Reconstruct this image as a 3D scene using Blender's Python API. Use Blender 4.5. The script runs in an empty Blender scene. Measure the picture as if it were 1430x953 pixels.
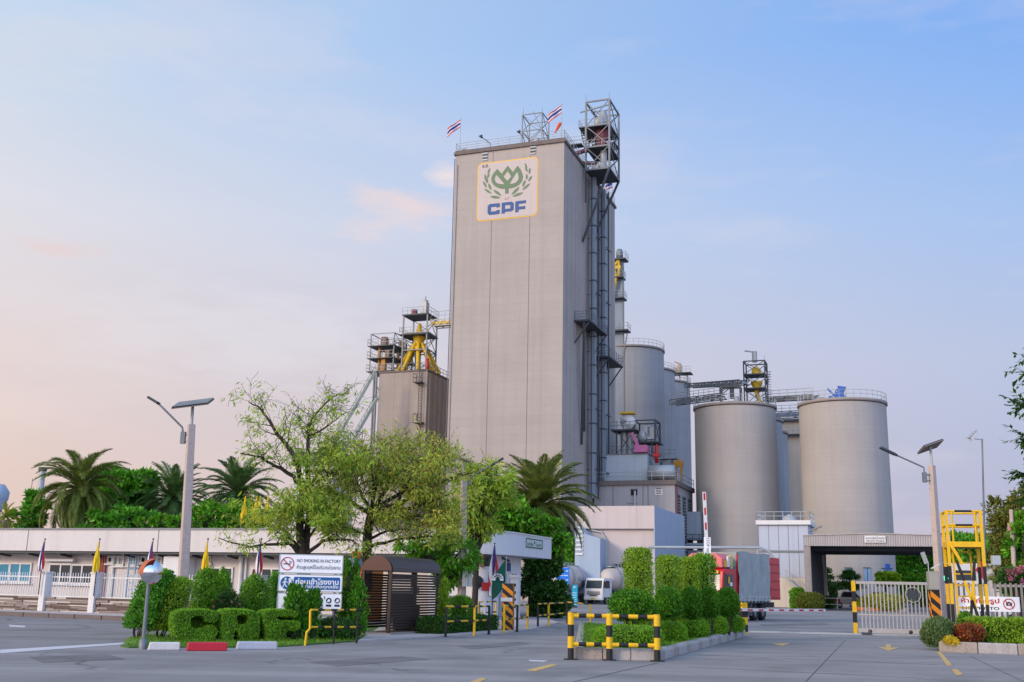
import bpy, math, random
import numpy as np
from mathutils import Vector, Matrix
from mathutils.geometry import tessellate_polygon
random.seed(7); RNG = np.random.default_rng(11)
SC = bpy.context.scene; COL = SC.collection
PI = math.pi; rad = math.radians

# ---------------------------------------------------------------- camera model (pitch, slight roll)
f_px = 1500.0; th = math.atan(344/1500); ro = rad(1.1); CZ = 1.65
F = Vector((0, math.cos(th), math.sin(th))); U = Vector((0, -math.sin(th), math.cos(th))); R = Vector((1, 0, 0))
RI = R*math.cos(ro)+U*math.sin(ro); UI = U*math.cos(ro)-R*math.sin(ro)
CAM = Vector((0, 0, CZ))
def ray(px, py): return RI*((px-715)/f_px)+UI*((476.5-py)/f_px)+F
def G(px, py, z=0.0):                     # the ground point a sight line meets
    d = ray(px, py); return CAM+d*((z-CZ)/d.z)
def W(px, py, Y):                         # the point of a sight line at a distance
    d = ray(px, py); return CAM+d*(Y/d.y)
def hit(px, py, P, n):                    # the point where a sight line meets a wall plane
    d = ray(px, py); return CAM+d*((P-CAM).dot(n)/d.dot(n))

# ---------------------------------------------------------------- mesh builder
class MB:
    def __init__(s): s.v = []; s.f = []; s.m = []; s.s = []; s.T = Matrix(); s.mi = 0
    def add(s, vs, fs, smooth=False):
        b = len(s.v); T = s.T
        s.v.extend([tuple(T @ Vector(p)) for p in vs])
        s.f.extend([tuple(i+b for i in q) for q in fs]); s.m.extend([s.mi]*len(fs)); s.s.extend([smooth]*len(fs)); return s
    def arr(s, vs, fs, mi=0, smooth=False):  # numpy chunk
        b = len(s.v); s.v.extend(map(tuple, vs.tolist())); s.f.extend(map(tuple, (fs+b).tolist()))
        s.m.extend([mi]*len(fs)); s.s.extend([smooth]*len(fs)); return s
    def box(s, x0, x1, y0, y1, z0, z1):
        return s.add([(x0,y0,z0),(x1,y0,z0),(x1,y1,z0),(x0,y1,z0),(x0,y0,z1),(x1,y0,z1),(x1,y1,z1),(x0,y1,z1)],
            [(0,3,2,1),(4,5,6,7),(0,1,5,4),(1,2,6,5),(2,3,7,6),(3,0,4,7)])
    def bar(s, p, q, w, h=None, up=None):
        p = Vector(p); q = Vector(q); d = q-p
        if d.length < 1e-6: return s
        d.normalize(); h = h or w
        u = Vector(up) if up else (Vector((0,0,1)) if abs(d.z) < .9 else Vector((0,1,0)))
        a = d.cross(u).normalized(); b = a.cross(d).normalized(); a = a*w/2; b = b*h/2
        return s.add([p-a-b,p+a-b,p+a+b,p-a+b,q-a-b,q+a-b,q+a+b,q-a+b],
            [(0,3,2,1),(4,5,6,7),(0,1,5,4),(1,2,6,5),(2,3,7,6),(3,0,4,7)])
    def tube(s, p, q, r, r2=None, n=8): return s.path([p, q], [r, r if r2 is None else r2], n)
    def path(s, pts, rs, n=8, cap=True):
        pts = [Vector(p) for p in pts]
        if not hasattr(rs, '__len__'): rs = [rs]*len(pts)
        vs = []; fs = []; a = None
        for i, p in enumerate(pts):
            d = (pts[min(i+1, len(pts)-1)]-pts[max(i-1, 0)]).normalized()
            if a is None: a = d.orthogonal().normalized()
            else:
                a = a-d*a.dot(d)
                a = a.normalized() if a.length > 1e-5 else d.orthogonal().normalized()
            b = d.cross(a)
            for k in range(n):
                t = 2*PI*k/n; vs.append(p+(a*math.cos(t)+b*math.sin(t))*rs[i])
        for i in range(len(pts)-1):
            for k in range(n):
                k2 = (k+1) % n; fs.append((i*n+k, i*n+k2, (i+1)*n+k2, (i+1)*n+k))
        s.add(vs, fs, True)
        if cap:
            m = (len(pts)-1)*n
            s.add(vs[:n], [tuple(range(n-1, -1, -1))]); s.add(vs[m:m+n], [tuple(range(n))])
        return s
    def lathe(s, prof, n=32, c=(0,0,0), axis='z', smooth=True, a0=0, a1=2*PI):
        vs = []; fs = []; full = abs(a1-a0-2*PI) < 1e-4; nn = n if full else n+1
        for (r, z) in prof:
            for k in range(nn):
                t = a0+(a1-a0)*k/n; x, y = r*math.cos(t), r*math.sin(t)
                p = {'z': (x,y,z), 'x': (z,x,y), 'y': (y,z,x)}[axis]
                vs.append((c[0]+p[0], c[1]+p[1], c[2]+p[2]))
        for i in range(len(prof)-1):
            for k in range(n):
                k2 = (k+1) % nn; fs.append((i*nn+k, i*nn+k2, (i+1)*nn+k2, (i+1)*nn+k))
        return s.add(vs, fs, smooth)
    def prism(s, poly, y0, y1):               # polygon in xz, extruded along y (y0 is the front)
        n = len(poly); vs = [(x, y0, z) for x, z in poly]+[(x, y1, z) for x, z in poly]
        ar = sum(poly[i][0]*poly[(i+1) % n][1]-poly[(i+1) % n][0]*poly[i][1] for i in range(n))
        fs = [tuple(range(n)), tuple(range(2*n-1, n-1, -1))]+[(i, i+n, (i+1) % n+n, (i+1) % n) for i in range(n)]
        if ar < 0: fs = [tuple(reversed(q)) for q in fs]
        return s.add(vs, fs)
    def slab(s, poly, z0, z1):                # polygon in xy, extruded along z
        n = len(poly); vs = [(x, y, z1) for x, y in poly]+[(x, y, z0) for x, y in poly]
        ar = sum(poly[i][0]*poly[(i+1) % n][1]-poly[(i+1) % n][0]*poly[i][1] for i in range(n))
        fs = [tuple(range(n)), tuple(range(2*n-1, n-1, -1))]+[(i, i+n, (i+1) % n+n, (i+1) % n) for i in range(n)]
        if ar < 0: fs = [tuple(reversed(q)) for q in fs]
        return s.add(vs, fs)
    def rail(s, pts, h=1.1, step=1.5, r=.03, rows=(1.0, .5), n=5):   # pipe railing along a polyline
        for a, b in zip(pts[:-1], pts[1:]):
            a = Vector(a); b = Vector(b); k = max(1, int((b-a).length/step+.5))
            for i in range(k+1):
                p = a.lerp(b, i/k); s.tube(p, p+Vector((0,0,h)), r, n=n)
            for q in rows: s.tube(a+Vector((0,0,h*q)), b+Vector((0,0,h*q)), r, n=n)
        return s
    def lattice(s, x0, x1, y0, y1, zs, w=.2, diag=.1, faces='fblr'):     # braced steel frame
        for x in (x0, x1):
            for y in (y0, y1): s.bar((x,y,zs[0]), (x,y,zs[-1]), w, w)
        sides = dict(f=((x0,y0),(x1,y0)), b=((x0,y1),(x1,y1)), l=((x0,y0),(x0,y1)), r=((x1,y0),(x1,y1)))
        for k, (a, b) in sides.items():
            for i, z in enumerate(zs):
                s.bar((a[0],a[1],z), (b[0],b[1],z), w*.8, w*.8)
                if i and k in faces:
                    zp = zs[i-1]
                    s.bar((a[0],a[1],zp), (b[0],b[1],z), diag); s.bar((b[0],b[1],zp), (a[0],a[1],z), diag)
        return s
    def build(s, name, mats, parent=None, loc=None, rz=0, bevel=0):
        me = bpy.data.meshes.new(name); me.from_pydata(s.v, [], s.f)
        mats = mats if isinstance(mats, (list, tuple)) else [mats]
        for m in mats: me.materials.append(m)
        if len(mats) > 1: me.polygons.foreach_set('material_index', s.m)
        me.polygons.foreach_set('use_smooth', s.s); me.update()
        o = bpy.data.objects.new(name, me); COL.objects.link(o)
        if parent: o.parent = parent
        if loc is not None: o.location = loc
        if rz: o.rotation_euler = (0, 0, rz)
        if bevel:
            b = o.modifiers.new('b', 'BEVEL'); b.width = bevel; b.segments = 2; b.limit_method = 'ANGLE'
        return o

def tag(o, label=None, cat=None, group=None, kind=None):
    if label: o['label'] = label
    if cat: o['category'] = cat
    if group: o['group'] = group
    if kind: o['kind'] = kind
    return o
def E(name, label, cat, loc=(0,0,0), rz=0, group=None):
    o = bpy.data.objects.new(name, None); COL.objects.link(o); o.empty_display_size = .3
    o.location = loc; o.rotation_euler = (0, 0, rz); return tag(o, label, cat, group)
def inv(o): return (Matrix.Translation(o.location) @ o.rotation_euler.to_matrix().to_4x4()).inverted()
def dup(root, loc, rz=None, label=None, group=None):
    r = root.copy(); COL.objects.link(r); r.location = loc
    if rz is not None: r.rotation_euler = (0, 0, rz)
    if label: r['label'] = label
    if group: r['group'] = group
    for ch in list(root.children):
        c = ch.copy(); COL.objects.link(c); c.parent = r
        for g in ch.children:
            d = g.copy(); COL.objects.link(d); d.parent = c
    return r

# ---------------------------------------------------------------- materials
def srgb(h):
    if isinstance(h, str):
        h = h.lstrip('#'); c = [int(h[i:i+2], 16)/255 for i in (0, 2, 4)]
    else: c = h; return (c[0], c[1], c[2], 1)
    return tuple([(x/12.92 if x < .04045 else ((x+.055)/1.055)**2.4) for x in c]+[1])
class N:
    def __init__(s, tree): s.t = tree; s.n = tree.nodes; s.l = tree.links
    def new(s, t, **kw):
        n = s.n.new(t)
        for k, v in kw.items(): setattr(n, k, v)
        return n
    def put(s, node, **kw):
        for k, v in kw.items():
            i = node.inputs[int(k[1:])] if k[0] == '_' else node.inputs[k]
            if hasattr(v, 'is_output'): s.l.new(v, i)
            else: i.default_value = v
        return node
    def math(s, op, a, b=0.0, clamp=False):
        n = s.new('ShaderNodeMath', operation=op, use_clamp=clamp); s.put(n, _0=a, _1=b); return n.outputs[0]
    def madd(s, a, b, c):
        n = s.new('ShaderNodeMath', operation='MULTIPLY_ADD'); s.put(n, _0=a, _1=b, _2=c); return n.outputs[0]
    def mix(s, fac, a, b, blend='MIX'):
        n = s.new('ShaderNodeMix', data_type='RGBA', blend_type=blend); n.clamp_factor = True
        s.put(n, _0=fac, _6=a, _7=b); return n.outputs[2]
    def noise(s, vec, scale, detail=4, rough=.55):
        n = s.new('ShaderNodeTexNoise'); s.put(n, Vector=vec, Scale=scale, Detail=detail, Roughness=rough); return n.outputs[0]
    def ramp(s, fac, stops, interp='LINEAR'):
        n = s.new('ShaderNodeValToRGB'); r = n.color_ramp; r.interpolation = interp
        while len(r.elements) < len(stops): r.elements.new(.5)
        for e, (p, c) in zip(r.elements, stops): e.position = p; e.color = c if hasattr(c, '__len__') else (c, c, c, 1)
        s.put(n, Fac=fac); return n.outputs[0]
    def map(s, vec, scale):
        n = s.new('ShaderNodeMapping'); s.put(n, Vector=vec, Scale=scale); return n.outputs[0]
def newmat(name):
    m = bpy.data.materials.new(name); m.use_nodes = True; t = N(m.node_tree)
    return m, t, m.node_tree.nodes['Principled BSDF']
_mats = {}
def pm(name, col, rough=.6, var=.12, scale=1.5, streak=0.0, metal=0.0, bump=0.0, grime=0.0, spec=.4, emit=0):
    """one material: base colour with soft blotches, optional rain streaks, grime specks and bump"""
    if name in _mats: return _mats[name]
    m, t, b = newmat(name); c = srgb(col)
    pos = t.new('ShaderNodeTexCoord').outputs['Object']
    n1 = t.noise(pos, scale, 5)
    k = t.madd(n1, 2*var, 1-var)
    base = t.mix(1.0, c, k, 'MULTIPLY')
    if streak:
        n2 = t.noise(t.map(pos, (1, 1, .045)), scale*2.2, 4)
        base = t.mix(t.math('MULTIPLY', t.ramp(n2, [(.5, 0), (.75, 1)]), streak), base, tuple(x*.42 for x in c[:3])+(1,))
    if grime:
        n3 = t.noise(pos, scale*7, 6, .7)
        base = t.mix(t.math('MULTIPLY', t.ramp(n3, [(.5, 0), (.72, 1)]), grime), base, (c[0]*.35, c[1]*.32, c[2]*.28, 1))
    t.put(b, **{'Base Color': base, 'Metallic': metal, 'Specular IOR Level': spec})
    t.put(b, Roughness=t.madd(n1, .2, max(.02, rough-.1)))
    if bump:
        bn = t.new('ShaderNodeBump'); t.put(bn, Strength=bump, Distance=.03, Height=t.noise(pos, scale*12, 4)); t.put(b, Normal=bn.outputs[0])
    if emit: t.put(b, **{'Emission Color': c, 'Emission Strength': emit})
    _mats[name] = m; return m

def concrete(name, col, streak=.35, course=0.0, dark=.55):
    """slip-formed concrete: pour courses, long vertical stains, fine pitting"""
    m, t, b = newmat(name); c = srgb(col); pos = t.new('ShaderNodeTexCoord').outputs['Object']
    sep = t.new('ShaderNodeSeparateXYZ'); t.put(sep, Vector=pos)
    big = t.noise(pos, .12, 5, .6); fine = t.noise(pos, 3.5, 6, .65)
    base = t.mix(big, tuple(x*.76 for x in c[:3])+(1,), tuple(min(1, x*1.2) for x in c[:3])+(1,))
    base = t.mix(t.math('MULTIPLY', fine, .22), base, tuple(x*.55 for x in c[:3])+(1,))
    if course:
        zz = t.math('MULTIPLY', sep.outputs[2], 1/course); lines = t.math('PINGPONG', zz, .5)
        fac = t.math('MULTIPLY', t.ramp(lines, [(0.0, 1), (.06, .3), (.14, 0)]), .10)
        base = t.mix(fac, base, tuple(x*.45 for x in c[:3])+(1,))
        lot = t.new('ShaderNodeTexWhiteNoise', noise_dimensions='1D'); t.put(lot, W=t.math('FLOOR', zz, 0))
        base = t.mix(t.math('MULTIPLY', lot.outputs[0], .10), base, tuple(x*.6 for x in c[:3])+(1,))
    s1 = t.noise(t.map(pos, (1, 1, .02)), .9, 5, .6)
    base = t.mix(t.math('MULTIPLY', t.ramp(s1, [(.48, 0), (.72, 1)]), streak), base, tuple(x*dark for x in c[:3])+(1,))
    s2 = t.noise(t.map(pos, (1, 1, .05)), 4.0, 4, .6)
    base = t.mix(t.math('MULTIPLY', t.ramp(s2, [(.56, 0), (.7, 1)]), streak*.6), base, tuple(x*dark*.9 for x in c[:3])+(1,))
    t.put(b, **{'Base Color': base, 'Roughness': .85, 'Specular IOR Level': .25})
    bn = t.new('ShaderNodeBump'); t.put(bn, Strength=.35, Distance=.04, Height=fine); t.put(b, Normal=bn.outputs[0])
    return m

def leafmat(name, cols, clump=1.2, trans=.3, rough=.5, gain=1.0):
    """foliage: a tint per leaf, larger light and dark clumps of growth, light passing through"""
    m, t, b = newmat(name)
    geo = t.new('ShaderNodeNewGeometry'); rnd = geo.outputs['Random Per Island']
    pos = t.new('ShaderNodeTexCoord').outputs['Object']
    n = len(cols); base = t.ramp(rnd, [(i/max(1, n-1), tuple(x*gain for x in srgb(c)[:3])+(1,)) for i, c in enumerate(cols)])
    cl = t.noise(pos, clump, 3)
    base = t.mix(1.0, base, t.ramp(cl, [(.3, (.62, .66, .6, 1)), (.7, (1.25, 1.22, 1.1, 1))]), 'MULTIPLY')
    t.put(b, **{'Base Color': base, 'Roughness': rough, 'Specular IOR Level': .25})
    tr = t.new('ShaderNodeBsdfTranslucent'); t.put(tr, Color=t.mix(1.0, base, (1.15, 1.2, .6, 1), 'MULTIPLY'))
    ms = t.new('ShaderNodeMixShader'); t.put(ms, _0=trans, _1=b.outputs[0], _2=tr.outputs[0])
    t.put(m.node_tree.nodes['Material Output'], Surface=ms.outputs[0]); return m

# ---------------------------------------------------------------- writing
def text_mb(mb, s, size, frame, align='CENTER', weight=0.0, depth=.004, sx=1.0, fit=None, mi=None):
    """adds flat lettering to mb: frame maps the text's xy plane into the mesh's space; fit = (w, h) scales it to a box"""
    cu = bpy.data.curves.new('lettering', 'FONT'); cu.body = s; cu.size = size; cu.align_x = align; cu.align_y = 'CENTER'
    cu.offset = weight; cu.extrude = depth/2; cu.resolution_u = 3
    o = bpy.data.objects.new('lettering', cu); COL.objects.link(o)
    dg = bpy.context.evaluated_depsgraph_get(); me = bpy.data.meshes.new_from_object(o.evaluated_get(dg))
    vs = [v.co.copy() for v in me.vertices]; fs = [tuple(p.vertices) for p in me.polygons]
    if fit and vs:
        x0 = min(v.x for v in vs); x1 = max(v.x for v in vs); y0 = min(v.y for v in vs); y1 = max(v.y for v in vs)
        kx = fit[0]/max(1e-6, x1-x0); ky = fit[1]/max(1e-6, y1-y0)
        vs = [Vector(((v.x-(x0+x1)/2)*kx, (v.y-(y0+y1)/2)*ky, v.z)) for v in vs]
    else: vs = [Vector((v.x*sx, v.y, v.z)) for v in vs]
    old = mb.T, mb.mi; mb.T = mb.T @ frame
    if mi is not None: mb.mi = mi
    mb.add(vs, fs); mb.T, mb.mi = old
    bpy.data.objects.remove(o); bpy.data.curves.remove(cu); bpy.data.meshes.remove(me)
def upright(x, y, z):                      # text standing on an xz wall that faces -y
    return Matrix.Translation((x, y, z)) @ Matrix.Rotation(PI/2, 4, 'X')

# ---------------------------------------------------------------- foliage
def leaves(mb, P, size, aspect=.5, up=None, nrm=None, spread=1.0, jit=.4, mi=0, fold=.0):
    """one diamond-shaped leaf per point; up = mean direction of the leaf's tip, nrm = mean facing"""
    n = len(P)
    if not n: return
    P = np.asarray(P, float)
    d = RNG.normal(size=(n, 3))
    if up is not None: d = d*spread+np.asarray(up, float)
    d /= np.linalg.norm(d, axis=1)[:, None]+1e-9
    q = RNG.normal(size=(n, 3))
    if nrm is not None: q = q*spread*.6+np.asarray(nrm, float)
    w = np.cross(d, q); w /= np.linalg.norm(w, axis=1)[:, None]+1e-9
    L = size*(1+jit*(RNG.random(n)-.5)*2)[:, None]; B = L*aspect*.5
    V = np.stack([P, P+d*L*.45+w*B, P+d*L, P+d*L*.45-w*B], 1).reshape(-1, 3)
    Fc = np.arange(4*n).reshape(n, 4); mb.arr(V, Fc, mi)
def blob_pts(n, c, r, shell=.55):          # points through an ellipsoid, denser towards the outside
    d = RNG.normal(size=(n, 3)); d /= np.linalg.norm(d, axis=1)[:, None]
    rr = shell+(1-shell)*RNG.random(n)[:, None]**.6
    lump = 1+.16*np.sin(d[:, :1]*5+c[0]*3)*np.cos(d[:, 1:2]*4+c[1])+.10*np.sin(d[:, 2:3]*9+c[2])
    return np.asarray(c)+d*np.asarray(r)*rr*lump, d
def tri_pts(mb, n):                        # points and normals spread over a builder's faces
    V = np.array(mb.v); T = []
    for q in mb.f:
        if len(q) > 4:
            for tri in tessellate_polygon([[Vector(mb.v[i]) for i in q]]): T.append((q[tri[0]], q[tri[1]], q[tri[2]]))
        else:
            for i in range(1, len(q)-1): T.append((q[0], q[i], q[i+1]))
    T = np.array(T); a, b, c = V[T[:, 0]], V[T[:, 1]], V[T[:, 2]]
    nr = np.cross(b-a, c-a); ar = np.linalg.norm(nr, axis=1)+1e-12
    flip = 1.0; k = RNG.choice(len(T), n, p=ar/ar.sum()); u = RNG.random(n); v = RNG.random(n); s = u+v > 1; u[s] = 1-u[s]; v[s] = 1-v[s]
    return a[k]+(b-a)[k]*u[:, None]+(c-a)[k]*v[:, None], (nr/ar[:, None])[k]*flip
# ================================================================ world, sun, camera
GRID = rad(-20)                            # the plant's buildings share one grid
EX = Vector((math.cos(GRID), math.sin(GRID), 0)); EY = Vector((-math.sin(GRID), math.cos(GRID), 0))
class Fr:                                  # a local frame: x along the front, y to the back, z up
    def __init__(s, P, rz=GRID): s.P = Vector((P.x, P.y, 0)); s.rz = rz; s.ex = Vector((math.cos(rz), math.sin(rz), 0)); s.ey = Vector((-math.sin(rz), math.cos(rz), 0))
    def front(s, px, py, y=0.0):
        q = hit(px, py, s.P+s.ey*y, s.ey)-s.P; return q.dot(s.ex), q.z
    def side(s, px, py, x=0.0):
        q = hit(px, py, s.P+s.ex*x, s.ex)-s.P; return q.dot(s.ey), q.z
    def w(s, x, y, z=0.0): return s.P+s.ex*x+s.ey*y+Vector((0, 0, z))
    def loc(s, p): q = Vector(p)-s.P; return Vector((q.dot(s.ex), q.dot(s.ey), q.z))

SUN_AZ, SUN_EL = rad(-123), rad(20)        # direction towards the sun, measured from +y towards +x
sd = Vector((math.sin(SUN_AZ)*math.cos(SUN_EL), math.cos(SUN_AZ)*math.cos(SUN_EL), math.sin(SUN_EL)))
wd = bpy.data.worlds.new('World'); SC.world = wd; wd.use_nodes = True
t = N(wd.node_tree); bg = wd.node_tree.nodes['Background']
sky = t.new('ShaderNodeTexSky', sky_type='NISHITA', sun_disc=False, sun_elevation=SUN_EL, sun_rotation=SUN_AZ, air_density=1.2, dust_density=2.5, ozone_density=1.5)
dr = t.new('ShaderNodeTexCoord').outputs['Generated']; sp = t.new('ShaderNodeSeparateXYZ'); t.put(sp, Vector=dr)
hl = t.math('SQRT', t.math('ADD', t.math('MULTIPLY', sp.outputs[0], sp.outputs[0]), t.math('MULTIPLY', sp.outputs[1], sp.outputs[1])))
sx = t.math('DIVIDE', sp.outputs[0], t.math('MAXIMUM', hl, .05)); az = t.madd(sx, 1.1, .5)
lo = [(0, '#e8cabb'), (.1, '#e8cfc7'), (.2, '#e8d8d6'), (.32, '#e2e2ea'), (.47, '#c3daf3'), (1, '#a9b3c6')]
hi = [(0, '#b4b2cf'), (.1, '#b4b8d6'), (.2, '#bac3e0'), (.32, '#a6c3f0'), (.47, '#7fb0f5'), (1, '#7aa2de')]
A = t.ramp(sp.outputs[2], [(p, srgb(c)) for p, c in lo]); B = t.ramp(sp.outputs[2], [(p, srgb(c)) for p, c in hi])
gr = t.mix(az, A, B)
# thin cloud drawn out along the horizon, catching the low sun
cm = t.new('ShaderNodeMapping'); t.put(cm, Vector=dr, Scale=(1.6, 1.6, 5.5), Location=(.35, .1, .2))
cn = t.noise(cm.outputs[0], 2.2, 6, .6)
gr = t.mix(t.math('MULTIPLY', t.ramp(cn, [(.5, 0), (.78, 1)]), .38), gr, srgb('#f3e2e0'))
cm2 = t.new('ShaderNodeMapping'); t.put(cm2, Vector=dr, Scale=(2.4, 2.4, 9), Location=(2.3, 0, 1.1)); cn2 = t.noise(cm2.outputs[0], 1.6, 5, .55)
gr = t.mix(t.math('MULTIPLY', t.ramp(cn2, [(.42, 0), (.75, 1)]), .09), gr, srgb('#a9b2cf'))
def puff(x, y, rx, rz_, col, amt, soft):
    c = ray(x, y).normalized(); m = t.new('ShaderNodeVectorMath', operation='SUBTRACT'); t.put(m, _0=dr, _1=tuple(c))
    s_ = t.new('ShaderNodeVectorMath', operation='MULTIPLY'); t.put(s_, _0=m.outputs[0], _1=(1/rx, 1/rx, 1/rz_))
    ln = t.new('ShaderNodeVectorMath', operation='LENGTH'); t.put(ln, _0=s_.outputs[0])
    d = t.math('ADD', ln.outputs['Value'], t.math('MULTIPLY', t.math('SUBTRACT', t.noise(cm.outputs[0], 9, 5, .6), .5), 2.6))
    return t.mix(t.math('MULTIPLY', t.ramp(d, [(.15, 1), (1, 0)]), amt), gr, srgb(col))
gr = puff(555, 298, .075, .024, '#f4dcd8', .75, 1)
gr = puff(625, 246, .03, .012, '#f3e4e4', .9, 1)
gr = puff(60, 345, .05, .010, '#ecd3d0', .6, 1)
gr = puff(330, 470, .22, .05, '#e6e2e8', .5, 1)
# the sunset side behind the camera is brighter than the part the camera sees
bk = t.madd(t.ramp(t.madd(sp.outputs[1], -.5, .5), [(.42, 0), (.9, 1)]), 1.75, 1.0)
gr = t.mix(1.0, gr, t.madd(bk, 1.0, 0.0), 'MULTIPLY')
sc10 = t.new('ShaderNodeVectorMath', operation='SCALE'); t.put(sc10, _0=gr, Scale=10.0)
fin = t.mix(.12, sc10.outputs[0], sky.outputs[0])
t.put(bg, Color=fin, Strength=.1)
sl = bpy.data.lights.new('sun', 'SUN'); sl.energy = 2.1; sl.angle = rad(14); sl.color = (1, .80, .62)
so = bpy.data.objects.new('sun', sl); COL.objects.link(so); so.rotation_euler = sd.to_track_quat('Z', 'Y').to_euler()
cam = bpy.data.cameras.new('camera'); cam.sensor_width = 36; cam.lens = f_px/1430*36; cam.clip_end = 6000; cam.clip_start = .1
co = bpy.data.objects.new('camera', cam); COL.objects.link(co); SC.camera = co
co.matrix_world = Matrix.Translation(CAM) @ Matrix((RI, UI, -F)).transposed().to_4x4()
vs_ = SC.view_settings; vs_.view_transform = 'Standard'; vs_.look = 'None'; vs_.gamma = 1; vs_.exposure = 0.1; vs_.use_curve_mapping = False
SC.cycles.max_bounces = 6; SC.cycles.transparent_max_bounces = 8

# ================================================================ ground
def asphalt(name, col, crack=.85):
    m, t, b = newmat(name); c = srgb(col); pos = t.new('ShaderNodeTexCoord').outputs['Object']
    big = t.noise(pos, .09, 5, .6); mid = t.noise(t.map(pos, (1, .35, 1)), .8, 5, .6); fine = t.noise(pos, 38, 3, .7)
    base = t.mix(t.ramp(big, [(.3, 0), (.7, 1)]), tuple(x*.74 for x in c[:3])+(1,), tuple(x*1.16 for x in c[:3])+(1,))
    base = t.mix(t.math('MULTIPLY', t.ramp(mid, [(.48, 0), (.7, 1)]), .38), base, tuple(x*.6 for x in c[:3])+(1,))
    base = t.mix(t.math('MULTIPLY', t.ramp(t.noise(pos, 1.7, 6, .7), [(.55, 0), (.75, 1)]), .22), base, tuple(min(1, x*1.4) for x in c[:3])+(1,))
    spk = t.noise(pos, 5.5, 6, .75); base = t.mix(t.math('MULTIPLY', t.ramp(spk, [(.5, 0), (.68, 1)]), .3), base, tuple(x*.55 for x in c[:3])+(1,))
    oil = t.noise(t.map(pos, (1, .6, 1)), .42, 3, .5); base = t.mix(t.math('MULTIPLY', t.ramp(oil, [(.57, 0), (.68, 1)]), .45), base, tuple(x*.45 for x in c[:3])+(1,))
    sc = t.noise(t.map(pos, (.25, 5, 1)), .8, 4, .6); base = t.mix(t.math('MULTIPLY', t.ramp(sc, [(.55, 0), (.7, 1)]), .22), base, tuple(min(1, x*1.45) for x in c[:3])+(1,))
    bnd = t.noise(t.map(pos, (.05, .75, 1)), 1.0, 5, .62); base = t.mix(t.ramp(bnd, [(.36, .42), (.5, 0)]), base, tuple(x*.55 for x in c[:3])+(1,)); base = t.mix(t.ramp(bnd, [(.5, 0), (.66, .30)]), base, tuple(min(1, x*1.5) for x in c[:3])+(1,))
    base = t.mix(t.math('MULTIPLY', fine, .35), base, tuple(x*.5 for x in c[:3])+(1,))
    wv = t.new('ShaderNodeVectorMath', operation='ADD'); nv = t.new('ShaderNodeTexNoise'); t.put(nv, Vector=pos, Scale=.7, Detail=5.0)
    t.put(wv, _0=pos, _1=nv.outputs['Color'])
    vo = t.new('ShaderNodeTexVoronoi', feature='DISTANCE_TO_EDGE'); t.put(vo, Vector=t.map(wv.outputs[0], (.16, .33, 1)), Scale=1.0)
    gate = t.ramp(t.noise(pos, .16, 2), [(.5, 0), (.62, 1)])
    ck = t.math('MULTIPLY', t.math('MULTIPLY', t.ramp(vo.outputs['Distance'], [(0, 1), (.022, 0)]), gate), crack)
    base = t.mix(ck, base, tuple(x*.25 for x in c[:3])+(1,))
    # tyre tracks: long dark smears that bend with the traffic
    wa = t.new('ShaderNodeTexWave', wave_type='RINGS', bands_direction='Z'); wa.rings_direction = 'Z'
    mp = t.new('ShaderNodeMapping'); t.put(mp, Vector=pos, Location=(-22, -14, 0)); t.put(wa, Vector=mp.outputs[0], Scale=.09, Distortion=1.2, Detail=3.0)
    tr = t.math('MULTIPLY', t.ramp(wa.outputs['Fac'], [(.72, 0), (.95, 1)]), t.ramp(t.noise(pos, .35, 4), [(.42, 0), (.65, 1)]))
    base = t.mix(t.math('MULTIPLY', tr, .5), base, tuple(x*.5 for x in c[:3])+(1,))
    t.put(b, **{'Base Color': base, 'Roughness': .8, 'Specular IOR Level': .3})
    bn = t.new('ShaderNodeBump'); t.put(bn, Strength=.5, Distance=.012, Height=fine); t.put(b, Normal=bn.outputs[0])
    return m
M_ASPH = asphalt('asphalt', (.29, .275, .268)); M_ASPH_D = asphalt('asphalt_dark', (.24, .228, .223)); M_CONC_RD = asphalt('concrete_yard', (.295, .272, .258), .25)
g = MB(); 
xs = [-3000, -300, -80, -30, 0, 30, 80, 300, 3000]; ys = [-200, -20, 0, 20, 40, 80, 160, 400, 4000]
for i in range(8):
    for j in range(8): g.add([(xs[i], ys[j], 0), (xs[i+1], ys[j], 0), (xs[i+1], ys[j+1], 0), (xs[i], ys[j+1], 0)], [(0, 1, 2, 3)])
tag(g.build('ground', M_ASPH), kind='structure')
def sheet(name, pts, m, z, kind='structure'):
    q = MB(); q.slab([(p[0], p[1]) for p in pts], -.02 if z > .03 else z-.003, z); return tag(q.build(name, m), kind=kind)
# darker carriageway bending off to the left
sheet('side_road', [(-90, 86), (-90, 22), (-40, 24.5), (-11.4, 27.0), (-9.8, 30), (-8.5, 37), (-9, 44), (-14.5, 45.2), (-23, 49.6), (-45, 61)], M_ASPH_D, .004)
sheet('gate_apron', [tuple(G(*p)[:2]) for p in ((1015, 905), (900, 935), (860, 1000), (1700, 1000), (1440, 916), (1312, 912), (1290, 896), (1045, 891))], M_CONC_RD, .004)
M_YEL_WORN = pm('worn_yellow_paint', '#c9a566', .8, .25, 3, grime=.75); M_WHT_WORN = pm('worn_white_paint', '#c4c2c6', .8, .25, 3, grime=.6)
M_JOINT = pm('dark_joint', '#454246', .9, .2, 3)
def mark(poly, m, z=.008): sheet('road_marking', [tuple(G(*p)[:2]) for p in poly], m, z)
mark([(0, 908), (165, 898.5), (190, 896), (190, 897.5), (165, 901), (0, 913)], M_WHT_WORN)
mark([(12, 873), (36, 874.5), (34, 876.5), (14, 875.5)], M_WHT_WORN)
mark([(1308, 911), (1314, 911), (1330, 930), (1323, 931)], M_YEL_WORN, .0125); mark([(1329, 936), (1336, 935), (1345, 943), (1336, 944.5)], M_YEL_WORN, .0125)
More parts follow.
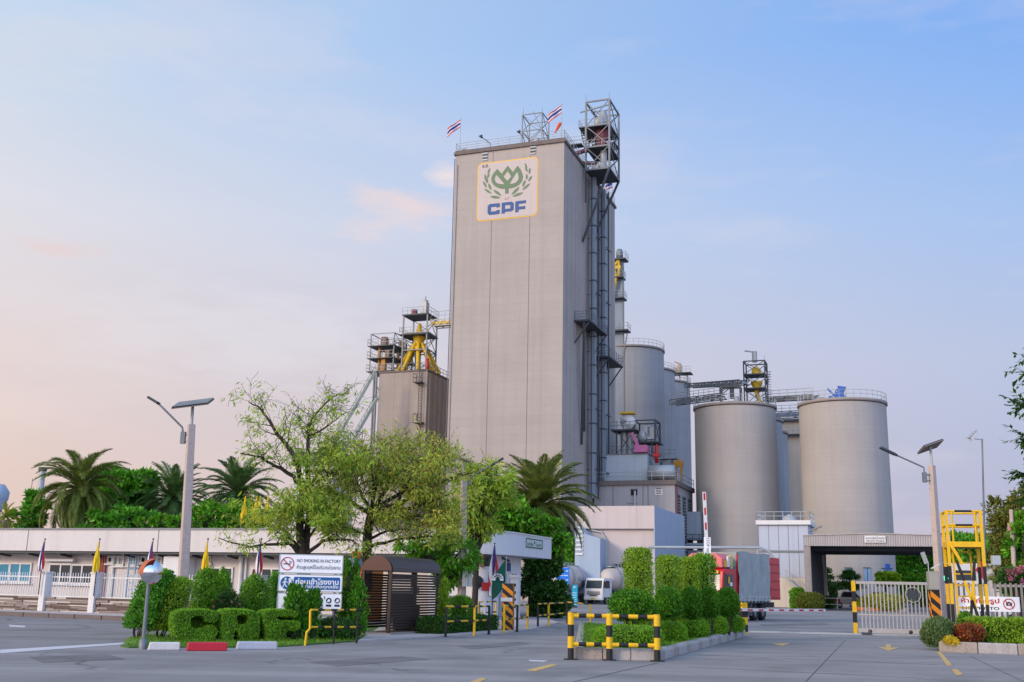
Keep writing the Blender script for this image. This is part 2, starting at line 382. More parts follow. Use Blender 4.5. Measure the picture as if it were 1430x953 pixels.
mark([(735, 936.5), (768, 928.5), (780, 929), (748, 938)], M_YEL_WORN); mark([(656, 953), (672, 947.5), (680, 948.5), (664, 956)], M_YEL_WORN)
mark([(738, 922), (766, 923.2), (760, 924.8), (740, 924)], M_WHT_WORN)
mark([(1078, 899.5), (1104, 898.8), (1093, 902.8), (1088, 901.8)], M_YEL_WORN, .0125)
mark([(1226, 904.3), (1237, 904.6), (1237, 900.8), (1244, 900.8), (1244, 904.8), (1256, 905.2), (1241, 909.5)], M_YEL_WORN, .0125)
def joint(a, b, w=.008):
    p, q = G(*a), G(*b); n = Vector((q.y-p.y, p.x-q.x, 0)).normalized()*w
    sheet('slab_joint', [(p-n)[:2], (q-n)[:2], (q+n)[:2], (p+n)[:2]], M_JOINT, .0085)
M_PATCH = asphalt('asphalt_patch', (.20, .19, .188), .3)
for q in (((40, 918), (150, 914), (175, 921), (60, 926)), ((430, 925), (560, 917), (600, 921), (470, 931)), ((640, 903), (725, 897), (742, 900), (660, 907)), ((1060, 872), (1150, 870.5), (1160, 873), (1066, 875))):
    sheet('road_patch', [tuple(G(*p)[:2]) for p in q], M_PATCH, .006)
joint((1180, 895), (1125, 953)); joint((1355, 917), (1430, 953)); joint((975, 915), (1310, 929)); joint((920, 926), (800, 953)); joint((960, 932), (1290, 948))
joint((1050, 888.5), (1300, 892.5), .02)

# kerb, paved verge and low stone wall of the road on the left
M_KERB = pm('weathered_kerb', '#6e6360', .9, .3, 2.2, grime=.8, bump=.5); M_KERB_LT = pm('pale_kerb_stone', '#a8a29e', .9, .22, 2.5, grime=.6, streak=.3, bump=.5)
M_PAVE = pm('paving', '#b3a9a4', .9, .2, 2, grime=.5)
KL = [Vector((-60, 69.5, 0)), Vector((-22.5, 49.4, 0)), Vector((-15.4, 45.6, 0)), Vector((-11, 44.6, 0))]
kb = MB()
for a, b in zip(KL[:-1], KL[1:]):
    n = max(1, int((b-a).length/1.55)); 
    for i in range(n):
        p, q = a.lerp(b, i/n), a.lerp(b, (i+.97)/n); kb.bar(p+Vector((0, 0, .09)), q+Vector((0, 0, .09)), .22, .2)
tag(kb.build('kerb', M_KERB, bevel=.02), kind='structure')
off = Vector((.47, .88, 0))
sheet('pavement', [tuple((p+off*.11)[:2]) for p in KL]+[tuple((p+off*8)[:2]) for p in reversed(KL)], M_PAVE, .15)
# ================================================================ the mill
M_CONC = concrete('tower_concrete', (.385, .342, .306), .26, 1.2, .62); M_CONC2 = concrete('small_tower_concrete', (.35, .30, .27), .3, 1.2, .6)
M_SILO = concrete('silo_concrete', (.39, .36, .332), .26, .62, .6); M_SILO_B = concrete('silo_concrete_old', (.32, .32, .32), .3, .62, .55)
M_SEAM = pm('dark_seam', '#6d6560', .9, .2); M_ROOFE = pm('stained_roof_edge', '#6d645f', .9, .3, 2, streak=.5)
M_STEEL = pm('galvanised_steel', '#6f7478', .5, .2, 1.2, metal=.25, grime=.3); M_STEEL_D = pm('dark_steel', '#3f4449', .55, .2, 1.2, metal=.2, grime=.3)
M_STEEL_L = pm('pale_steel', '#a3a7a8', .5, .15, 1.2, metal=.15, grime=.3); M_DUCT = pm('duct_grey_blue', '#7f8b95', .5, .15, 1, streak=.35)
M_YEL = pm('yellow_paint', '#c9a51c', .5, .15, 1.4, grime=.35); M_PINK = pm('pink_paint', '#b5618c', .5, .12); M_MAROON = pm('maroon_paint', '#6c3440', .55, .15)
M_WHITE = pm('white_paint', '#cfcdcb', .6, .07, 1.2, streak=.2, grime=.15); M_RED = pm('red_paint', '#b3191f', .45, .12); M_BLUE = pm('blue_paint', '#2257a5', .5, .12)
M_SKYB = pm('pale_blue_cladding_and_shade', '#93a3b4', .6, .06, .8, streak=.2); M_DARK = pm('dark_void', '#16181a', .8, .2); M_GLASS = pm('dark_glass', '#28323a', .14, .25, .8, spec=.32)
M_ORANGE = pm('orange_cloth', '#d4542a', .8, .1); M_FBLUE = pm('flag_blue', '#3a3a78', .8, .12); M_FRED = pm('flag_red', '#b5303c', .8, .12); M_FWHITE = pm('flag_white', '#d8d4d4', .8, .06); M_FYEL = pm('flag_yellow', '#d9b81e', .8, .12)
M_BEIGE = pm('beige_render', '#b8adaa', .8, .08, .6, streak=.22); M_GREYW = concrete('grey_annex_concrete', (.37, .36, .36), .4, 0, .6)

def flag(name, label, loc, pole_h, w, h, thai=True, fly=(-1, 0, -.5), droop=False, group=None, pole_r=.03, base=0, lean=0, col=None, rz=0):
    r = E(name, label, 'flag', loc, rz, group); p = MB(); top = Vector((lean*pole_h, 0, pole_h))
    p.tube((0, 0, base), top, pole_r, pole_r*.7, 6); p.lathe([(.001, pole_h+pole_r*4), (pole_r*1.8, pole_h+pole_r*2), (.001, pole_h)], 6, c=(lean*pole_h, 0, 0)); p.build('pole', M_STEEL_L if not droop else M_STEEL_D, r)
    c = MB(); nu, nv = (10, 12)
    if not droop:
        d = Vector(fly); vs = []
        for j in range(nv+1):
            for i in range(nu+1):
                u, v = i/nu, j/nv; q = top+Vector((0, 0, -.05-h*v))+d*(w*u)
                q += Vector((0, .25*w*math.sin(u*6.5+v*1.3)*u, -.12*w*u*u+.05*w*math.sin(u*7+v))); vs.append(q)
        for j in range(nv):
            v = (j+.5)/nv
            c.mi = 0 if not thai else (0 if v < 1/6 or v > 5/6 else 1 if v < 1/3 or v > 2/3 else 2)
            c.add(vs[j*(nu+1):(j+2)*(nu+1)], [(i, i+1, nu+2+i, nu+1+i) for i in range(nu)], True)
    else:                                  # hanging in folds about the pole
        for i in range(nu):
            u0, u1 = i/nu, (i+1)/nu; m = (u0+u1)/2; vs = []
            c.mi = 0 if not thai else (0 if m < .2 or m > .82 else 1 if m < .36 or m > .66 else 2)
            for j in range(nv+1):
                v = j/nv; ww = w*(.14+.86*math.sin(min(1, v*1.15)*PI*.5)**1.2)*(1-.35*max(0, v-.8)*5)
                for u in (u0, u1):
                    k = round(u*nu); a = (u-.62)*2.4+.25*math.sin(v*5+k)
                    vs.append(top+Vector((math.sin(a)*ww*.62, -.06-.5*ww*math.cos(a)*(.6 if k % 2 else 1), -.04-v*h*(1-.13*u+.05*math.sin(k*2.1)))))
            c.add(vs, [(2*j, 2*j+1, 2*j+3, 2*j+2) for j in range(nv)], True)
    c.build('cloth', [M_FRED, M_FWHITE, M_FBLUE] if thai else [col or M_FYEL], r); return r

# ---- main tower
CT = W(788, 194, 140); FT = Fr(CT); TW = -FT.front(637, 213)[0]; TH = CT.z; TD = FT.side(858.5, 292)[0]
tw = E('grain_tower', 'tall rectangular concrete mill tower with a white crest board near its top', 'tower', FT.P, GRID)
b = MB(); b.box(-TW, 0, 0, TD, -.2, TH-.5); b.build('wall', M_CONC, tw)
s = MB()
for px, py in ((689, 208), (741.5, 200)):
    x = FT.front(px, py)[0]; s.box(x-.035, x+.035, -.015, .05, 0, TH-.6)
y = 0
for k, y in enumerate((4.1, 8.2, 12.3, 16.4, 20.5, 24.4)): s.box(-.05, .015 if k % 2 else .02, y-.07, y+.07, 0, TH-.6)
s.build('wall_seam', M_SEAM, tw)
s = MB()
for k in range(13): s.box(-.02, .09, 1.9+2.04*k-.22, 1.9+2.04*k+.22, 0, TH-1.3)
s.build('pilaster', M_CONC, tw)
s = MB(); s.path([(-TW-.12, -.1, .1), (-TW-.12, -.1, TH-1)], .07); s.path([(-TW+.35, -.08, 6), (-TW+.35, -.08, TH-2)], .035); s.build('drain_pipe', M_SEAM, tw)
r = MB(); r.box(-TW-.25, .25, -.25, TD+.25, TH-.5, TH-.1); r.box(-TW-.1, .1, -.1, TD+.1, TH-.1, TH+.18); r.build('roof_edge', M_ROOFE, tw)
r = MB(); r.rail([(-TW, 0, TH+.18), (0, 0, TH+.18), (0, TD, TH+.18)], 1.15, 1.6, .035, (1, .66, .33)); r.rail([(-TW, TD, TH+.18), (-TW, 0, TH+.18)], 1.15, 2, .035); r.build('roof_railing', M_STEEL_L, tw)
for px, py in ((677.5, 218), (744.5, 209)):
    x, z = FT.front(px, py); v = MB(); v.box(x-.45, x+.45, -.05, .02, z-.75, z+.75)
    for k in range(6): v.mi = 1 if k % 2 else 0; v.box(x-.4, x+.4, -.12, -.05, z-.7+k*.24, z-.52+k*.24)
    v.build('louvre_vent', [M_STEEL_L, M_STEEL_D], tw)
# crest board
xa, za = FT.front(667.5, 229); xb, zb = FT.front(751, 301.5)
def rrect(x0, x1, z0, z1, r, n=6):
    P = []
    for cx, cz, a in ((x1-r, z1-r, 0), (x0+r, z1-r, PI/2), (x0+r, z0+r, PI), (x1-r, z0+r, 1.5*PI)):
        for k in range(n+1): P.append((cx+r*math.cos(a+PI/2*k/n), cz+r*math.sin(a+PI/2*k/n)))
    return P
M_CREAM = pm('board_white', '#b7aca6', .75, .05, .5, streak=.15); M_CRESTY = pm('board_border', '#d8ac50', .75, .1); M_CRESTG = pm('crest_green', '#647a5c', .75, .1, 1); M_CRESTB = pm('crest_blue', '#3d5785', .75, .1, 1); M_CRESTR = pm('crest_red', '#a8624e', .8, .1)
em = MB(); bw, bh = xb-xa, za-zb
em.mi = 1; em.prism(rrect(xa, xb, zb, za, .75), -.03, .02); em.mi = 0; em.prism(rrect(xa+.17, xb-.17, zb+.17, za-.17, .62), -.06, .0)
board = em.build('crest_board', [M_CREAM, M_CRESTY], tw)
def cp(x, y):                               # board coordinates read off the crest's own drawing
    u = (x-118)/715
    for _ in range(4):
        v = (y-160+85*u)/(717-5*u); u = (x-130+25*v)/(705+20*v)
    return (xa+u*bw, za-v*bh)
def shape(mb, pts, y0, y1): mb.prism([cp(*p) for p in pts], y0, y1)
def smooth(pts, n=3):
    for _ in range(n):
        q = []
        for i in range(len(pts)):
            a, b_ = pts[i], pts[(i+1) % len(pts)]; q += [(a[0]*.75+b_[0]*.25, a[1]*.75+b_[1]*.25), (a[0]*.25+b_[0]*.75, a[1]*.25+b_[1]*.75)]
        pts = q
    return pts
e = MB()
shape(e, [(360, 228), (410, 287), (482, 188), (542, 268), (596, 188), (630, 235), (650, 285), (658, 325), (648, 375), (620, 415), (575, 446), (530, 462), (492, 466), (490, 528), (450, 530), (452, 470), (405, 470), (350, 452), (310, 420), (290, 380), (290, 335), (305, 295), (330, 262)], -.09, -.03)
for dx, dy, pts in ((0, 0, ((275, 215), (246, 290), 22)), (0, 0, ((266, 285), (236, 342), 24)), (0, 0, ((214, 290), (222, 375), 22)), (0, 0, ((243, 342), (234, 405), 24)), (0, 0, ((190, 376), (232, 457), 26)), (0, 0, ((254, 403), (286, 490), 28)), (0, 0, ((203, 470), (292, 532), 26)), (0, 0, ((310, 482), (407, 557), 32)), (0, 0, ((272, 566), (396, 580), 32)),
                    (0, 0, ((678, 155), (706, 222), 20)), (0, 0, ((680, 203), (713, 266), 22)), (0, 0, ((738, 215), (731, 290), 24)), (0, 0, ((702, 288), (701, 360), 24)), (0, 0, ((764, 310), (718, 382), 24)), (0, 0, ((686, 362), (654, 447), 28)), (0, 0, ((742, 403), (650, 486), 26)), (0, 0, ((618, 447), (528, 542), 32)), (0, 0, ((664, 513), (538, 564), 30))):
    (x0, y0), (x1, y1), w = pts; n = 8; L = math.hypot(x1-x0, y1-y0); nx, ny = -(y1-y0)/L, (x1-x0)/L; up = []; dn = []
    for k in range(n+1):
        q = k/n; h = w/2*math.sin(PI*q)**.8; up.append((x0+(x1-x0)*q+nx*h, y0+(y1-y0)*q+ny*h)); dn.append((x0+(x1-x0)*q-nx*h, y0+(y1-y0)*q-ny*h))
    shape(e, up+dn[-2:0:-1], -.09, -.03)
e.build('crest_emblem', M_CRESTG, board)
e = MB()
shape(e, smooth([(348, 305), (352, 305), (442, 410), (440, 418), (395, 416), (350, 403), (332, 372), (334, 335)], 2), -.12, -.08)
shape(e, [(482, 258), (524, 322), (478, 376), (436, 325)], -.12, -.08)
shape(e, smooth([(590, 270), (594, 268), (612, 325), (605, 370), (565, 405), (510, 414), (506, 410)], 2), -.12, -.08)
e.build('crest_opening', M_CREAM, board)
e = MB(); shape(e, [(443, 598), (458, 584), (463, 590), (450, 604)], -.09, -.03); shape(e, [(467, 588), (473, 586), (484, 604), (478, 606)], -.09, -.03); shape(e, [(480, 580), (502, 572), (503, 577), (482, 585)], -.09, -.03); e.build('crest_ribbon', M_CRESTR, board)
e = MB()
def blk(pts, y0=-.09, y1=-.03, hole=None):
    e.prism([(xa+u*bw, za-v*bh) for u, v in pts], y0, y1)
t0, t1 = .722, .908; k = .055
def ltr(u0, u1, kind):
    c_ = .03; m = (t0+t1)/2+.018
    if kind == 'C': blk([(u0, t0+c_), (u0+c_, t0), (u1-c_*.4, t0), (u1, t0+c_*.4), (u1, t0+k+.015), (u1-.055, t0+k+.015), (u1-.055, t0+k), (u0+k, t0+k), (u0+k, t1-k), (u1-.055, t1-k), (u1-.055, t1-k-.015), (u1, t1-k-.015), (u1, t1-c_*.4), (u1-c_*.4, t1), (u0+c_, t1), (u0, t1-c_)])
    if kind == 'P': blk([(u0, t0), (u1-c_, t0), (u1, t0+c_), (u1, m+.022), (u1-c_, m+.05), (u0+k, m+.05), (u0+k, m), (u1-k, m), (u1-k, t0+.05), (u0+k, t0+.05), (u0+k, t1), (u0, t1)])
    if kind == 'F': blk([(u0+c_*.5, t0), (u1, t0), (u1, t0+.05), (u0+k, t0+.05), (u0+k, m-.015), (u1-.01, m-.015), (u1-.01, m+.035), (u0+k, m+.035), (u0+k, t1), (u0, t1), (u0, t0+c_*.5)])
ltr(.185, .385, 'C'); ltr(.415, .612, 'P'); ltr(.637, .81, 'F'); e.build('crest_lettering', M_CRESTB, board)
e = MB(); text_mb(e, 'ซี.พี.', .6, upright(xa+bw*.13, -.075, za-bh*.065), depth=.02, weight=.005); e.build('small_lettering', M_STEEL_D, board)

# ---- things on the tower's roof
def on_front(px, py, y=0.0): x, z = FT.front(px, py, y); return x, z
def rooft(x, y, z=0): return FT.w(x, y, TH+.18+z)
def flagpole(px, ytop, y, label):
    x, z = FT.front(px, ytop, y); return rooft(x, y), z-TH-.18
for px, yt, y, lab in ((643.5, 167, .5, 'striped national flag flying at the left corner of the tower roof'), (784.5, 147, .6, 'striped national flag flying above the right front corner of the tower roof')):
    l, h = flagpole(px, yt, y, lab); flag('flag', lab, l, h, 2.15, 1.25, fly=(-.88, -.1, -.62), group='flags on the tower roof', pole_r=.06)
x = 0.0; y4, z4 = FT.side(855, 252, -.3)
flag('flag', 'striped national flag low behind the steel head frame of the tower', FT.w(-.3, y4, TH+.18), max(2.5, z4-TH), 1.5, 1.5, fly=(-.75, -.4, -.35), group='flags on the tower roof', pole_r=.06)
x, z = FT.front(783, 172, .7); ws = E('windsock', 'orange windsock hanging from the flagpole at the tower corner', 'windsock', FT.w(x, .7, z), GRID)
w = MB(); w.path([(0, 0, 0), (-.25, 0, -.35), (-.62, 0, -1.0), (-.8, 0, -1.4)], [.26, .24, .16, .1], 10, cap=False); w.build('sleeve', M_ORANGE, ws); w = MB(); w.lathe([(.25, -.03), (.28, 0), (.25, .03)], 12); w.build('hoop', M_STEEL_L, ws)
for px, py, px2, py2, lab in ((671.5, 190.5, 685, 200.5, 'small floodlight on a bent arm above the left half of the crest board'), (724.5, 184, 732, 197, 'small floodlight on an arm beside the open roof frame')):
    x1, z1 = FT.front(px, py, -.9); x2, z2 = FT.front(px2, py2, .1); r = E('floodlight', lab, 'floodlight', FT.w(x2, .1, TH+.2), GRID, 'floodlights on the tower roof')
    a = MB(); a.path([(0, 0, 0), (0, 0, .5), (x1-x2, -.9, z1-TH-.2)], .05, 6); a.build('arm', M_STEEL_D, r)
    h = MB(); h.T = Matrix.Translation((x1-x2, -.95, z1-TH-.25)) @ Matrix.Rotation(.6, 4, 'Y'); h.lathe([(.001, .3), (.14, .28), (.2, .1), (.36, -.1), (.33, -.12), (.001, -.06)], 12); h.build('lamp_head', M_STEEL_D, r)
x0, z0 = FT.front(729, 192, 3); x1, z1 = FT.front(757, 162, 3); x1b = x1
rf = E('roof_lattice', 'open braced steel frame standing on the middle of the tower roof', 'steel frame', rooft(x0, 3), GRID)
z1 = FT.front(729, 161, 3)[1]; hh = z1-TH-.18; wf = x1-x0
a = MB(); a.lattice(0, wf, 0, 3.2, [0, hh*.55, hh], .14, .07, 'fblr'); a.bar((wf*.55, 0, hh+.35), (wf+.3, 0, hh*.4), .1); a.build('frame', M_STEEL, rf)
a = MB(); a.tube((.1, .1, hh), (.1, .1, hh+1.3), .035, .015, 5); a.tube((wf, .1, hh), (wf, .1, hh+.9), .03, .015, 5); a.build('lightning_rod', M_STEEL, rf)
a = MB(); a.lathe([(.001, 0), (.42, 0), (.42, 1.9), (.25, 2.2), (.001, 2.25)], 14, c=(wf*.62, 1.2, .2)); a.box(wf*.3, wf*.52, .9, 1.6, .1, 1.0); a.lathe([(.001, .1), (.3, .1), (.3, 1.2), (.001, 1.3)], 12, c=(wf*.85, 1.5, 0)); a.build('fan_housing', M_STEEL_L, rf)
rb = MB(); x, z = FT.front(655, 206, 1.2); rb.prism([(-.9, 0), (.9, 0), (.9, .12), (-.6, .75), (-.9, .7)], 0, 1.6); tag(rb.build('roof_hatch', M_CONC2, loc=rooft(x, 1.0), rz=GRID), 'low sloping concrete hatch at the left end of the tower roof', 'hatch')

# ---- elevator head frame hung on the tower's right side
ya, zl = FT.side(818.5, 238, .6)
HX1 = FT.front(851, 200, ya)[0]; HZ0 = zl; HZT = FT.front(815.5, 143.5, ya)[1]; HY = 5.6
hf = E('head_tower', 'dark braced steel elevator head frame with four decks beside the top of the tower', 'steel frame', FT.w(0, ya, 0), GRID)
HX0 = .55; lv = [HZ0, HZ0+(HZT-HZ0)*.33, HZ0+(HZT-HZ0)*.64, HZT]
a = MB(); a.lattice(HX0, HX1, 0, HY, lv, .26, .11, 'fbr')
a.bar((HX0-.9, 0, HZ0+(HZT-HZ0)*.86), (HX1, 0, HZ0+(HZT-HZ0)*.92), .16); a.bar((HX0+1.5, 2, HZ0+(HZT-HZ0)*.8), (HX0, 0, HZT), .1); a.bar((HX0, HY/2, HZT-.4), (HX1, HY/2, HZT-.4), .15)
a.build('frame', M_STEEL, hf)
for i, z in enumerate((lv[0], lv[1], lv[1]+(lv[2]-lv[1])*.5, lv[2])):
    d = MB(); xx = -1.1 if i == 3 else 0.1; d.box(HX0+xx, HX1+.1, -.1 if i != 2 else 2.8, HY+.1, z-.16, z); d.build('deck', M_STEEL_D, hf)
    d = MB(); d.rail([(HX0+xx, .0 if i != 2 else 2.9, z), (HX1, .0 if i != 2 else 2.9, z), (HX1, HY, z)], 1.1, 1.2, .035); 
    if i == 3: d.rail([(HX0+xx, 3, z), (HX0+xx, 0, z)], 1.1, 1.2, .035)
    d.build('deck_railing', M_STEEL_L, hf)
d = MB(); d.bar((HX0, 0, HZ0), (HX0, 0, HZ0-5), .2); d.bar((HX1, 0, HZ0), (0.1, 0, HZ0-11), .28); d.bar((HX1, HY, HZ0), (0.1, HY, HZ0-9), .28); d.build('raking_strut', M_STEEL_D, hf)
d = MB(); d.lathe([(.001, 0), (.85, 0), (.85, 1.6), (.001, 1.75)], 16, c=(HX0+1.6, 1.7, lv[2]+.05)); d.lathe([(.001, 0), (.95, 0), (.55, 2.9), (.25, 3.1), (.001, 3.1)], 16, c=(HX1-1.5, 2.2, lv[2]+.05)); d.build('elevator_head', M_STEEL_L, hf)
d = MB(); 
for cx in (HX0+1.6, HX1-1.4): d.lathe([(.9, lv[2]-.2), (.85, lv[2]-.8), (.28, lv[2]-2.4), (.28, lv[1]+.1)], 12, c=(cx, 2, 0)); d.box(cx-.5, cx+.3, 1.6, 2.4, lv[1]+.1, lv[1]+1.1)
d.build('hopper', M_MAROON, hf)
d = MB(); d.lathe([(.5, lv[0]), (.5, lv[1]-.2)], 12, c=(HX1-1.3, 1.6, 0)); d.box(HX0+.6, HX0+1.6, 1.2, 2.2, lv[0], lv[0]+1.2); d.build('vessel', M_STEEL_L, hf)
d = MB()
for k in range(9): d.box(-.9+HX0, -.1+HX0, .2+k*.32, .5+k*.32, lv[2]-.25-k*.33, lv[2]-.2-k*.33)
d.bar((-.9+HX0, 0, lv[2]), (-.9+HX0, 3.1, lv[2]-3), .06, .22); d.bar((-.1+HX0, 0, lv[2]), (-.1+HX0, 3.1, lv[2]-3), .06, .22); d.build('stair', M_STEEL, hf)
d = MB(); d.tube((HX0, 0, HZT), (HX0, 0, HZT+1.3), .04, .02, 5); d.tube((HX1, 0, HZT), (HX1, 0, HZT+1.2), .04, .02, 5); d.tube((HX1, HY, HZT), (HX1, HY, HZT+1), .04, .02, 5); d.build('lightning_rod', M_STEEL, hf)
br = E('roof_bridge', 'steel walkway joining the tower roof to the elevator head frame', 'walkway', FT.w(0, ya, TH), GRID)
d = MB(); d.box(-5, HX0, -2.4, -1.0, 1.9, 2.05); d.bar((-5, -2.4, .2), (-5, -2.4, 2), .14); d.bar((-5, -1, .2), (-5, -1, 2), .14); d.build('deck', M_STEEL_D, br); d = MB(); d.rail([(-5, -2.4, 2.05), (HX0, -2.4, 2.05)], 1.1, 1.2, .035); d.rail([(-5, -1, 2.05), (HX0, -1, 2.05)], 1.1, 1.2, .035); d.build('railing', M_STEEL_L, br)
d = MB(); d.tube((-5, .8, 1.0), (HX0+1.5, .8, 2.6), .35); d.tube((-4, 2.2, 1.2), (HX0+1, 2.2, .6), .3); d.build('conveyor_casing', M_MAROON, br)

# ---- elevator legs running down the tower's side
ya1 = FT.side(832, 400, 1.3)[0]; ya2 = FT.side(846, 400, 1.3)[0]
for i, (yy, lab) in enumerate(((ya1, 'square grey elevator leg nearest the tower front, running down its shaded side'), (ya2, 'square grey elevator leg farther back, running down the shaded side of the tower'))):
    r = E('bucket_conveyor', lab, 'elevator leg', FT.w(0, yy, 0), GRID, 'elevator legs on the tower side')
    d = MB(); d.box(.55, 1.3, -.4, .4, 14, HZ0); d.mi = 1
    for k in range(11): d.box(.45, 1.38, -.5, .5, 16+k*4.2, 16.14+k*4.2)
    d.build('casing', [M_DUCT, M_STEEL_D], r)
    d = MB(); d.tube((1.5, .75, 14), (1.5, .75, HZ0), .06); d.tube((1.5, 1.05, 14), (1.5, 1.05, HZ0), .06); d.bar((.9, -.85, 14), (.9, -.85, HZ0), .12); d.bar((1.3, 1.4, 14), (1.3, 1.4, HZ0), .12)
    for k in range(5): d.bar((0.05, 0, 18+k*8.5), (1.7, 0, 18+k*8.5), .1); d.bar((1.7, -1.1, 18+k*8.5), (1.7, 1.6, 18+k*8.5), .1)
    d.build('pipe', M_STEEL_D, r)
def side_deck(px0, px1, py, dep, label, struts=True):
    y0, z = FT.side(px0, py, 1.6); y1 = FT.side(px1, py, 1.6)[0]
    r = E('side_platform', label, 'platform', FT.w(0, y0, z), GRID, 'steel platforms on the tower side'); L = y1-y0
    d = MB(); d.box(0.05, dep, 0, L, -.25, 0); d.build('deck', M_STEEL_D, r); d = MB(); d.rail([(.1, 0, 0), (dep, 0, 0), (dep, L, 0), (.1, L, 0)], 1.2, 1.3, .04, (1, .66, .33)); d.build('railing', M_STEEL, r)
    d = MB()
    for q in (.3, L-.3): d.bar((dep-.1, q, -.2), (.05, q, -3.2), .16)
    if struts: d.bar((dep*.6, .4, -.2), (.25, 3.2, -17), .3); d.bar((dep*.5, 1.2, -.2), (.25, 4.5, -15), .25)
    d.build('strut', M_STEEL_D, r)
side_deck(817, 842, 446, 2.3, 'wide steel platform with railings halfway down the tower side, raking struts below'); side_deck(845, 864, 497, 2.3, 'smaller steel platform lower and farther back on the tower side', False)

# ---- tall yellow topped elevator behind the tower
P = W(865, 500, 190); fr = Fr(P); px2 = lambda y: W(866, y, 190).z
r = E('bucket_elevator', 'slender elevator tower with yellow spouts rising behind the main tower', 'elevator', P.xy.to_3d(), GRID)
d = MB(); d.box(-.9, .75, -.5, .5, 0, px2(365)); d.build('casing', M_DUCT, r); d = MB(); d.lathe([(.001, 0), (.65, 0), (.65, 1.6), (.45, 2.1), (.001, 2.2)], 14, c=(.1, 0, px2(364))); d.build('head_drum', M_STEEL, r)
for yy, xr in ((364, 1.55), (389, 1.0), (418, 1.2), (463, 1.9)):
    z = px2(yy); d = MB(); d.box(-1.6, xr, -1.6, 1, z-.25, z); d.build('deck', M_STEEL_D, r); d = MB(); d.rail([(-1.6, -1.6, z), (xr, -1.6, z), (xr, 1, z)], 1.2, 1, .04); d.build('deck_railing', M_STEEL_L, r)
d = MB(); d.path([(.2, -1.0, px2(366)), (-.8, -1.1, px2(375)), (-.2, -1.2, px2(388)), (-.9, -1.1, px2(414))], .3); d.path([(.2, -1.0, px2(366)), (.3, -1.1, px2(388))], .25); d.box(-1.2, .6, -1.3, -.8, px2(378), px2(374)); d.build('spout', M_YEL, r)
d = MB(); d.bar((1.0, -.5, px2(364)), (1.0, -.5, 0), .12); d.bar((1.7, -.5, px2(463)), (.8, -.5, px2(500)), .2); d.build('post', M_STEEL, r)
# ================================================================ small tower with the yellow distributor
P = W(597, 518, 165); FS = Fr(P); SH = P.z; SW = -FS.front(530, 521)[0]; SD = 11.0
r = E('storage_tower', 'lower concrete storage tower left of the main tower, under the yellow spouts', 'tower', FS.P, GRID)
b = MB(); b.box(-SW, 0, 0, SD, 0, SH); b.build('wall', M_CONC2, r)
b = MB()
for x in (-SW*.68, -SW*.36): b.box(x-.05, x+.05, -.02, .05, 0, SH)
for k in range(6): b.box(-.05, .25, 1+k*1.8-.3, 1+k*1.8+.3, 0, SH-.3)
b.build('pilaster', M_CONC2, r)
b = MB(); b.box(-SW-.15, .15, -.15, SD+.15, SH, SH+.25); b.build('roof_edge', M_ROOFE, r)
b = MB(); b.rail([(-SW, 0, SH+.25), (0, 0, SH+.25), (0, SD, SH+.25)], 1.1, 1.2, .04); b.build('roof_railing', M_STEEL, r)
for yy in (535, 591):
    x0, z = FS.front(581, yy, -.1); x1 = FS.front(592, yy, -.1)[0]; d = MB(); d.box(x0, x1, -1.3, -.02, z-.15, z); d.mi = 1; d.rail([(x0, -1.25, z), (x1, -1.25, z)], 1.3, .8, .035); d.rail([(x0, -.1, z), (x0, -1.25, z)], 1.3, .8, .035)
    d.build('landing', [M_STEEL_D, M_STEEL_D], r)
x, z = FS.front(588, 530, -.3); d = MB(); zb_ = FS.front(588, 640, -.3)[1]; zt_ = SH+1
for q in (-.3, .3): d.tube((x+q, -.35, zb_), (x+q, -.35, zt_), .05)
for k in range(int((zt_-zb_)/.45)): d.tube((x-.3, -.35, zb_+k*.45), (x+.3, -.35, zb_+k*.45), .03, n=4)
d.build('ladder', M_STEEL_D, r)
d = MB()
for q in (.35, .8): d.tube((-SW-q, -.2, 0), (-SW-q, -.2, SH), .16)
d.build('down_pipe', M_STEEL, r)
# distributor
ax, az_ = FS.front(585, 484, 3.5)
r = E('distributor', 'yellow drum with splayed yellow spouts in a grey frame on the storage tower', 'distributor', FS.w(ax, 3.5, SH+.25), GRID)
top = az_-SH; d = MB(); d.lathe([(.001, top+3.6), (.25, top+3.5), (.5, top+2.2), (1.0, top+1.9), (1.0, top+.9), (.75, top+.5), (.75, top-.2), (1.15, top-.5), (1.15, top-1.0), (.4, top-1.3)], 18); d.build('drum', M_YEL, r)
for k in range(8):
    an = 2*PI*k/8+.35; d = MB(); c_, s_ = math.cos(an), math.sin(an); d.path([(.75*c_, .75*s_, top+.1), (1.2*c_, 1.2*s_, top-.6), (3.6*c_, 2.9*s_, .1)], [.3, .33, .3], 9); d.build('spout', M_YEL, r)
d = MB(); zs = [0, top*.75, top+1.6, top+4.6]; d.lattice(-2.0, 2.2, -1.9, 1.9, zs, .2, .09, 'br'); d.build('frame', M_STEEL, r)
d = MB(); d.box(-2.6, 2.4, -2.1, 2.1, top+1.3, top+1.45); d.box(-2.2, 2.4, -2.1, 2.1, top+4.5, top+4.7); d.build('deck', M_STEEL_D, r)
d = MB(); d.rail([(-2.6, -2.1, top+1.45), (2.4, -2.1, top+1.45)], 1.1, 1, .035); d.rail([(-2.2, -2.1, top+4.7), (2.4, -2.1, top+4.7), (2.4, 2.1, top+4.7)], 1.1, 1, .035); d.rail([(-2.6, 2, top+1.45), (-2.6, -2.1, top+1.45)], 1.1, 1, .035); d.build('railing', M_STEEL_L, r)
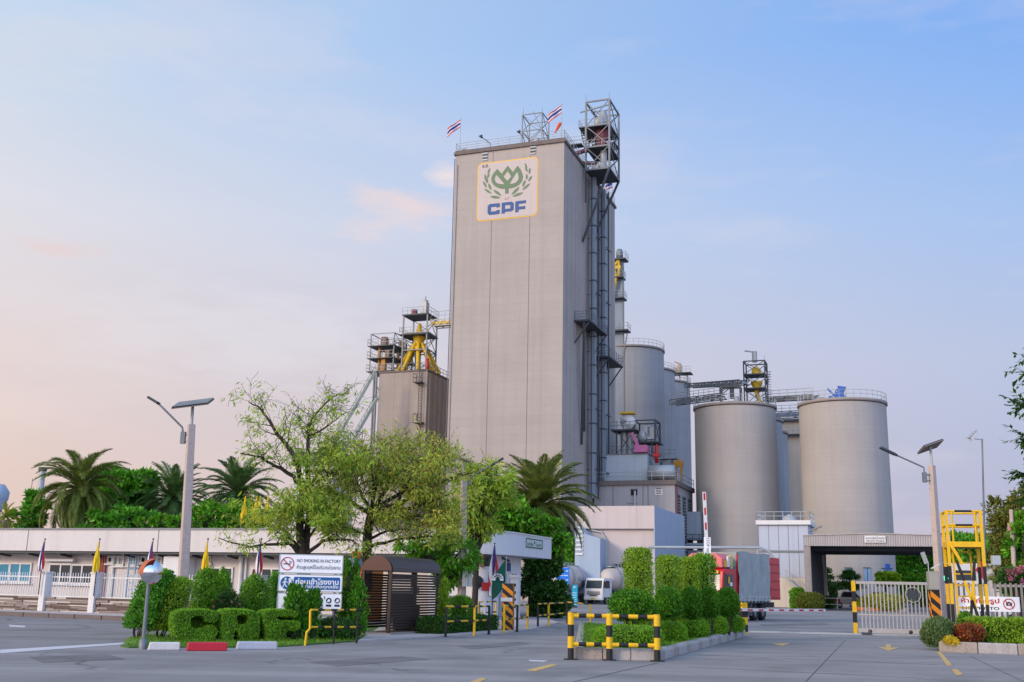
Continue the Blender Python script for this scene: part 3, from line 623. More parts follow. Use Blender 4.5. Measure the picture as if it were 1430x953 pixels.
d = MB(); d.box(.4, 1.3, -.6, .6, top+4.7, top+7.0); d.lathe([(.45, top+7), (.5, top+7.3), (.001, top+7.6)], 10, c=(.85, 0, 0)); d.tube((.85, 0, top+7.4), (.85, 0, top+8.1), .12); d.build('elevator_head', M_STEEL_L, r)
d = MB(); d.box(-.7, .1, -1.9, -1.3, top+4.7, top+5.5); d.build('motor', M_MAROON, r)
d = MB(); d.lathe([(.25, .1), (.28, .3), (.28, 1.9), (.1, 2.1)], 10, c=(2.6, -2.2, 0)); d.build('fire_drum', M_RED, r)
bz = FS.front(600, 450, 3.5)[1]; g_ = E('conveyor_bridge', 'pale truss conveyor bridge from the yellow distributor to the main tower', 'conveyor bridge', FS.w(ax+2.4, 3.5, bz), GRID)
d = MB(); Lb = 11
for q in (-1, 1):
    for z in (-.9, .1): d.bar((0, q, z), (Lb, q, z), .13)
    for k in range(9): d.bar((k*1.22, q, -.9), (k*1.22+1.22, q, .1), .08); d.bar((k*1.22, q, -.9), (k*1.22, q, .1), .08)
d.build('truss', M_STEEL_L, g_); d = MB(); d.box(0, Lb, -.95, .95, -.7, -.2); d.build('casing', M_YEL, g_); d = MB(); d.rail([(0, -1, .1), (Lb, -1, .1)], 1.3, 1.2, .04); d.build('railing', M_STEEL_L, g_)
# cantilevered steel frame on the left
for px0, px1, pt, y, lab, dz in ((518.5, 551, 467, .8, 'rust-stained steel frame with three decks overhanging the storage tower on its left', 6), (549, 566, 476, 6.5, 'second steel frame set back behind the yellow spouts on the storage tower', 1)):
    x0, zt = FS.front(px0, pt, y); x1 = FS.front(px1, pt, y)[0]; zb0 = FS.front(px0, 519, y)[1]
    r = E('deck_tower', lab, 'steel frame', FS.w(x0, y, 0), GRID); wL = x1-x0; zs = [zb0, zb0+(zt-zb0)*.35, zb0+(zt-zb0)*.68, zt]
    d = MB(); d.lattice(0, wL, 0, 4.2, zs, .15, .07, 'br'); d.build('frame', M_STEEL, r)
    for z in zs[:3]: d = MB(); d.box(-.4, wL, -.3, 4.2, z-.12, z); d.build('deck', M_STEEL_D, r); d = MB(); d.rail([(-.4, -.3, z), (wL, -.3, z)], 1.1, .9, .035); d.rail([(-.4, 4, z), (-.4, -.3, z)], 1.1, .9, .035); d.build('railing', M_STEEL_L, r)
    d = MB(); d.lathe([(.001, 0), (.6, 0), (.6, 1.1), (.001, 1.2)], 12, c=(wL*.4, 1.6, zs[2]+.6)); d.box(wL*.3, wL*.3+1.0, 1, 2, zs[2], zs[2]+1.5); d.box(wL*.55, wL*.55+.8, .6, 1.6, zs[1], zs[1]+1.4); d.build('machine', pm('rusty_casing', '#7c675c', .7, .3, 2, grime=.5), r)
    d = MB(); d.box(wL*.45, wL*.62, .2, 1, zs[0]+.1, zs[0]+2.3); d.lathe([(.25, zs[0]), (.25, zs[2])], 10, c=(wL*.3, .8, 0)); d.build('spout', pm('ochre_paint', '#a9762b', .6, .2, grime=.3), r)
    if dz > 3: d = MB(); d.bar((0, 0, zb0), (wL*.55, 0, zb0-4), .16); d.bar((wL*.3, 0, zb0), (wL*.3, 0, 0), .2); d.bar((wL*.48, 0, zb0), (wL*.48, 0, 0), .2); d.build('post', M_STEEL, r)
for (a, b_), lab in zip((((524, 519), (455, 640)), ((527, 556), (478, 640))), ('upper inclined conveyor tube sloping down from the left steel frame', 'lower inclined conveyor tube sloping down beside the storage tower')):
    p, q = W(a[0], a[1], 163), W(b_[0], b_[1], 160); r = E('inclined_conveyor', lab, 'conveyor', q, 0, 'inclined conveyor tubes')
    d = MB(); d.bar((0, 0, 0), p-q, .5, .45); d.build('casing', pm('pale_green_steel', '#97a297', .5, .1), r)
    d = MB(); v = (p-q); n_ = v.normalized()
    d.bar(Vector((0, 0, 1)), v+Vector((0, 0, 1)), .06); 
    for k in range(14): d.bar(v*(k/13), v*(k/13)+Vector((0, 0, 1)), .05)
    d.build('handrail', M_STEEL, r)
P = W(455, 700, 150); fb = Fr(P); x0, zt = fb.front(411, 632); r = E('loading_bin', 'dark roofed loading bin building behind the bare tree', 'bin building', fb.P, GRID)
d = MB(); d.box(x0, x0+6.5, 0, 6, 0, zt-1.8); d.build('wall', M_WHITE, r); d = MB(); d.box(x0-.2, x0+6.7, -.3, 6.3, zt-1.8, zt); d.build('upper_storey', pm('dark_cladding', '#57524f', .8, .15, 1, streak=.3), r)
d = MB(); d.lattice(x0+7.7, x0+9.6, 0, 2, [zt, zt+1.4, zt+2.8], .1, .06); d.build('frame', M_STEEL, r)

# ================================================================ silos
def silo(px, pxr, py, Y, label, m, Z=None, rail=True, group='round concrete silos'):
    c = W(px, py, Y); Rr = abs(W(pxr, py, Y).x-c.x); Z = Z or c.z
    r = E('grain_silo', label, 'silo', (c.x, c.y, 0), GRID, group)
    d = MB(); d.lathe([(Rr, 0), (Rr, Z-.5)], 96); d.build('wall', m, r)
    d = MB(); d.lathe([(Rr+.02, Z-.42), (Rr+.2, Z-.38), (Rr+.2, Z), (Rr-.1, Z+.05), (.001, Z+1.1)], 96); d.build('roof', pm('silo_rim', '#8d8680', .85, .2, 2, streak=.3), r)
    if rail:
        d = MB(); n = 40; R2 = Rr+.1
        for i in range(n):
            a0, a1 = 2*PI*i/n, 2*PI*(i+1)/n; p, q = Vector((R2*math.cos(a0), R2*math.sin(a0), Z)), Vector((R2*math.cos(a1), R2*math.sin(a1), Z))
            d.tube(p, p+Vector((0, 0, 1.1)), .04, n=5)
            for h in (1.1, .55): d.tube(p+Vector((0, 0, h)), q+Vector((0, 0, h)), .035, n=5)
        d.build('railing', M_STEEL_L, r)
    return r, c, Rr, Z
sA = silo(881, 926.5, 491, 195, 'tall concrete silo rising directly behind the main tower, nearest of the back row', M_SILO_B)
sB = silo(899, 942, 520, 212, 'tall concrete silo in the middle of the back row', M_SILO_B)
sC = silo(922, 963, 537, 225, 'tall concrete silo at the far right end of the back row', M_SILO_B)
sD = silo(1026, 1081.5, 570, 160, 'low round silo with yellow spouted steel frame on its roof', M_SILO)
sD2 = silo(1038, 1091, 592, 173, 'dark strip of silo seen just behind the yellow spouted one', M_SILO_B, Z=sD[3], rail=False)
sD3 = silo(1050, 1098, 609, 186, 'narrow sliver of silo farthest back in the low row', M_SILO_B, Z=sD[3], rail=False)
sE = silo(1175.5, 1234, 565, 151, 'low round silo at the right with a blue machine on its roof', M_SILO)
# windows and door at the foot of the right silo
def on_silo(S, px, py): 
    d = ray(px, py); c = S[1]; o = CAM; a = d.x*d.x+d.y*d.y; b2 = (o.x-c.x)*d.x+(o.y-c.y)*d.y; cc = (o.x-c.x)**2+(o.y-c.y)**2-S[2]**2
    t_ = (-b2-math.sqrt(max(0, b2*b2-a*cc)))/a; p = o+d*t_; return p, math.atan2(p.y-c.y, p.x-c.x)
M_PALEBL = pm('pale_blue_paint', '#7f9fba', .6, .1)
for px0, px1, py0, py1 in ((1181, 1189, 794.5, 812), (1207, 1215, 794.5, 812), (1231, 1237, 795, 806), (1242, 1246, 795, 806)):
    p, an = on_silo(sE, (px0+px1)/2, (py0+py1)/2); d = MB(); w_ = (px1-px0)*.1; h_ = (py1-py0)*.1
    d.box(-.12, .1, -w_/2, w_/2, -h_/2, h_/2); d.mi = 1; d.box(-.12, .16, -w_/2-.08, w_/2+.08, h_/2, h_/2+.1); d.box(-.12, .13, -.04, .04, -h_/2, h_/2)
    o = d.build('window', [M_PALEBL, M_STEEL_D], sE[0]); q = inv(sE[0]) @ p; o.location = q; o.rotation_euler = (0, 0, an-GRID)
p, an = on_silo(sE, 1239, 792); d = MB(); d.box(-.1, .12, -.45, .45, -.4, .4); o = d.build('sign_plate', M_BLUE, sE[0]); o.location = inv(sE[0]) @ p; o.rotation_euler = (0, 0, an-GRID)
# back silo head
p = W(949, 522, 222); r = E('silo_head', 'small machine head on railed decks above the back silo row', 'machine', p, GRID)
d = MB(); d.box(-2.2, 2.6, -1.5, 1.5, -.2, 0); d.box(-2.8, 1.2, -1.2, 1.2, -2.6, -2.4); d.build('deck', M_STEEL_D, r); d = MB(); d.rail([(-2.2, -1.5, 0), (2.6, -1.5, 0)], 1.2, 1, .05); d.rail([(-2.8, -1.2, -2.4), (2.2, -1.2, -2.4)], 1.2, 1, .05); d.build('railing', M_STEEL_L, r)
d = MB(); d.lathe([(.6, 0), (.6, 1.4), (.35, 2.1), (.001, 2.4)], 12); d.box(-1.3, -.6, -.5, .5, 0, 1.2); d.tube((0, 0, 2.2), (-1.1, 0, 2.6), .12); d.build('drum', pm('tan_steel', '#9a8672', .6, .15), r)
d = MB(); 
for x in (-1.6, 0, 1.6): d.bar((x, 0, -6), (x, 0, 0), .22)
d.build('post', M_STEEL, r)
# conveyor truss from the back row to the frame on the front silo
def truss(p, q, w, h, name, label, rail=True):
    p = Vector(p); q = Vector(q); L = (q-p).length; r = E(name, label, 'conveyor bridge', p, math.atan2(q.y-p.y, q.x-p.x)); dz = (q.z-p.z); Lh = math.hypot(q.x-p.x, q.y-p.y)
    P2 = lambda s, y, z: (Lh*s, y, dz*s+z); n = max(4, int(Lh/2.2)); d = MB()
    for y in (-w/2, w/2):
        for z in (0, h): d.bar(P2(0, y, z), P2(1, y, z), .16)
        for k in range(n): d.bar(P2(k/n, y, 0), P2(k/n, y, h), .12); d.bar(P2(k/n, y, 0 if k % 2 else h), P2((k+1)/n, y, h if k % 2 else 0), .1)
    d.build('truss', M_STEEL, r); d = MB(); a = [P2(0, -w*.3, h*.2), P2(1, -w*.3, h*.2)]; d.bar(P2(0, 0, h*.4), P2(1, 0, h*.4), w*.6, h*.4); d.build('casing', M_DUCT, r)
    if rail: d = MB(); d.rail([P2(0, -w/2, h), P2(1, -w/2, h)], 1.0, 1.6, .045); d.build('railing', M_STEEL_L, r)
    return r
truss(W(962, 542, 200), W(1040, 537.5, 163), 1.6, .75, 'truss_bridge', 'grey truss conveyor bridge running from the back silos to the yellow spouted frame', False)
truss(W(1070, 561, 166), W(1140, 557, 158), 1.4, .55, 'truss_bridge', 'slim railed conveyor bridge reaching towards the silo with the blue machine')
truss(W(940, 566, 190), W(1010, 557.5, 175), 1.4, .9, 'truss_bridge', 'low railed conveyor bridge passing behind the left rim of the front silo')
truss(W(1078, 584, 178), W(1125, 582, 178), 2, .9, 'truss_bridge', 'short dark truss bridge in the gap between the two front silos')
p = W(1040, 566, 164); zt = W(1040, 505, 164).z-p.z; wF = W(1067, 505, 164).x-p.x
r = E('spout_tower', 'braced steel tower with a yellow spout on the left front silo roof', 'steel frame', p, GRID)
d = MB(); d.lattice(0, wF, 0, 3, [0, zt*.38, zt*.7, zt], .2, .09, 'fbr'); d.build('frame', M_STEEL_D, r)
d = MB()
for z in (zt*.38, zt*.7): d.box(-.1, wF, -.2, 3, z-.12, z)
d.build('deck', M_STEEL_D, r)
d = MB(); d.lathe([(.9, zt*.38+1.2), (.9, zt*.5), (.3, zt*.36), (.3, zt*.2)], 12, c=(wF*.55, 1.2, 0)); d.path([(wF*.5, 1, zt*.34), (wF*.62, .8, zt*.2), (wF*.72, .6, 0)], .3); d.lathe([(.7, zt*.7), (.7, zt*.83), (.2, zt*.9)], 12, c=(wF*.55, 1.2, 0)); d.build('spout', M_YEL, r)
d = MB(); d.tube((wF*.5, 1, zt), (wF*.5, 1, zt+1.7), .4); d.tube((wF*.5, 1, zt+1.6), (wF*.5-1.5, 1, zt+1.9), .12); d.tube((wF, 0, zt), (wF, 0, zt+.8), .04); d.build('vent_pipe', M_STEEL_L, r)
d = MB()
for k in range(12): d.box(wF+.1, wF+.8, .2+k*.1, .4+k*.1, zt*.1+k*.42, zt*.1+k*.42+.06)
d.bar((wF+.1, 0, .4), (wF+.5, 1.5, zt*.75), .1); d.build('stair', M_STEEL, r)
p = W(1006.5, 567, 157); q = W(1033, 541, 157); r = E('portal_frame', 'dark portal frame carrying a motor on the left front silo roof', 'steel frame', p, GRID); wp, hp = q.x-p.x, q.z-p.z
d = MB()
for x in (0, wp):
    for y in (0, 1.4): d.bar((x, y, 0), (x, y, hp), .2)
for y in (0, 1.4): d.bar((0, y, hp), (wp, y, hp), .25); d.bar((0, y, hp-.9), (wp*.4, y, hp), .12)
d.build('frame', M_STEEL_D, r); d = MB(); d.box(wp*.45, wp*.65, .3, 1.0, hp-1.7, hp-.1); d.build('motor', M_STEEL_D, r); d = MB(); d.lathe([(.001, 1.5), (.4, 1.4), (.4, 0)], 10, c=(wp*.78, .6, 0)); d.build('vessel', M_STEEL_L, r)
# blue machine and boxes on the right silo
p = W(1173, 560, 149); r = E('blue_fan', 'bright blue fan housing standing on the right silo roof', 'machine', p, GRID)
d = MB(); d.box(-.6, .6, -.5, .5, 0, 1.2); d.lathe([(.75, -.4), (.75, .4)], 16, c=(.1, 0, 1.0), axis='y'); d.prism([(-.3, 1.2), (.5, 1.2), (.9, 1.9), (-.2, 2.1)], -.4, .4); d.build('housing', M_BLUE, r); d = MB(); d.tube((-.5, 0, .5), (-1.6, 0, 1.8), .12); d.box(-1.5, -.9, -.3, .3, 0, .7); d.build('duct', M_BLUE, r)
for px, lab in ((1204, 'small grey box on the silo roof right of the blue fan'), (1146, 'small grey box on the silo roof left of the blue fan')):
    p = W(px, 561, 148); d = MB(); d.box(-.45, .45, -.3, .3, 0, .5); d.box(-.5, .5, -.35, .35, .5, .56); tag(d.build('junction_box', M_STEEL_L, loc=p, rz=GRID, bevel=.02), lab, 'box')
P = W(1101, 700, 190); fc = Fr(P); x1 = fc.front(1113, 650)[0]; zt = fc.front(1098, 588)[1]
r = E('stair_tower', 'narrow pale stair tower seen in the gap between the two front silos', 'tower', fc.P, GRID); d = MB(); d.box(-.5, x1+1, 0, 3, 0, zt); d.build('wall', pm('pale_wall', '#cbb9a4', .8, .08, .8, streak=.3), r)
d = MB(); d.box(-1.2, x1+1.2, -.8, 3.2, zt-.2, zt+.2); d.build('ledge', M_STEEL_D, r); d = MB(); d.box(-1.4, x1+1.4, -1, 3.2, zt-2.8, zt-2.5); d.build('ledge', M_STEEL_D, r); d = MB(); d.rail([(-1.2, -.8, zt+.2), (x1+1.2, -.8, zt+.2)], 1.2, 1, .045); d.rail([(-1.4, -1, zt-2.5), (x1+1.4, -1, zt-2.5)], 1.2, 1, .045); d.build('railing', M_STEEL_L, r)

# ================================================================ annex in front of the tower's side
PB = W(913.5, 740, 124); FB = Fr(PB); zt = FB.front(913.5, 706.5)[1]; zm = FB.front(913.5, 738.5)[1]
ym = FT.side(827, 640)[0]; FM = Fr(FT.w(0, ym)); 
dB = FB.side(942.5, 740)[0]; xl = FB.front(805, 720)[0]
r = E('loading_annex', 'low beige rendered annex in front of the mill, with a plain parapet', 'annex', FB.P, GRID)
d = MB(); d.box(xl, 0, .5, dB+6, 0, zm); d.build('wall', M_BEIGE, r); d = MB(); d.box(xl-.1, .05, 0, dB+6, zm, zt); d.build('parapet', M_BEIGE, r)
d = MB(); d.box(-.06, .06, .02, dB+6, 0, zt-.05); d.build('side_wall', M_SKYB, r)  # shaded side of the beige annex, its blue shade put into the colour
x = FB.front(846, 760)[0]; d = MB(); d.path([(x, .3, 0), (x, .3, zm-1.3), (x-.6, .3, zm-.4), (x-2, .3, zm-.1)], .13); d.build('down_pipe', M_STEEL_L, r)
# lean-to with louvres
xa_, zz = FB.front(838, 752, -2.5); zb2 = FB.front(838, 768, -2.5)[1]; x8 = FB.front(803, 737, -2.5)[0]; z8 = FB.front(803, 732, -2.5)[1]
d = MB(); d.prism([(x8, 0), (xa_, 0), (xa_, zz), (xa_-1.6, z8-1.2), (x8, z8)], -2.5, .45); d.mi = 1
for k in range(7): d.box(x8+.1, xa_-2.0, -2.62, -2.5, zb2-.6+k*.5, zb2-.4+k*.5)
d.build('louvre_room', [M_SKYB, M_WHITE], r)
x = FM.front(942, 676)[0]; zM = FM.front(942, 677)[1]; XM = x; dM = FM.side(967, 688, x)[0]
r = E('process_building', 'grey concrete process building beside the main tower, flat roof with railing', 'building', FM.P, GRID)
d = MB(); d.box(.3, XM, 0, dM, 0, zM); d.build('wall', M_GREYW, r); d = MB(); d.box(.28, XM+.3, -.3, dM+.3, zM, zM+.65); d.build('roof_edge', M_ROOFE, r)
d = MB(); d.rail([(.3, -.2, zM+.65), (XM+.2, -.2, zM+.65), (XM+.2, dM, zM+.65)], 1.2, 1.6, .05); d.build('roof_railing', M_STEEL_L, r)
d = MB()
for px in (856, 898, 905): q = FM.front(px, 690)[0]; d.box(q-.05, q+.05, -.02, .05, 0, zM)
d.build('wall_seam', M_SEAM, r)
x0, z0 = FM.front(881, 692); x1, z1 = FM.front(890, 684); d = MB(); d.box(x0, x1, -.06, .05, z0, z1); d.mi = 1; d.box(x0-.1, x1+.1, -.12, 0, z1, z1+.12); d.build('window', [M_DARK, M_STEEL], r)
d = MB(); d.tube((x1-.3, -.25, 3), (x1-.3, -.25, z0+.6), .16); d.path([(x0-.4, -.3, z0-1), (x1, -.3, z0-1)], .07); d.build('pipe', M_STEEL_L, r)
x0, z0 = FM.front(915, 691.5); x1, z1 = FM.front(925, 683); d = MB(); d.box(x0, x1, -.08, .05, z0, z1); d.mi = 1
for k in range(4): d.box(x0+.12, x1-.12, -.12, -.08, z0+.15+k*.22, z0+.25+k*.22)
d.build('louvre_vent', [M_WHITE, M_STEEL_D], r)
# windows, ducts and shafts along its shaded side
for i in range(3):
    y = dM*(.12+.3*i); d = MB(); d.box(XM-.02, XM+.1, y, y+dM*.14, zM*.30, zM-1.2); d.mi = 1
    for k in range(22): d.box(XM+.1, XM+.2, y+.1, y+dM*.14-.1, zM*.30+.2+k*(zM*.7-1.6)/22, zM*.30+.32+k*(zM*.7-1.6)/22)
    d.build('louvre_window', [M_STEEL_D, M_STEEL_L], r)
d = MB(); d.tube((XM+.25, .3, 0), (XM+.25, .3, zM), .12); d.build('fire_pipe', M_MAROON, r)
d = MB(); d.box(XM+.2, XM+2.2, dM*.55, dM*.8, zM*.55, zM*.8); d.box(XM+.2, XM+3, dM*.5, dM*.95, zM*.5, zM*.52); d.box(XM+.2, XM+2.6, dM*.6, dM*.95, zM*.2, zM*.46); d.build('machine_box', M_DUCT, r)
d = MB(); d.rail([(XM+.2, dM*.5, zM*.52), (XM+3, dM*.5, zM*.52), (XM+3, dM*.95, zM*.52)], 1.2, 1, .05); d.bar((XM+3, dM*.9, zM*.5), (XM+.2, dM*.9, zM*.2), .2); d.build('platform_railing', M_STEEL_D, r)
# white upper block
y2 = 3.0; zW = FM.front(904, 634.5, y2)[1]; xW = FM.front(904, 640, y2)[0]; dW = max(4, FM.side(921, 650, xW)[0]-y2)
r = E('roof_block', 'pale blue-white upper block on the roof of the process building', 'building', FM.w(0, y2), GRID)
d = MB(); d.box(.35, xW, 0, dW, zM+.65, zW); d.build('wall', pm('block_white', '#a7b0b5', .65, .06, .7, streak=.18), r); d = MB(); d.box(.33, xW+.1, -.1, dW+.1, zW, zW+.15); d.build('roof_edge', M_STEEL, r)
d = MB(); d.rail([(.4, 0, zW+.15), (xW, 0, zW+.15), (xW, dW, zW+.15)], 1.1, 1.3, .045); d.build('railing', M_STEEL, r)
d = MB()
for k in range(3): d.box(xW-.02, xW+.06, dW*.2+k*1.1, dW*.2+.45+k*1.1, zW-3+k*.1, zW-2.5+k*.1)
d.build('window', M_DARK, r)
x0, _ = FM.front(911, 660, y2-1.5); z0 = zM+.65; d = MB(); d.lathe([(.001, 0), (1.05, 0), (1.05, 3.6), (.001, 3.6)], 18, c=(xW+.5, 1.2, z0+1.3), axis='x'); tag(d.build('cylinder_tank', M_STEEL_L, loc=FM.w(0, y2-2), rz=GRID), 'fat horizontal grey duct on the process building roof beside the white block', 'duct')
# machine deck on top of it
x0 = FM.front(861, 630, y2+1)[0]; x1 = FM.front(886, 630, y2+1)[0]; zd = FM.front(870, 602, y2+1)[1]; zt2 = FM.front(870, 580, y2+1)[1]
r = E('dust_filter', 'white drum machine on a steel deck above the white roof block', 'machine', FM.w(x0, y2+1, zW+.15), GRID); w_ = x1-x0; h_ = zd-zW-.15
d = MB(); d.lattice(0, w_, 0, 3, [0, h_], .22, .1, 'fb'); d.build('frame', M_STEEL_D, r); d = MB(); d.box(-.8, w_+.4, -.5, 3.3, h_, h_+.2); d.build('deck', M_STEEL_D, r); d = MB(); d.rail([(-.8, -.5, h_+.2), (w_+.4, -.5, h_+.2)], 1.1, 1, .045); d.build('railing', M_STEEL, r)
d = MB(); d.lathe([(.001, 0), (1.1, 0), (1.1, 1.3), (.001, 1.3)], 20, c=(w_*.55, .6, h_+1.4), axis='y'); d.box(.1, w_*.5, .6, 2, h_+.2, h_+1.8); d.build('drum', M_WHITE, r); d = MB(); d.box(w_*.15, w_*.95, .2, 2, h_+2.6, h_+2.85); d.build('cover', M_YEL, r)
d = MB()
for q in (.3, .62): d.lathe([(.45, 0), (.45, h_)], 12, c=(w_*q, 1.4, 0))
d.build('duct', M_STEEL_L, r)
x0 = FM.front(886, 630, y2+2)[0]; x1 = FM.front(915, 630, y2+2)[0]; zA = FM.front(890, 617, y2+2)[1]; zB = FM.front(890, 587.5, y2+2)[1]
r = E('fan_frame_tower', 'black framed cage of grey fan ducts right of the white drum machine', 'machine', FM.w(x0, y2+2, zA), GRID); w_ = x1-x0; h_ = zB-zA
d = MB(); d.lattice(0, w_, 0, 3.4, [0, h_], .22, .08, 'r'); 
for x in (.5, w_-.5): d.bar((x, .4, 0), (x, .4, zW-zA), .2); d.bar((x, 3, 0), (x, 3, zW-zA), .2)
d.build('frame', M_STEEL_D, r); d = MB(); d.box(-.2, w_+.4, -.2, 3.6, -.2, 0); d.build('deck', M_STEEL_D, r); d = MB(); d.lathe([(.001, -.4), (.8, -.4), (.8, .4), (.001, .4)], 16, c=(1.0, 1, .9), axis='y'); d.box(1.4, 2.2, .6, 1.6, .8, 2.4); d.box(w_-1.3, w_-.3, .6, 1.6, .4, 2.2); d.build('fan_duct', M_STEEL_L, r)
x0, z0 = FM.front(885, 630, y2-.6); r = E('pink_hopper', 'bright pink hopper with a sloping pink chute on the white block roof', 'hopper', FM.w(x0, y2-.6, zW+.15), GRID)
d = MB(); d.prism([(0, .1), (1.9, .1), (2.1, .9), (1.8, 1.15), (.1, 1.1)], 0, 1.2); d.build('bin', M_PINK, r); d = MB(); d.bar((.5, .6, 1.1), (-.4, .6, 3.0), .4, .35); d.build('chute', M_PINK, r)
x0, z0 = FM.front(917, 632, y2+1); d = MB(); d.lathe([(.001, 0), (.3, 0), (.3, 2.2), (.15, 2.6), (.001, 2.7)], 12); d.box(-.5, .5, -.3, .3, .9, 1.3); tag(d.build('red_vessel', M_RED, loc=FM.w(x0, y2+1, z0-1.5), rz=GRID), 'small red vessel behind the railing right of the pink hopper', 'vessel')
xs_, zs0 = FM.front(921, 662, y2+1); r = E('outside_stair', 'steep steel stair tower beside the white roof block', 'stair', FM.w(xs_, y2+1, zM+.65), GRID)
d = MB(); hS = FM.front(921, 640, y2+1)[1]-zM-.65; d.lattice(0, 1.6, 0, 1.6, [0, hS*.5, hS], .1, .06); d.build('frame', M_STEEL, r); d = MB()
for k in range(12): d.box(.2, 1.4, .1+k*.12, .35+k*.12, hS*k/12, hS*k/12+.05)
d.build('tread', M_STEEL_L, r); d = MB(); d.rail([(-1, -.2, hS), (2.4, -.2, hS)], 1.2, .9, .04); d.box(-1, 2.4, -.2, 1.8, hS-.12, hS); d.build('landing', M_STEEL, r)
x0, z0 = FM.front(953, 672, dM*.5); q = FM.w(XM-.9, dM*.55, zM+.65); r = E('yellow_hoist', 'ochre yellow hoist frame on the far edge of the process building roof', 'hoist', q, GRID)
d = MB(); d.box(-.5, -.25, -.2, .2, 0, 3); d.box(.3, .6, -.2, .2, 0, 3); d.prism([(-.9, 2.6), (.7, 2.6), (.7, 3.5), (-.1, 3.7), (-.9, 3.1)], -.25, .25); d.build('frame', pm('ochre_paint', '#a9762b'), r)

# ================================================================ pale shed and its stair between the silos
PS = W(1130, 780, 128); FH = Fr(PS); zS = FH.front(1130, 733)[1]; xS = FH.front(1061, 780)[0]; zr = FH.front(1130, 727)[1]
r = E('pale_shed', 'pale blue-white panelled shed with roof railing between the front silos', 'shed', FH.P, GRID)
d = MB(); d.box(xS, 0, 0, 7, 0, zS*.36); d.build('lower_wall', pm('lower_wall_cream', '#c3b9ab', .7, .07, streak=.25), r)
d = MB(); d.box(xS, 0, -.05, 7, zS*.36, zS); d.mi = 1
for k in range(1, 5): q = xS*(k/5); d.box(q-.03, q+.03, -.065, 0, zS*.36, zS)
d.box(xS-.05, .1, -.14, 0, zS*.66, zS*.685); d.build('wall', [pm('shed_blue_white', '#a9b0bd', .6, .05, .7, streak=.15), M_STEEL], r)
d = MB(); d.box(xS-.3, .35, -.4, 7.3, zS, zr); d.build('roof', M_WHITE, r); d = MB(); d.rail([(xS, 5, zr), (xS-.2, -.3, zr), (.3, -.3, zr), (.3, 6, zr)], 1.0, 1.1, .045); d.build('railing', M_STEEL_L, r)
d = MB(); d.lathe([(.9, 0), (.75, .5), (.001, .9)], 14, c=(xS*.4, 2, zr)); d.build('roof_vent', M_STEEL_L, r)
d = MB(); a0 = (xS*.46, -.5, zS*.34); a1 = (.9, -.5, .3)
for y in (-.3, -1.0): d.bar((a0[0], y, a0[2]), (a1[0], y, a1[2]), .2, .25)
for k in range(16): q = k/15; d.box(a0[0]+(a1[0]-a0[0])*q-.15, a0[0]+(a1[0]-a0[0])*q+.15, -1, -.3, a0[2]+(a1[2]-a0[2])*q, a0[2]+(a1[2]-a0[2])*q+.05)
d.rail([(a0[0], -1, a0[2]), (a1[0], -1, a1[2])], 1.0, 1, .035); d.build('stair', M_STEEL_L, r)
d = MB(); d.bar((.1, -.2, zS-.8), (1.6, -.4, zS-.2), .5, .12); d.bar((0, -.1, zS-1.6), (1.0, -.3, zS-.6), .08); d.build('awning', M_STEEL, r)
# overhead pipe run
q0, q1 = W(905, 764.5, 100), W(1061, 765, 100); r = E('overhead_pipe', 'thin grey overhead pipe crossing behind the red truck on posts', 'pipe', (q0.x, q0.y, 0), math.atan2(q1.y-q0.y, q1.x-q0.x)); L = (q1-q0).xy.length
d = MB(); d.path([(0, 0, q0.z), (L, 0, q1.z), (L+.8, 0, q1.z-.3), (L+1.3, 0, q1.z-1)], .13); d.build('pipe', M_STEEL_L, r)
for s_ in (.02, .5, .98): d = MB(); d.tube((L*s_, 0, 0), (L*s_, 0, q0.z), .09); d.build('post', M_STEEL_L, r)
# ================================================================ truck scale canopy
M_CORR = pm('corrugated_grey', '#a5a09d', .5, .1, .8, streak=.25, metal=.1); M_BLK = pm('black_paint', '#1b1b1d', .6, .3, 4); M_YB = pm('traffic_yellow', '#dcae10', .55, .14, 2.5, grime=.6); M_AMBER = pm('amber_paint', '#d98516', .6, .15, 2.5, grime=.5)
PC = W(1126.5, 763, 110); FC = Fr(PC); zc0 = FC.front(1200, 763)[1]; xc = FC.front(1323, 763)[0]; zpk = FC.front(1222, 745.5)[1]; ze = FC.front(1127, 748.5)[1]; DC = 21
r = E('truck_scale_canopy', 'wide corrugated canopy over the truck scale, open front and back, with a name sign', 'canopy', FC.P, GRID)
d = MB(); n = 60
vs = []
for i in range(n*2+1):
    u = i/(2*n); x = -.3+(xc+.6)*u; zt = ze+(zpk-ze)*(1-abs(2*u-1)); vs += [(x, -.05 if i % 2 else -.13, zc0), (x, -.05 if i % 2 else -.13, zt)]
d.add(vs, [(2*i, 2*i+2, 2*i+3, 2*i+1) for i in range(2*n)]); d.build('fascia', M_CORR, r)
d = MB(); d.prism([(-.3, zc0+.3), (xc+.3, zc0+.3), (xc+.3, ze-.02), (xc/2, zpk-.02), (-.3, ze-.02)], 0, DC); d.prism([(-.35, ze), (xc/2, zpk), (xc+.35, ze), (xc+.35, ze+.08), (xc/2, zpk+.08), (-.35, ze+.08)], -.2, DC+.2); d.build('roof', M_CORR, r)
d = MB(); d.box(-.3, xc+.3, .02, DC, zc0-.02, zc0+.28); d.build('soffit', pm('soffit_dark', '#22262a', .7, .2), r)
d = MB(); d.box(-.3, .35, -.1, .4, 0, zc0-.03); d.build('column', pm('stained_column', '#8d8580', .8, .3, 1.5, streak=.5, grime=.5), r)
d = MB(); d.box(-.2, .1, .42, DC-.4, 0, zc0-.03); d.mi = 1
for k in range(9): d.box(.1, .22, 1.5+k*2.1, 1.7+k*2.1, 0, zc0-.03)
d.build('side_wall', [pm('wall_slate', '#4c525a', .7, .2), M_STEEL_D], r)
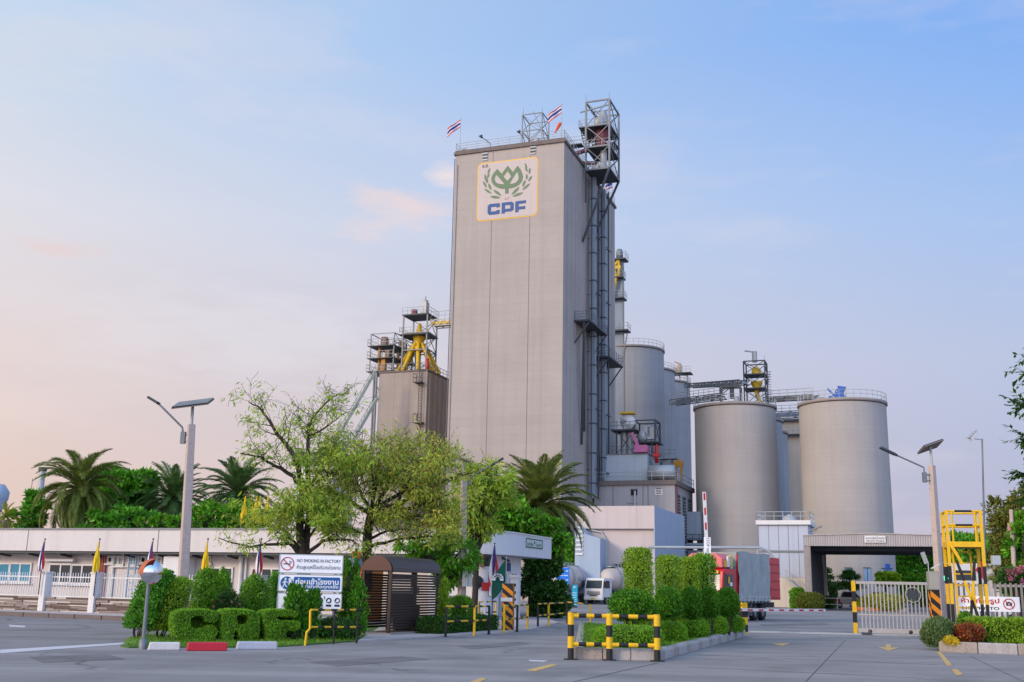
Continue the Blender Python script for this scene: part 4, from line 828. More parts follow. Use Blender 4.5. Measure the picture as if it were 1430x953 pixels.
for x, y in ((xc-.5, 0), (xc-.5, DC-.4), (.1, DC-.3)): d = MB(); d.box(x, x+.35, y, y+.35, 0, zc0-.03); d.build('column', M_STEEL_D if x > 1 else M_CORR, r)
d = MB()
for y in (3, 9, 15): d.box(0, xc, y, y+.25, zc0-.35, zc0-.03)
d.build('roof_beam', M_STEEL_D, r)
xs0, zs0 = FC.front(1207.5, 758, -.2); xs1, zs1 = FC.front(1236.5, 748.5, -.2); d = MB(); d.box(xs0, xs1, -.24, -.14, zs0, zs1); sg = d.build('name_sign', M_WHITE, r)
d = MB(); sw_, sh_ = xs1-xs0, zs1-zs0; text_mb(d, 'อาคารชั่งน้ำหนัก', .3, upright((xs0+xs1)/2, -.25, zs0+sh_*.68), fit=(sw_*.9, sh_*.4)); text_mb(d, 'TRUCK SCALE', .3, upright((xs0+xs1)/2, -.25, zs0+sh_*.24), fit=(sw_*.86, sh_*.24), weight=.004); d.build('sign_lettering', pm('sign_navy', '#1d2433'), sg)
# things around the scale
p = W(1142, 848, 121); q = W(1195, 847, 121); r = E('white_barrier_rail', 'low white pipe railing under the truck scale canopy', 'railing', (p.x, p.y, .0), GRID); L = (q-p).length; d = MB(); 
for x in (0, L*.5, L): d.tube((x, 0, 0), (x, 0, 1.15), .05)
for z in (.5, 1.15): d.tube((0, 0, z), (L, 0, z), .045)
d.build('rail', M_WHITE, r)
p = W(1228, 850, 112); r = E('planter_row', 'raised kerb planter with orange sides behind the sliding gate', 'planter', (p.x, p.y, 0), GRID)
d = MB(); d.box(-2.6, 2.6, 0, 1.2, 0, .35); d.build('trough', M_CONC2, r); d = MB()
for k in range(3): d.box(-2.3+1.5*k, -1.5+1.5*k, -.06, 0, .02, .34)
d.build('tile_panel', pm('terracotta', '#c06a2c', .7, .15), r)
def grid_pt(px, py, Y): p = W(px, py, Y); return Vector((p.x, p.y, 0))

# ================================================================ vehicles
M_TYRE = pm('tyre_rubber', '#1c1b1b', .85, .2); M_RIM = pm('wheel_rim', '#8f9092', .45, .15, metal=.4); M_CHAS = pm('chassis', '#2a2a2c', .7, .25, grime=.3); M_TRRED = pm('truck_red', '#c01c26', .35, .1, 1.5); M_TRWH = pm('truck_white', '#c9c8c6', .4, .08, 1.5, grime=.2); M_TARP = pm('grey_tarpaulin', '#9aa09c', .8, .22, 1.2, bump=.4, grime=.3, streak=.25)
M_TRYEL = pm('truck_yellow', '#d8b32c', .5, .1); M_TRPINK = pm('truck_coral', '#d46a6a', .45, .1); M_TRGREEN = pm('truck_green', '#64914a', .5, .1); M_TANK = pm('tank_cream', '#b5aaa1', .5, .1, 1, streak=.2, grime=.25); M_HEAD = pm('headlamp_glass', '#d8dce0', .1, .05, spec=.8)
def wheel(parent, x, y, rr=.5, w=.3, side=1):
    o = MB(); o.lathe([(rr*.58, -w/2), (rr*.92, -w/2), (rr, -w/2+.05), (rr, w/2-.05), (rr*.92, w/2), (rr*.58, w/2)], 20, axis='x'); wo = o.build('wheel', M_TYRE, parent, loc=(x, y, rr))
    o = MB(); o.lathe([(.001, side*(w/2-.09)), (rr*.2, side*(w/2-.02)), (rr*.3, side*(w/2-.1)), (rr*.6, side*(w/2-.01)), (rr*.6, -side*w/2*.5)], 16, axis='x'); o.build('rim', M_RIM, wo)
def truck_cab(r, W_, L_, z0, H, m, mdoor, roofy=0.0):
    # front at y=0 facing -y; a raked windscreen, doors, mirrors, grille, lamps and bumper
    c = MB(); pr = [(0, z0), (0, z0+H*.42), (.28, H+z0-.12), (.45, H+z0), (L_, H+z0), (L_, z0)]
    V = [(-W_, y, z) for y, z in pr]+[(0, y, z) for y, z in pr]; n_ = len(pr)
    c.add(V, [tuple(range(n_)), tuple(range(2*n_-1, n_-1, -1))]+[(i, i+n_, (i+1) % n_+n_, (i+1) % n_) for i in range(n_)])
    c.build('cab', m, r, bevel=.06)
    g_ = MB(); a, b_ = .07, .86; y1, z1 = .28*a, z0+H*.42+(H*.58-.12)*a; y2, z2 = .28*b_, z0+H*.42+(H*.58-.12)*b_
    g_.add([(-W_+.14, y1-.02, z1), (-.14, y1-.02, z1), (-.2, y2-.02, z2), (-W_+.2, y2-.02, z2)], [(0, 1, 2, 3)]); g_.build('windscreen', M_GLASS, r)
    for s, x in ((1, .012), (-1, -W_-.012)):
        dd = MB(); dd.box(x-.008, x+.008, .32, L_-.25, z0+.12, z0+H*.43); do = dd.build('door', mdoor, r)
        dd = MB(); dd.add([(x+.01*s, .42, z0+H*.47), (x+.01*s, L_-.45, z0+H*.47), (x+.01*s, L_-.5, z0+H*.86), (x+.01*s, .62, z0+H*.86)], [(0, 1, 2, 3)]); dd.build('side_window', M_GLASS, r)
        dd = MB(); dd.box(x-.02, x+.02, L_-.55, L_-.4, z0+H*.36, z0+H*.39); dd.build('handle', M_BLK, do)
        dd = MB(); xm = .22*s+(0 if s > 0 else -W_); dd.box(xm-.1, xm+.1, -.02, .1, z0+H*.5, z0+H*.82); dd.bar((xm, .05, z0+H*.82), (x, .3, z0+H*.88), .04); dd.build('mirror', M_BLK, r)
    g_ = MB()
    for k in range(3): g_.box(-W_+.35, -.35, -.03, .0, z0+H*.14+k*.13, z0+H*.14+k*.13+.07)
    g_.build('grille', M_BLK, r)
    bb = MB(); bb.box(-W_-.02, .02, -.12, .25, z0-.28, z0+.12); bo = bb.build('bumper', m, r, bevel=.04)
    for x in (-W_+.12, -.47): h = MB(); h.box(x, x+.35, -.15, -.1, z0-.12, z0+.05); h.build('headlight', M_HEAD, bo)
    h = MB(); h.box(-W_*.5-.26, -W_*.5+.26, -.14, -.12, z0-.2, z0-.02); h.build('number_plate', M_TRYEL, bo)
# red truck with tarpaulin load
q = W(1009.5, 866, 61); rt = E('cargo_truck', 'red decorated cargo truck with a grey tarpaulin body waiting inside the gate', 'truck', (q.x, q.y, 0), rad(-33)); TWd = 2.45
truck_cab(rt, TWd, 2.1, .75, 2.15, M_TRRED, M_TRWH)
d = MB(); d.prism([(-TWd+.1, 2.95), (-.1, 2.95), (-.1, 3.45), (-.5, 3.75), (-TWd+.5, 3.75), (-TWd+.1, 3.45)], .35, 2.0); d.build('roof_deflector', M_TRPINK, rt, bevel=.05)
d = MB(); d.box(-TWd+.45, -.45, .31, .34, 3.0, 3.4); d.mi = 1; d.box(-.09, -.07, .6, 1.9, 3.0, 3.35); d.mi = 2; d.prism([(-.9, 3.02), (-.6, 3.38), (-.3, 3.02)], .27, .3); d.build('painted_board', [M_TRYEL, M_TRYEL, M_TRGREEN], rt)
d = MB(); d.box(-.06, .04, .9, 1.15, 3.0, 3.6); d.box(-.06, .05, 1.4, 1.5, 2.92, 3.5); d.mi = 1; d.box(-.05, .06, 1.2, 1.35, 3.1, 3.65); d.mi = 2; d.box(-.05, .05, 1.6, 1.9, 3.05, 3.3); d.build('side_ornament', [M_TRWH, M_TRYEL, M_TRGREEN], rt)
d = MB(); d.box(-.02, .03, .9, 1.1, 2.1, 2.45); d.mi = 1; d.box(-.02, .04, 1.15, 1.45, 1.95, 2.15); d.build('window_sticker', [M_TRYEL, M_HEAD], rt)
d = MB(); d.box(-TWd+.25, -.25, .1, .2, 2.62, 2.78); d.build('sun_visor', M_TRYEL, rt)
d = MB(); d.box(-TWd+.3, -.3, 0, 9.2, .75, 1.05); d.box(-.7, -.15, 2.6, 4.0, .45, .95); d.build('chassis', M_CHAS, rt)
d = MB(); y0, y1 = 2.35, 7.6; nu = 80; nz = 14; vs = []
for j in range(nz+1):
    for i in range(nu+1):
        u, v = i/nu, j/nz; vs.append((.05+.03*math.sin(u*37+v*2)*(1-v*.5)+.02*math.sin(u*11+v*6)+.035*max(0, math.sin(u*9+v*7-1.5))**6+.03*max(0, math.sin(u*14-v*9))**8, y0+(y1-y0)*u, 1.12+(3.9-1.12)*v+.05*math.sin(u*PI*3)*(v > .9)))
d.add(vs, [(j*(nu+1)+i, j*(nu+1)+i+1, (j+1)*(nu+1)+i+1, (j+1)*(nu+1)+i) for j in range(nz) for i in range(nu)], True)
d.box(-TWd, -.03, y0, y1, 1.15, 3.88); d.build('tarpaulin', M_TARP, rt)
d = MB(); 
for k in range(9): d.tube((.07, y0+.3+k*.58, 1.05), (.07, y0+.5+k*.58, 1.45), .02, n=4)
d.tube((.07, y0, 1.35), (.07, y1, 1.35), .02, n=4); d.build('rope', M_TRWH, rt)
d = MB(); d.box(-TWd, .02, y0-.06, y1+.05, .98, 1.14); d.build('bed_rail', M_CHAS, rt)
d = MB(); d.box(-TWd, .05, 7.7, 9.4, 1.2, 3.75); d.mi = 1
for k in range(5): d.box(.05, .08, 7.75, 9.35, 1.3+k*.5, 1.36+k*.5)
d.build('rear_body', [M_TRRED, pm('dark_red', '#97161e', .5, .15)], rt, bevel=.03)
d = MB(); d.box(-.05, .03, 2.32, 2.5, 1.0, 3.75); d.build('head_board', M_TRRED, rt)
for y in (1.0, 5.2, 6.5): wheel(rt, -.18, y); wheel(rt, -TWd+.18, y, side=-1)
d = MB(); d.box(-.32, .0, 4.5, 7.2, 1.02, 1.08); d.box(-.3, 0, 4.5, 4.55, .3, 1.0); d.build('mudguard', M_STEEL, rt)
# two cement tankers
def tanker(px, py, Y, rz, label):
    q = W(px, py, Y); t = E('cement_tanker', label, 'truck', (q.x, q.y, 0), rz, 'cement tankers parked by the mill')
    truck_cab(t, 2.4, 1.9, .75, 2.1, M_TRWH, M_TRWH)
    d = MB(); d.box(-1.7, -.7, 0, 9.5, .7, 1.0); d.build('chassis', M_CHAS, t)
    d = MB(); d.lathe([(.001, 2.1), (.75, 2.12), (1.1, 2.5), (1.42, 4.2), (1.45, 6.0), (1.3, 7.5), (.85, 8.8), (.001, 8.9)], 28, c=(-1.2, 0, 2.75), axis='y'); d.build('tank', M_TANK, t)
    d = MB(); d.box(-1.6, -.8, 3, 8, 4.12, 4.2); d.rail([(-1.6, 3, 4.2), (-1.6, 8, 4.2)], .3, 1, .03); d.build('walkway', M_STEEL_L, t)
    d = MB()
    for k in range(5): d.box(.225, .235, 4.6+k*.3, 4.72+k*.3, 2.5, 2.9)
    for y_ in (3.6, 5.9): d.lathe([(1.44, y_), (1.475, y_+.02), (1.475, y_+.08), (1.44, y_+.1)], 28, c=(-1.2, 0, 2.75), axis='y')
    d.build('tank_band', pm('tank_band_blue', '#5a6c94', .5, .1), t)
    d = MB(); d.box(-2.3, -.1, 2.2, 8.6, 1.0, 1.15); d.box(-.35, -.1, 5, 8.6, .9, 1.15); d.build('side_guard', M_STEEL, t)
    for y in (.95, 6.6, 7.8): wheel(t, -.17, y); wheel(t, -2.23, y, side=-1)
    return t
tanker(841.5, 842, 121, rad(-38), 'white cement tanker facing the road, its whole cab in view'); tanker(781, 842, 118, rad(-27), 'white cement tanker whose cab hides behind the blue sign board')
# small vehicles seen through the gate
q = W(1262, 836, 124); r = E('pickup_truck', 'small white and red pickup seen through the bars of the sliding gate', 'pickup', (q.x, q.y, 0), rad(-20))
d = MB(); d.prism([(-4.6, .5), (0, .5), (0, 1.15), (-1.2, 1.25), (-1.9, 1.95), (-3.3, 1.95), (-3.7, 1.2), (-4.6, 1.15)], 0, 1.7); d.build('body', M_TRWH, r, bevel=.08); d = MB(); d.prism([(-1.4, 1.28), (-2.0, 1.85), (-3.2, 1.85), (-3.5, 1.28)], -.02, .02); d.build('side_window', M_GLASS, r)
d = MB(); d.box(-4.5, -3.6, -.02, .02, .7, 1.1); d.build('side_stripe', M_TRRED, r)
for x in (-.9, -3.7):
    o = MB(); o.lathe([(.001, -.1), (.34, -.1), (.34, .1), (.001, .1)], 16, axis='y'); wo = o.build('wheel', M_TYRE, r, loc=(x, .05, .34)); o = MB(); o.lathe([(.001, -.11), (.2, -.11)], 12, axis='y'); o.build('rim', M_RIM, wo)
q = W(1218, 834, 128); d = dup(r, (q.x, q.y, 0), rad(-24), 'white pickup partly hidden at the left behind the planter, seen through the gate')

# ================================================================ sign boards by the tankers
M_SIGNB = pm('sign_azure', '#1272d6', .45, .06); M_CYAN = pm('banner_cyan', '#1596b8', .6, .08); M_LETW = pm('letter_white', '#d9dadb', .6, .03)
p = W(785.5, 806, 98); r = E('direction_sign', 'bright blue direction board with white arrow rows beside the first tanker', 'sign', (p.x, p.y, 0), rad(-14)); k = 98/1500; hz = p.z
d = MB(); 
d.box(-9.6*k, 9.6*k, -.04, .04, hz-13*k, hz+12.5*k); d.build('panel', M_SIGNB, r, bevel=.02)
d = MB()
for i in range(4):
    z = hz+8*k-i*6*k; d.prism([(-8.4*k, z-1.4*k), (-6*k, z), (-8.4*k, z+1.4*k)], -.06, -.041)
    for j in range(4): d.box(-5*k+j*3.4*k, -5*k+j*3.4*k+(2.4+.5*((i+j) % 2))*k, -.06, -.041, z-.55*k, z+.6*k)
d.build('arrow_row', M_LETW, r)
for x in (-6*k, 6*k): d = MB(); d.tube((x, .09, 0), (x, .09, hz+10*k), .05); d.build('post', M_STEEL, r)
p = W(802.5, 843, 98); r = E('banner_board', 'tall narrow cyan notice board standing by the tanker wheels', 'sign', (p.x, p.y, 0), rad(-14)); hb = 30*k
d = MB(); d.box(-4.1*k, 4.1*k, -.05, .05, .15, hb); d.build('panel', M_CYAN, r, bevel=.02); d = MB(); d.lathe([(.001, -.07), (1.8*k, -.07), (1.8*k, -.05)], 16, c=(0, 0, hb-3.2*k), axis='y')
for i in range(6): d.box(-2.9*k, 2.9*k, -.065, -.05, 4*k+i*3*k, 5.1*k+i*3*k)
d.build('lettering', pm('banner_pale', '#9fd0dc', .6, .05), r); d = MB(); d.box(-3*k, 3*k, -.2, .2, 0, .14); d.build('foot', M_STEEL_D, r)

# ================================================================ office building on the left
PO = W(125, 739, 66); FO = Fr(PO); zf1 = PO.z; zf0 = FO.front(125, 770)[1]; xr = FO.front(632, 750)[0]; xl = FO.front(-60, 740)[0]; DO = 9.0
M_FASC = pm('fascia_white', '#c4bdb9', .55, .06, .5, streak=.22, grime=.1); M_WALLW = pm('office_wall', '#c3bab4', .7, .08, .6, streak=.2, grime=.12)
r = E('office_building', 'long low white office building with a deep plain fascia along the left', 'building', FO.P, GRID)
d = MB(); d.box(xl, xr, 1.2, DO, 0, zf0+.2); d.build('wall', M_WALLW, r)
d = MB(); d.box(xl-.3, xr+.4, -.05, DO+.3, zf0, zf1); d.build('fascia', M_FASC, r)
d = MB()
for px in (40, 222): q = FO.front(px, 750)[0]; d.box(q-.02, q+.02, -.07, 0, zf0, zf1)
d.box(xl-.3, xr+.4, -.1, -.04, zf1-.06, zf1+.05); d.build('fascia_joint', M_STEEL, r)
d = MB(); d.box(xl, xr, .05, 1.2, zf0-.14, zf0-.02)
for k_ in range(16): q = xl+1+k_*2.4; d.bar((q, .1, zf0-.16), (q, 1.2, zf0-.3), .12)
d.build('eave_beam', M_STEEL_D, r)
M_CURT = pm('blue_curtain', '#3d7f99', .8, .2, 6)
def owin(px0, px1, py0, py1, glass, nm=3, name='window', y=1.2):
    x0, z1 = FO.front(px0, py0, y); x1, z0 = FO.front(px1, py1, y); d = MB(); t_ = .05
    for a in [x0+(x1-x0)*i/nm for i in range(nm+1)]: d.box(a-t_, a+t_, y-.09, y-.01, z0, z1)
    for z in (z0, z1): d.box(x0-t_, x1+t_, y-.1, y-.012, z-t_, z+t_)
    fo = d.build(name, M_WHITE, r); d = MB(); d.box(x0, x1, y-.05, y-.013, z0, z1); d.build('pane', glass, fo)
    d = MB(); d.box(x0-.15, x1+.15, y-.2, y-.013, z0-.14, z0-t_-.005); d.build('sill', M_WHITE, fo)
owin(-14, 13, 787, 812.5, M_CURT, 2); owin(15, 42, 787, 813, M_CURT, 2); owin(71, 99, 788, 814.5, M_GLASS, 2); owin(101, 129, 789, 815.5, M_GLASS, 2)
for a, b_ in ((152, 157), (198, 204), (213, 218.5), (265, 270.5), (289.5, 294.5)): owin(a, b_, 778, 786, M_DARK, 1, 'vent_opening')
for a, b_ in ((160, 172.5), (181, 194), (221, 231.5), (254, 262)): owin(a, b_, 778, 789.5, pm('glass_block', '#8e9894', .3, .15, 3), 2, 'glass_block_window')
owin(291, 322, 793, 842, M_GLASS, 2, 'door_window'); owin(353, 391, 794, 842, M_GLASS, 3, 'door_window')
x0, z1 = FO.front(64, 780.5, 1.0); x1, z0 = FO.front(104, 784.5, 1.0); d = MB(); d.box(x0, x1, .85, 1.18, z0, z1); d.build('duct_box', M_WHITE, r)
d = MB()
for px, w_ in ((157, .09), (336, .12), (343, .06)): q = FO.front(px, 800, 1.1)[0]; d.tube((q, 1.1, 0), (q, 1.1, zf0-.2), w_)
d.build('down_pipe', M_WHITE, r); d = MB()
for i, px in enumerate((137.5, 141, 144.5)): q = FO.front(px, 800, 1.05)[0]; d.box(q-.07, q+.07, 1.05, 1.19, .4, zf0-.25)
d.build('striped_post', pm('dull_red', '#8d5148', .8, .2), r)
q = FO.front(182, 800, .6)[0]; d = MB(); 
for s in (-.25, .25): d.tube((q+s, .7, 0), (q+s, .7, zf0-.3), .05)
for i in range(8): d.tube((q-.25, .7, .3+i*.4), (q+.25, .7, .3+i*.4), .035)
d.build('ladder', M_PALEBL, r)
x0, z1 = FO.front(231, 777, .5); x1, z0 = FO.front(262, 810, .5); d = MB(); d.box(x0, x1, .35, 1.18, z0-1.5, z1); d.build('white_cabinet', M_WHITE, r, bevel=.03)

# wall, fence and flags along the pavement
fa, fb_ = Vector((-27.5, 55.2, 0)), Vector((-13.0, 48.0, 0)); fdir = (fb_-fa).normalized(); frz = math.atan2(fdir.y, fdir.x); fa = fa-fdir*8; FL = (fb_-fa).length
M_STONE = pm('stacked_stone', '#8d817a', .9, .3, 3, bump=.8)
r = E('stone_wall', 'low stacked stone wall with pale and brown layers under the white fence', 'wall', fa, frz)
d = MB(); rr = random.Random(4); z = .15; i = 0
while z < .78:
    h = rr.uniform(.05, .1); x = -rr.uniform(0, 1)
    while x < FL:
        w_ = rr.uniform(.5, 1.9); d.mi = rr.choice((0, 0, 1, 2)); o_ = rr.uniform(-.05, .05); d.box(x, min(FL, x+w_-.02), o_, .4, z, z+h-.012); x += w_
    z += h
d.box(0, FL, .06, .38, .15, .76); d.build('stonework', [M_STONE, pm('pale_stone', '#b7aea7', .9, .2, 3), pm('brown_stone', '#5f4f48', .9, .25, 3)], r)
r = E('bar_fence', 'white vertical bar fence along the pavement before the office building', 'fence', fa+Vector((0, 0, .78)), frz)
d = MB(); x = .1
while x < FL: d.bar((x, .2, 0), (x, .2, 1.15+.0), .028); x += .17
d.bar((0, .2, .06), (FL, .2, .06), .05); d.bar((0, .2, .95), (FL, .2, .95), .05); d.build('bars', M_WHITE, r)
fposts = []
for px in (60, 130, 205, 283, 361):
    d_ = ray(px, 840); n_ = Vector((-fdir.y, fdir.x, 0)); p = hit(px, 840, fa, n_); p.z = .15
    d = MB(); d.box(-.17, .17, -.14, .3, 0, 1.75); d.box(-.2, .2, -.17, .33, 1.75, 1.82); o = d.build('fence_post', M_WHITE, r, bevel=.01); o.location = (Vector(((p-fa).dot(fdir), 0, .15-.78))); fposts.append(p)
for i, (px, p) in enumerate(zip((57, 134, 209, 286, 361), fposts)):
    n_ = Vector((-fdir.y, fdir.x, 0)); a = hit(px, 800, fa-n_*.25, n_); zt = hit(px, 755, fa-n_*.25, n_).z
    flag('flag', ('national flag hanging limp on the fence, leftmost of the row', 'plain yellow flag hanging limp on the fence before the dark windows', 'national flag hanging limp behind the round traffic mirror', 'plain yellow flag hanging limp beside the tall clipped shrub', 'national flag hanging limp beside the no smoking sign')[i],
         (a.x, a.y, .9), zt-.9, .3, 1.5, thai=i % 2 == 0, droop=True, group='flags hanging along the fence', pole_r=.03, lean=.01)
for i, (px, Y) in enumerate(((340, 62), (356, 62), (361, 64), (372, 63), (444, 60), (451.5, 62), (466, 60), (474, 61))):
    b0 = W(px, 738, Y); t0_ = W(px, 692, Y); flag('flag', ['tall plain yellow flag above the office roof, leftmost of its row', 'plain yellow flag above the office roof, second from the left of its row', 'plain yellow flag above the office roof, third from the left of its row', 'plain yellow flag above the office roof between palm and bare tree', 'plain yellow flag seen between the two trees, leftmost there', 'plain yellow flag seen between the two trees, second there', 'plain yellow flag seen between the two trees, third there', 'plain yellow flag seen between the two trees, rightmost there'][i],
         (b0.x, b0.y, b0.z), t0_.z-b0.z, .36, 1.65, thai=False, droop=True, group='yellow flags on the office roof', pole_r=.035)
# far chimney, aerial, water tank
p = W(50, 740, 100); zt = W(50, 658, 100).z; r = E('flue_pipe', 'slim pale flue pipe with a dark cap above the far left trees', 'chimney', (p.x, p.y, 0)); d = MB(); d.tube((0, 0, 0), (0, 0, zt), .3, .28, 14); d.build('pipe', M_STEEL_L, r); d = MB(); d.tube((0, 0, zt), (0, 0, zt+.35), .38, .38, 14); d.build('cap', M_STEEL_D, r)
p = W(57, 740, 92); z1 = W(57, 678, 92).z; z2 = W(57, 685, 92).z; r = E('aerial', 'thin rooftop aerial with a crossbar beside the flue pipe', 'aerial', (p.x, p.y, 0)); d = MB(); d.tube((0, 0, 0), (0, 0, z1), .05); d.tube((-1.2, 0, z2), (3.0, 0, z2-.4), .04)
for k_ in range(5): d.tube((-1.2+k_*.7, -.3, z2-.05*k_), (-1.2+k_*.7, .3, z2-.05*k_), .03); 
d.tube((-1.2, 0, z2-.6), (-1.2, 0, z2+1.0), .03); d.build('mast', M_STEEL, r)
p = W(-3, 690, 105); zq = p.z; r = E('water_tank', 'pale blue mushroom water tank at the left edge behind the office', 'water tank', (p.x, p.y, 0)); d = MB(); d.lathe([(.5, 0), (.45, zq-1.6)], 18); d.build('column', M_PALEBL, r); d = MB(); d.lathe([(.5, zq-1.7), (1.0, zq-.5), (1.05, zq+.2), (.55, zq+.9), (.001, zq+1.0)], 20); d.build('bowl', M_SKYB, r)

# ================================================================ guardhouse with the rounded fascia
zg1, zg0 = None, None
PGt = W(697, 741.5, 54); FG = Fr(PGt); zg1 = PGt.z; zg0 = FG.front(680, 773.5)[1]; RC = 2.6; LS = FG.side(770, 767)[0]; xw = FG.front(590, 760)[0]
M_GUARD = pm('guardhouse_white', '#c9c8c9', .55, .05, .6, streak=.12)
r = E('guardhouse', 'white guardhouse with a deep fascia rounding its front corner by the road', 'guardhouse', FG.P, GRID)
def roundrect(x0, x1, y0, y1, rc, n=14):
    return [(x0, y0)]+[(x1-rc+rc*math.sin(a), y0+rc-rc*math.cos(a)) for a in [PI/2*i/n for i in range(n+1)]]+[(x1, y1), (x0, y1)]
d = MB(); d.slab(roundrect(xw, 0, 0, LS, RC), zg0, zg1); d.build('fascia', M_GUARD, r)
d = MB(); d.slab(roundrect(xw-.05, .05, -.05, LS+.05, RC), zg1, zg1+.06); d.build('roof_edge', M_WHITE, r)
yw = FG.side(727, 820, -.9)[0]; d = MB(); d.slab(roundrect(xw, -.9, .9, yw, .6), 0, zg0-.01); d.build('wall', M_GUARD, r)
d = MB(); d.box(-3.5, -3.2, LS-.6, LS-.3, 0, zg0); d.build('column', M_GUARD, r)
def gside(px0, px1, py0, py1, m, name, x=-.9, frame=True, dep=.05):
    y0, z1 = FG.side(px0, py0, x); y1, z0 = FG.side(px1, py1, x); d = MB()
    if frame:
        for y in (y0, (y0+y1)/2, y1): d.box(x+.01, x+.09, y-.06, y+.06, z0, z1)
        for z in (z0, (z0+z1)/2, z1): d.box(x+.012, x+.085, y0, y1, z-.05, z+.05)
        fo = d.build(name, M_WHITE, r); d = MB(); d.box(x+.005, x+.04, y0, y1, z0, z1); d.build('pane', m, fo)
    else: d.box(x+.005, x+dep, y0, y1, z0, z1); fo = d.build(name, m, r)
    return fo, y0, y1, z0, z1
gside(684, 695, 799, 831, M_GLASS, 'window'); gside(712, 720, 800, 818, M_GLASS, 'window'); gside(707.5, 712, 786, 798, pm('poster_blue', '#24406f', .6, .1), 'notice', frame=False); gside(697, 706, 800, 862, pm('door_grey', '#8f979c', .5, .1), 'door', frame=False)
fo, y0, y1, z0, z1 = gside(734, 757, 751.5, 767, pm('plate_grey', '#b8bfb8', .6, .06), 'sign_plate', x=0.0, frame=False, dep=.03)
d = MB(); fr_ = Matrix.Translation((.035, (y0+y1)/2, (z0+z1)/2)) @ Matrix.Rotation(PI/2, 4, 'Z') @ Matrix.Rotation(PI/2, 4, 'X'); sw_, sh_ = y1-y0, z1-z0
text_mb(d, 'อาคารรักษา', .3, fr_ @ Matrix.Translation((-sw_*.25, -sh_*.08, 0)), fit=(sw_*.36, sh_*.42)); text_mb(d, 'ปลอดภัย', .3, fr_ @ Matrix.Translation((sw_*.25, -sh_*.08, 0)), fit=(sw_*.36, sh_*.42))
for a in (-1, 1): d.box(.03, .045, (y0+y1)/2-sw_/2, (y0+y1)/2+sw_/2, (z0+z1)/2+a*sh_*.46-.03, (z0+z1)/2+a*sh_*.46+.03); d.box(.03, .045, (y0+y1)/2+a*sw_*.49-.03, (y0+y1)/2+a*sw_*.49+.03, z0, z1)
d.lathe([(.001, .05), (sh_*.16, .05), (sh_*.16, .03)], 14, c=(0, (y0+y1)/2, (z0+z1)/2+sh_*.1), axis='x'); d.build('sign_lettering', pm('sign_green', '#2f6647'), fo)
x0, z1 = FG.front(666, 774, .5); x1, z0 = FG.front(676.5, 791, .5); d = MB(); d.box(x0, x1, .35, .95, z0, zg0-.02); d.mi = 1
for k_ in range(5): d.box(x0+.1, x1-.1, .33, .36, z0+.1+k_*.12, z0+.15+k_*.12)
tag(d.build('cooling_unit', [pm('brick_brown', '#6b342c', .7, .15), M_STEEL_D], loc=FG.P, rz=GRID), 'red brown box unit under the rounded fascia of the guardhouse', 'box')
x, z = FG.front(681, 783, .6); d = MB(); d.T = Matrix.Translation((x, .6, z)) @ Matrix.Rotation(.5, 4, 'Z'); d.lathe([(.001, .35), (.12, .3), (.14, .1), (.3, -.12), (.28, -.14), (.001, 0)], 14, axis='y'); d.bar((0, .3, 0), (0, .6, .25), .06); tag(d.build('loudspeaker', M_BLK, loc=FG.P, rz=GRID), 'black horn loudspeaker on the guardhouse wall under the fascia', 'loudspeaker')
for px, py, lab in ((667.5, 813, 'black wall fan on the guardhouse front behind the grey pole box'),):
    x, z = FG.front(px, py, .8); d = MB(); d.lathe([(.001, -.12), (.3, -.1), (.32, 0), (.3, .1), (.001, .12)], 16, c=(x, .7, z), axis='y'); d.bar((x, .7, z), (x, .9, z-.3), .06); tag(d.build('wall_fan', M_BLK, loc=FG.P, rz=GRID), lab, 'fan')
# flags and small fittings at the guardhouse
p = W(687, 835, 46); flag('flag', 'national flag hanging limp before the guardhouse windows', (p.x, p.y, 0), W(689, 761, 46).z, .4, 1.7, thai=True, droop=True, pole_r=.025, lean=.02, group='flags before the guardhouse')
p = W(706, 840, 44); fg_ = flag('flag', 'dark green flag with a pale emblem beside the striped pillar', (p.x, p.y, 0), W(707, 781, 44).z, .75, 1.0, thai=False, fly=(-.75, .2, -.75), pole_r=.025, col=pm('flag_green', '#0e5245', .8, .12), group='flags before the guardhouse')
d = MB(); hgt = W(707, 781, 44).z
for k_ in range(7): a = PI*k_/6; d.box(-.4+.16*math.cos(a), -.26+.16*math.cos(a), -.12, -.1, hgt-.85+.16*math.sin(a), hgt-.74+.16*math.sin(a))
d.build('emblem', M_LETW, fg_)
p = W(678, 822, 46.5); r = E('red_box_post', 'small red box on a white post before the guardhouse wall', 'call box', (p.x, p.y, 0)); d = MB(); d.tube((0, 0, 0), (0, 0, p.z+.1), .06); d.build('post', M_WHITE, r); d = MB(); d.box(-.16, .16, -.12, .12, p.z-.1, p.z+.25); d.build('box', M_RED, r, bevel=.02)
p = W(718.5, 850, 47); r = E('card_reader_pillar', 'slim white pillar with dark slots by the guardhouse corner', 'pillar', (p.x, p.y, 0), GRID); zt = W(718, 807, 47).z; d = MB(); d.box(-.16, .16, -.14, .14, 0, zt); d.build('body', M_WHITE, r, bevel=.02); d = MB(); d.box(-.2, .2, -.18, .18, zt, zt+.12); d.build('cap', M_WHITE, r); d = MB()
for k_ in range(4): d.box(.0, .1, -.16, -.14, .8+k_*.3, .9+k_*.3)
d.build('slot', M_BLK, r)
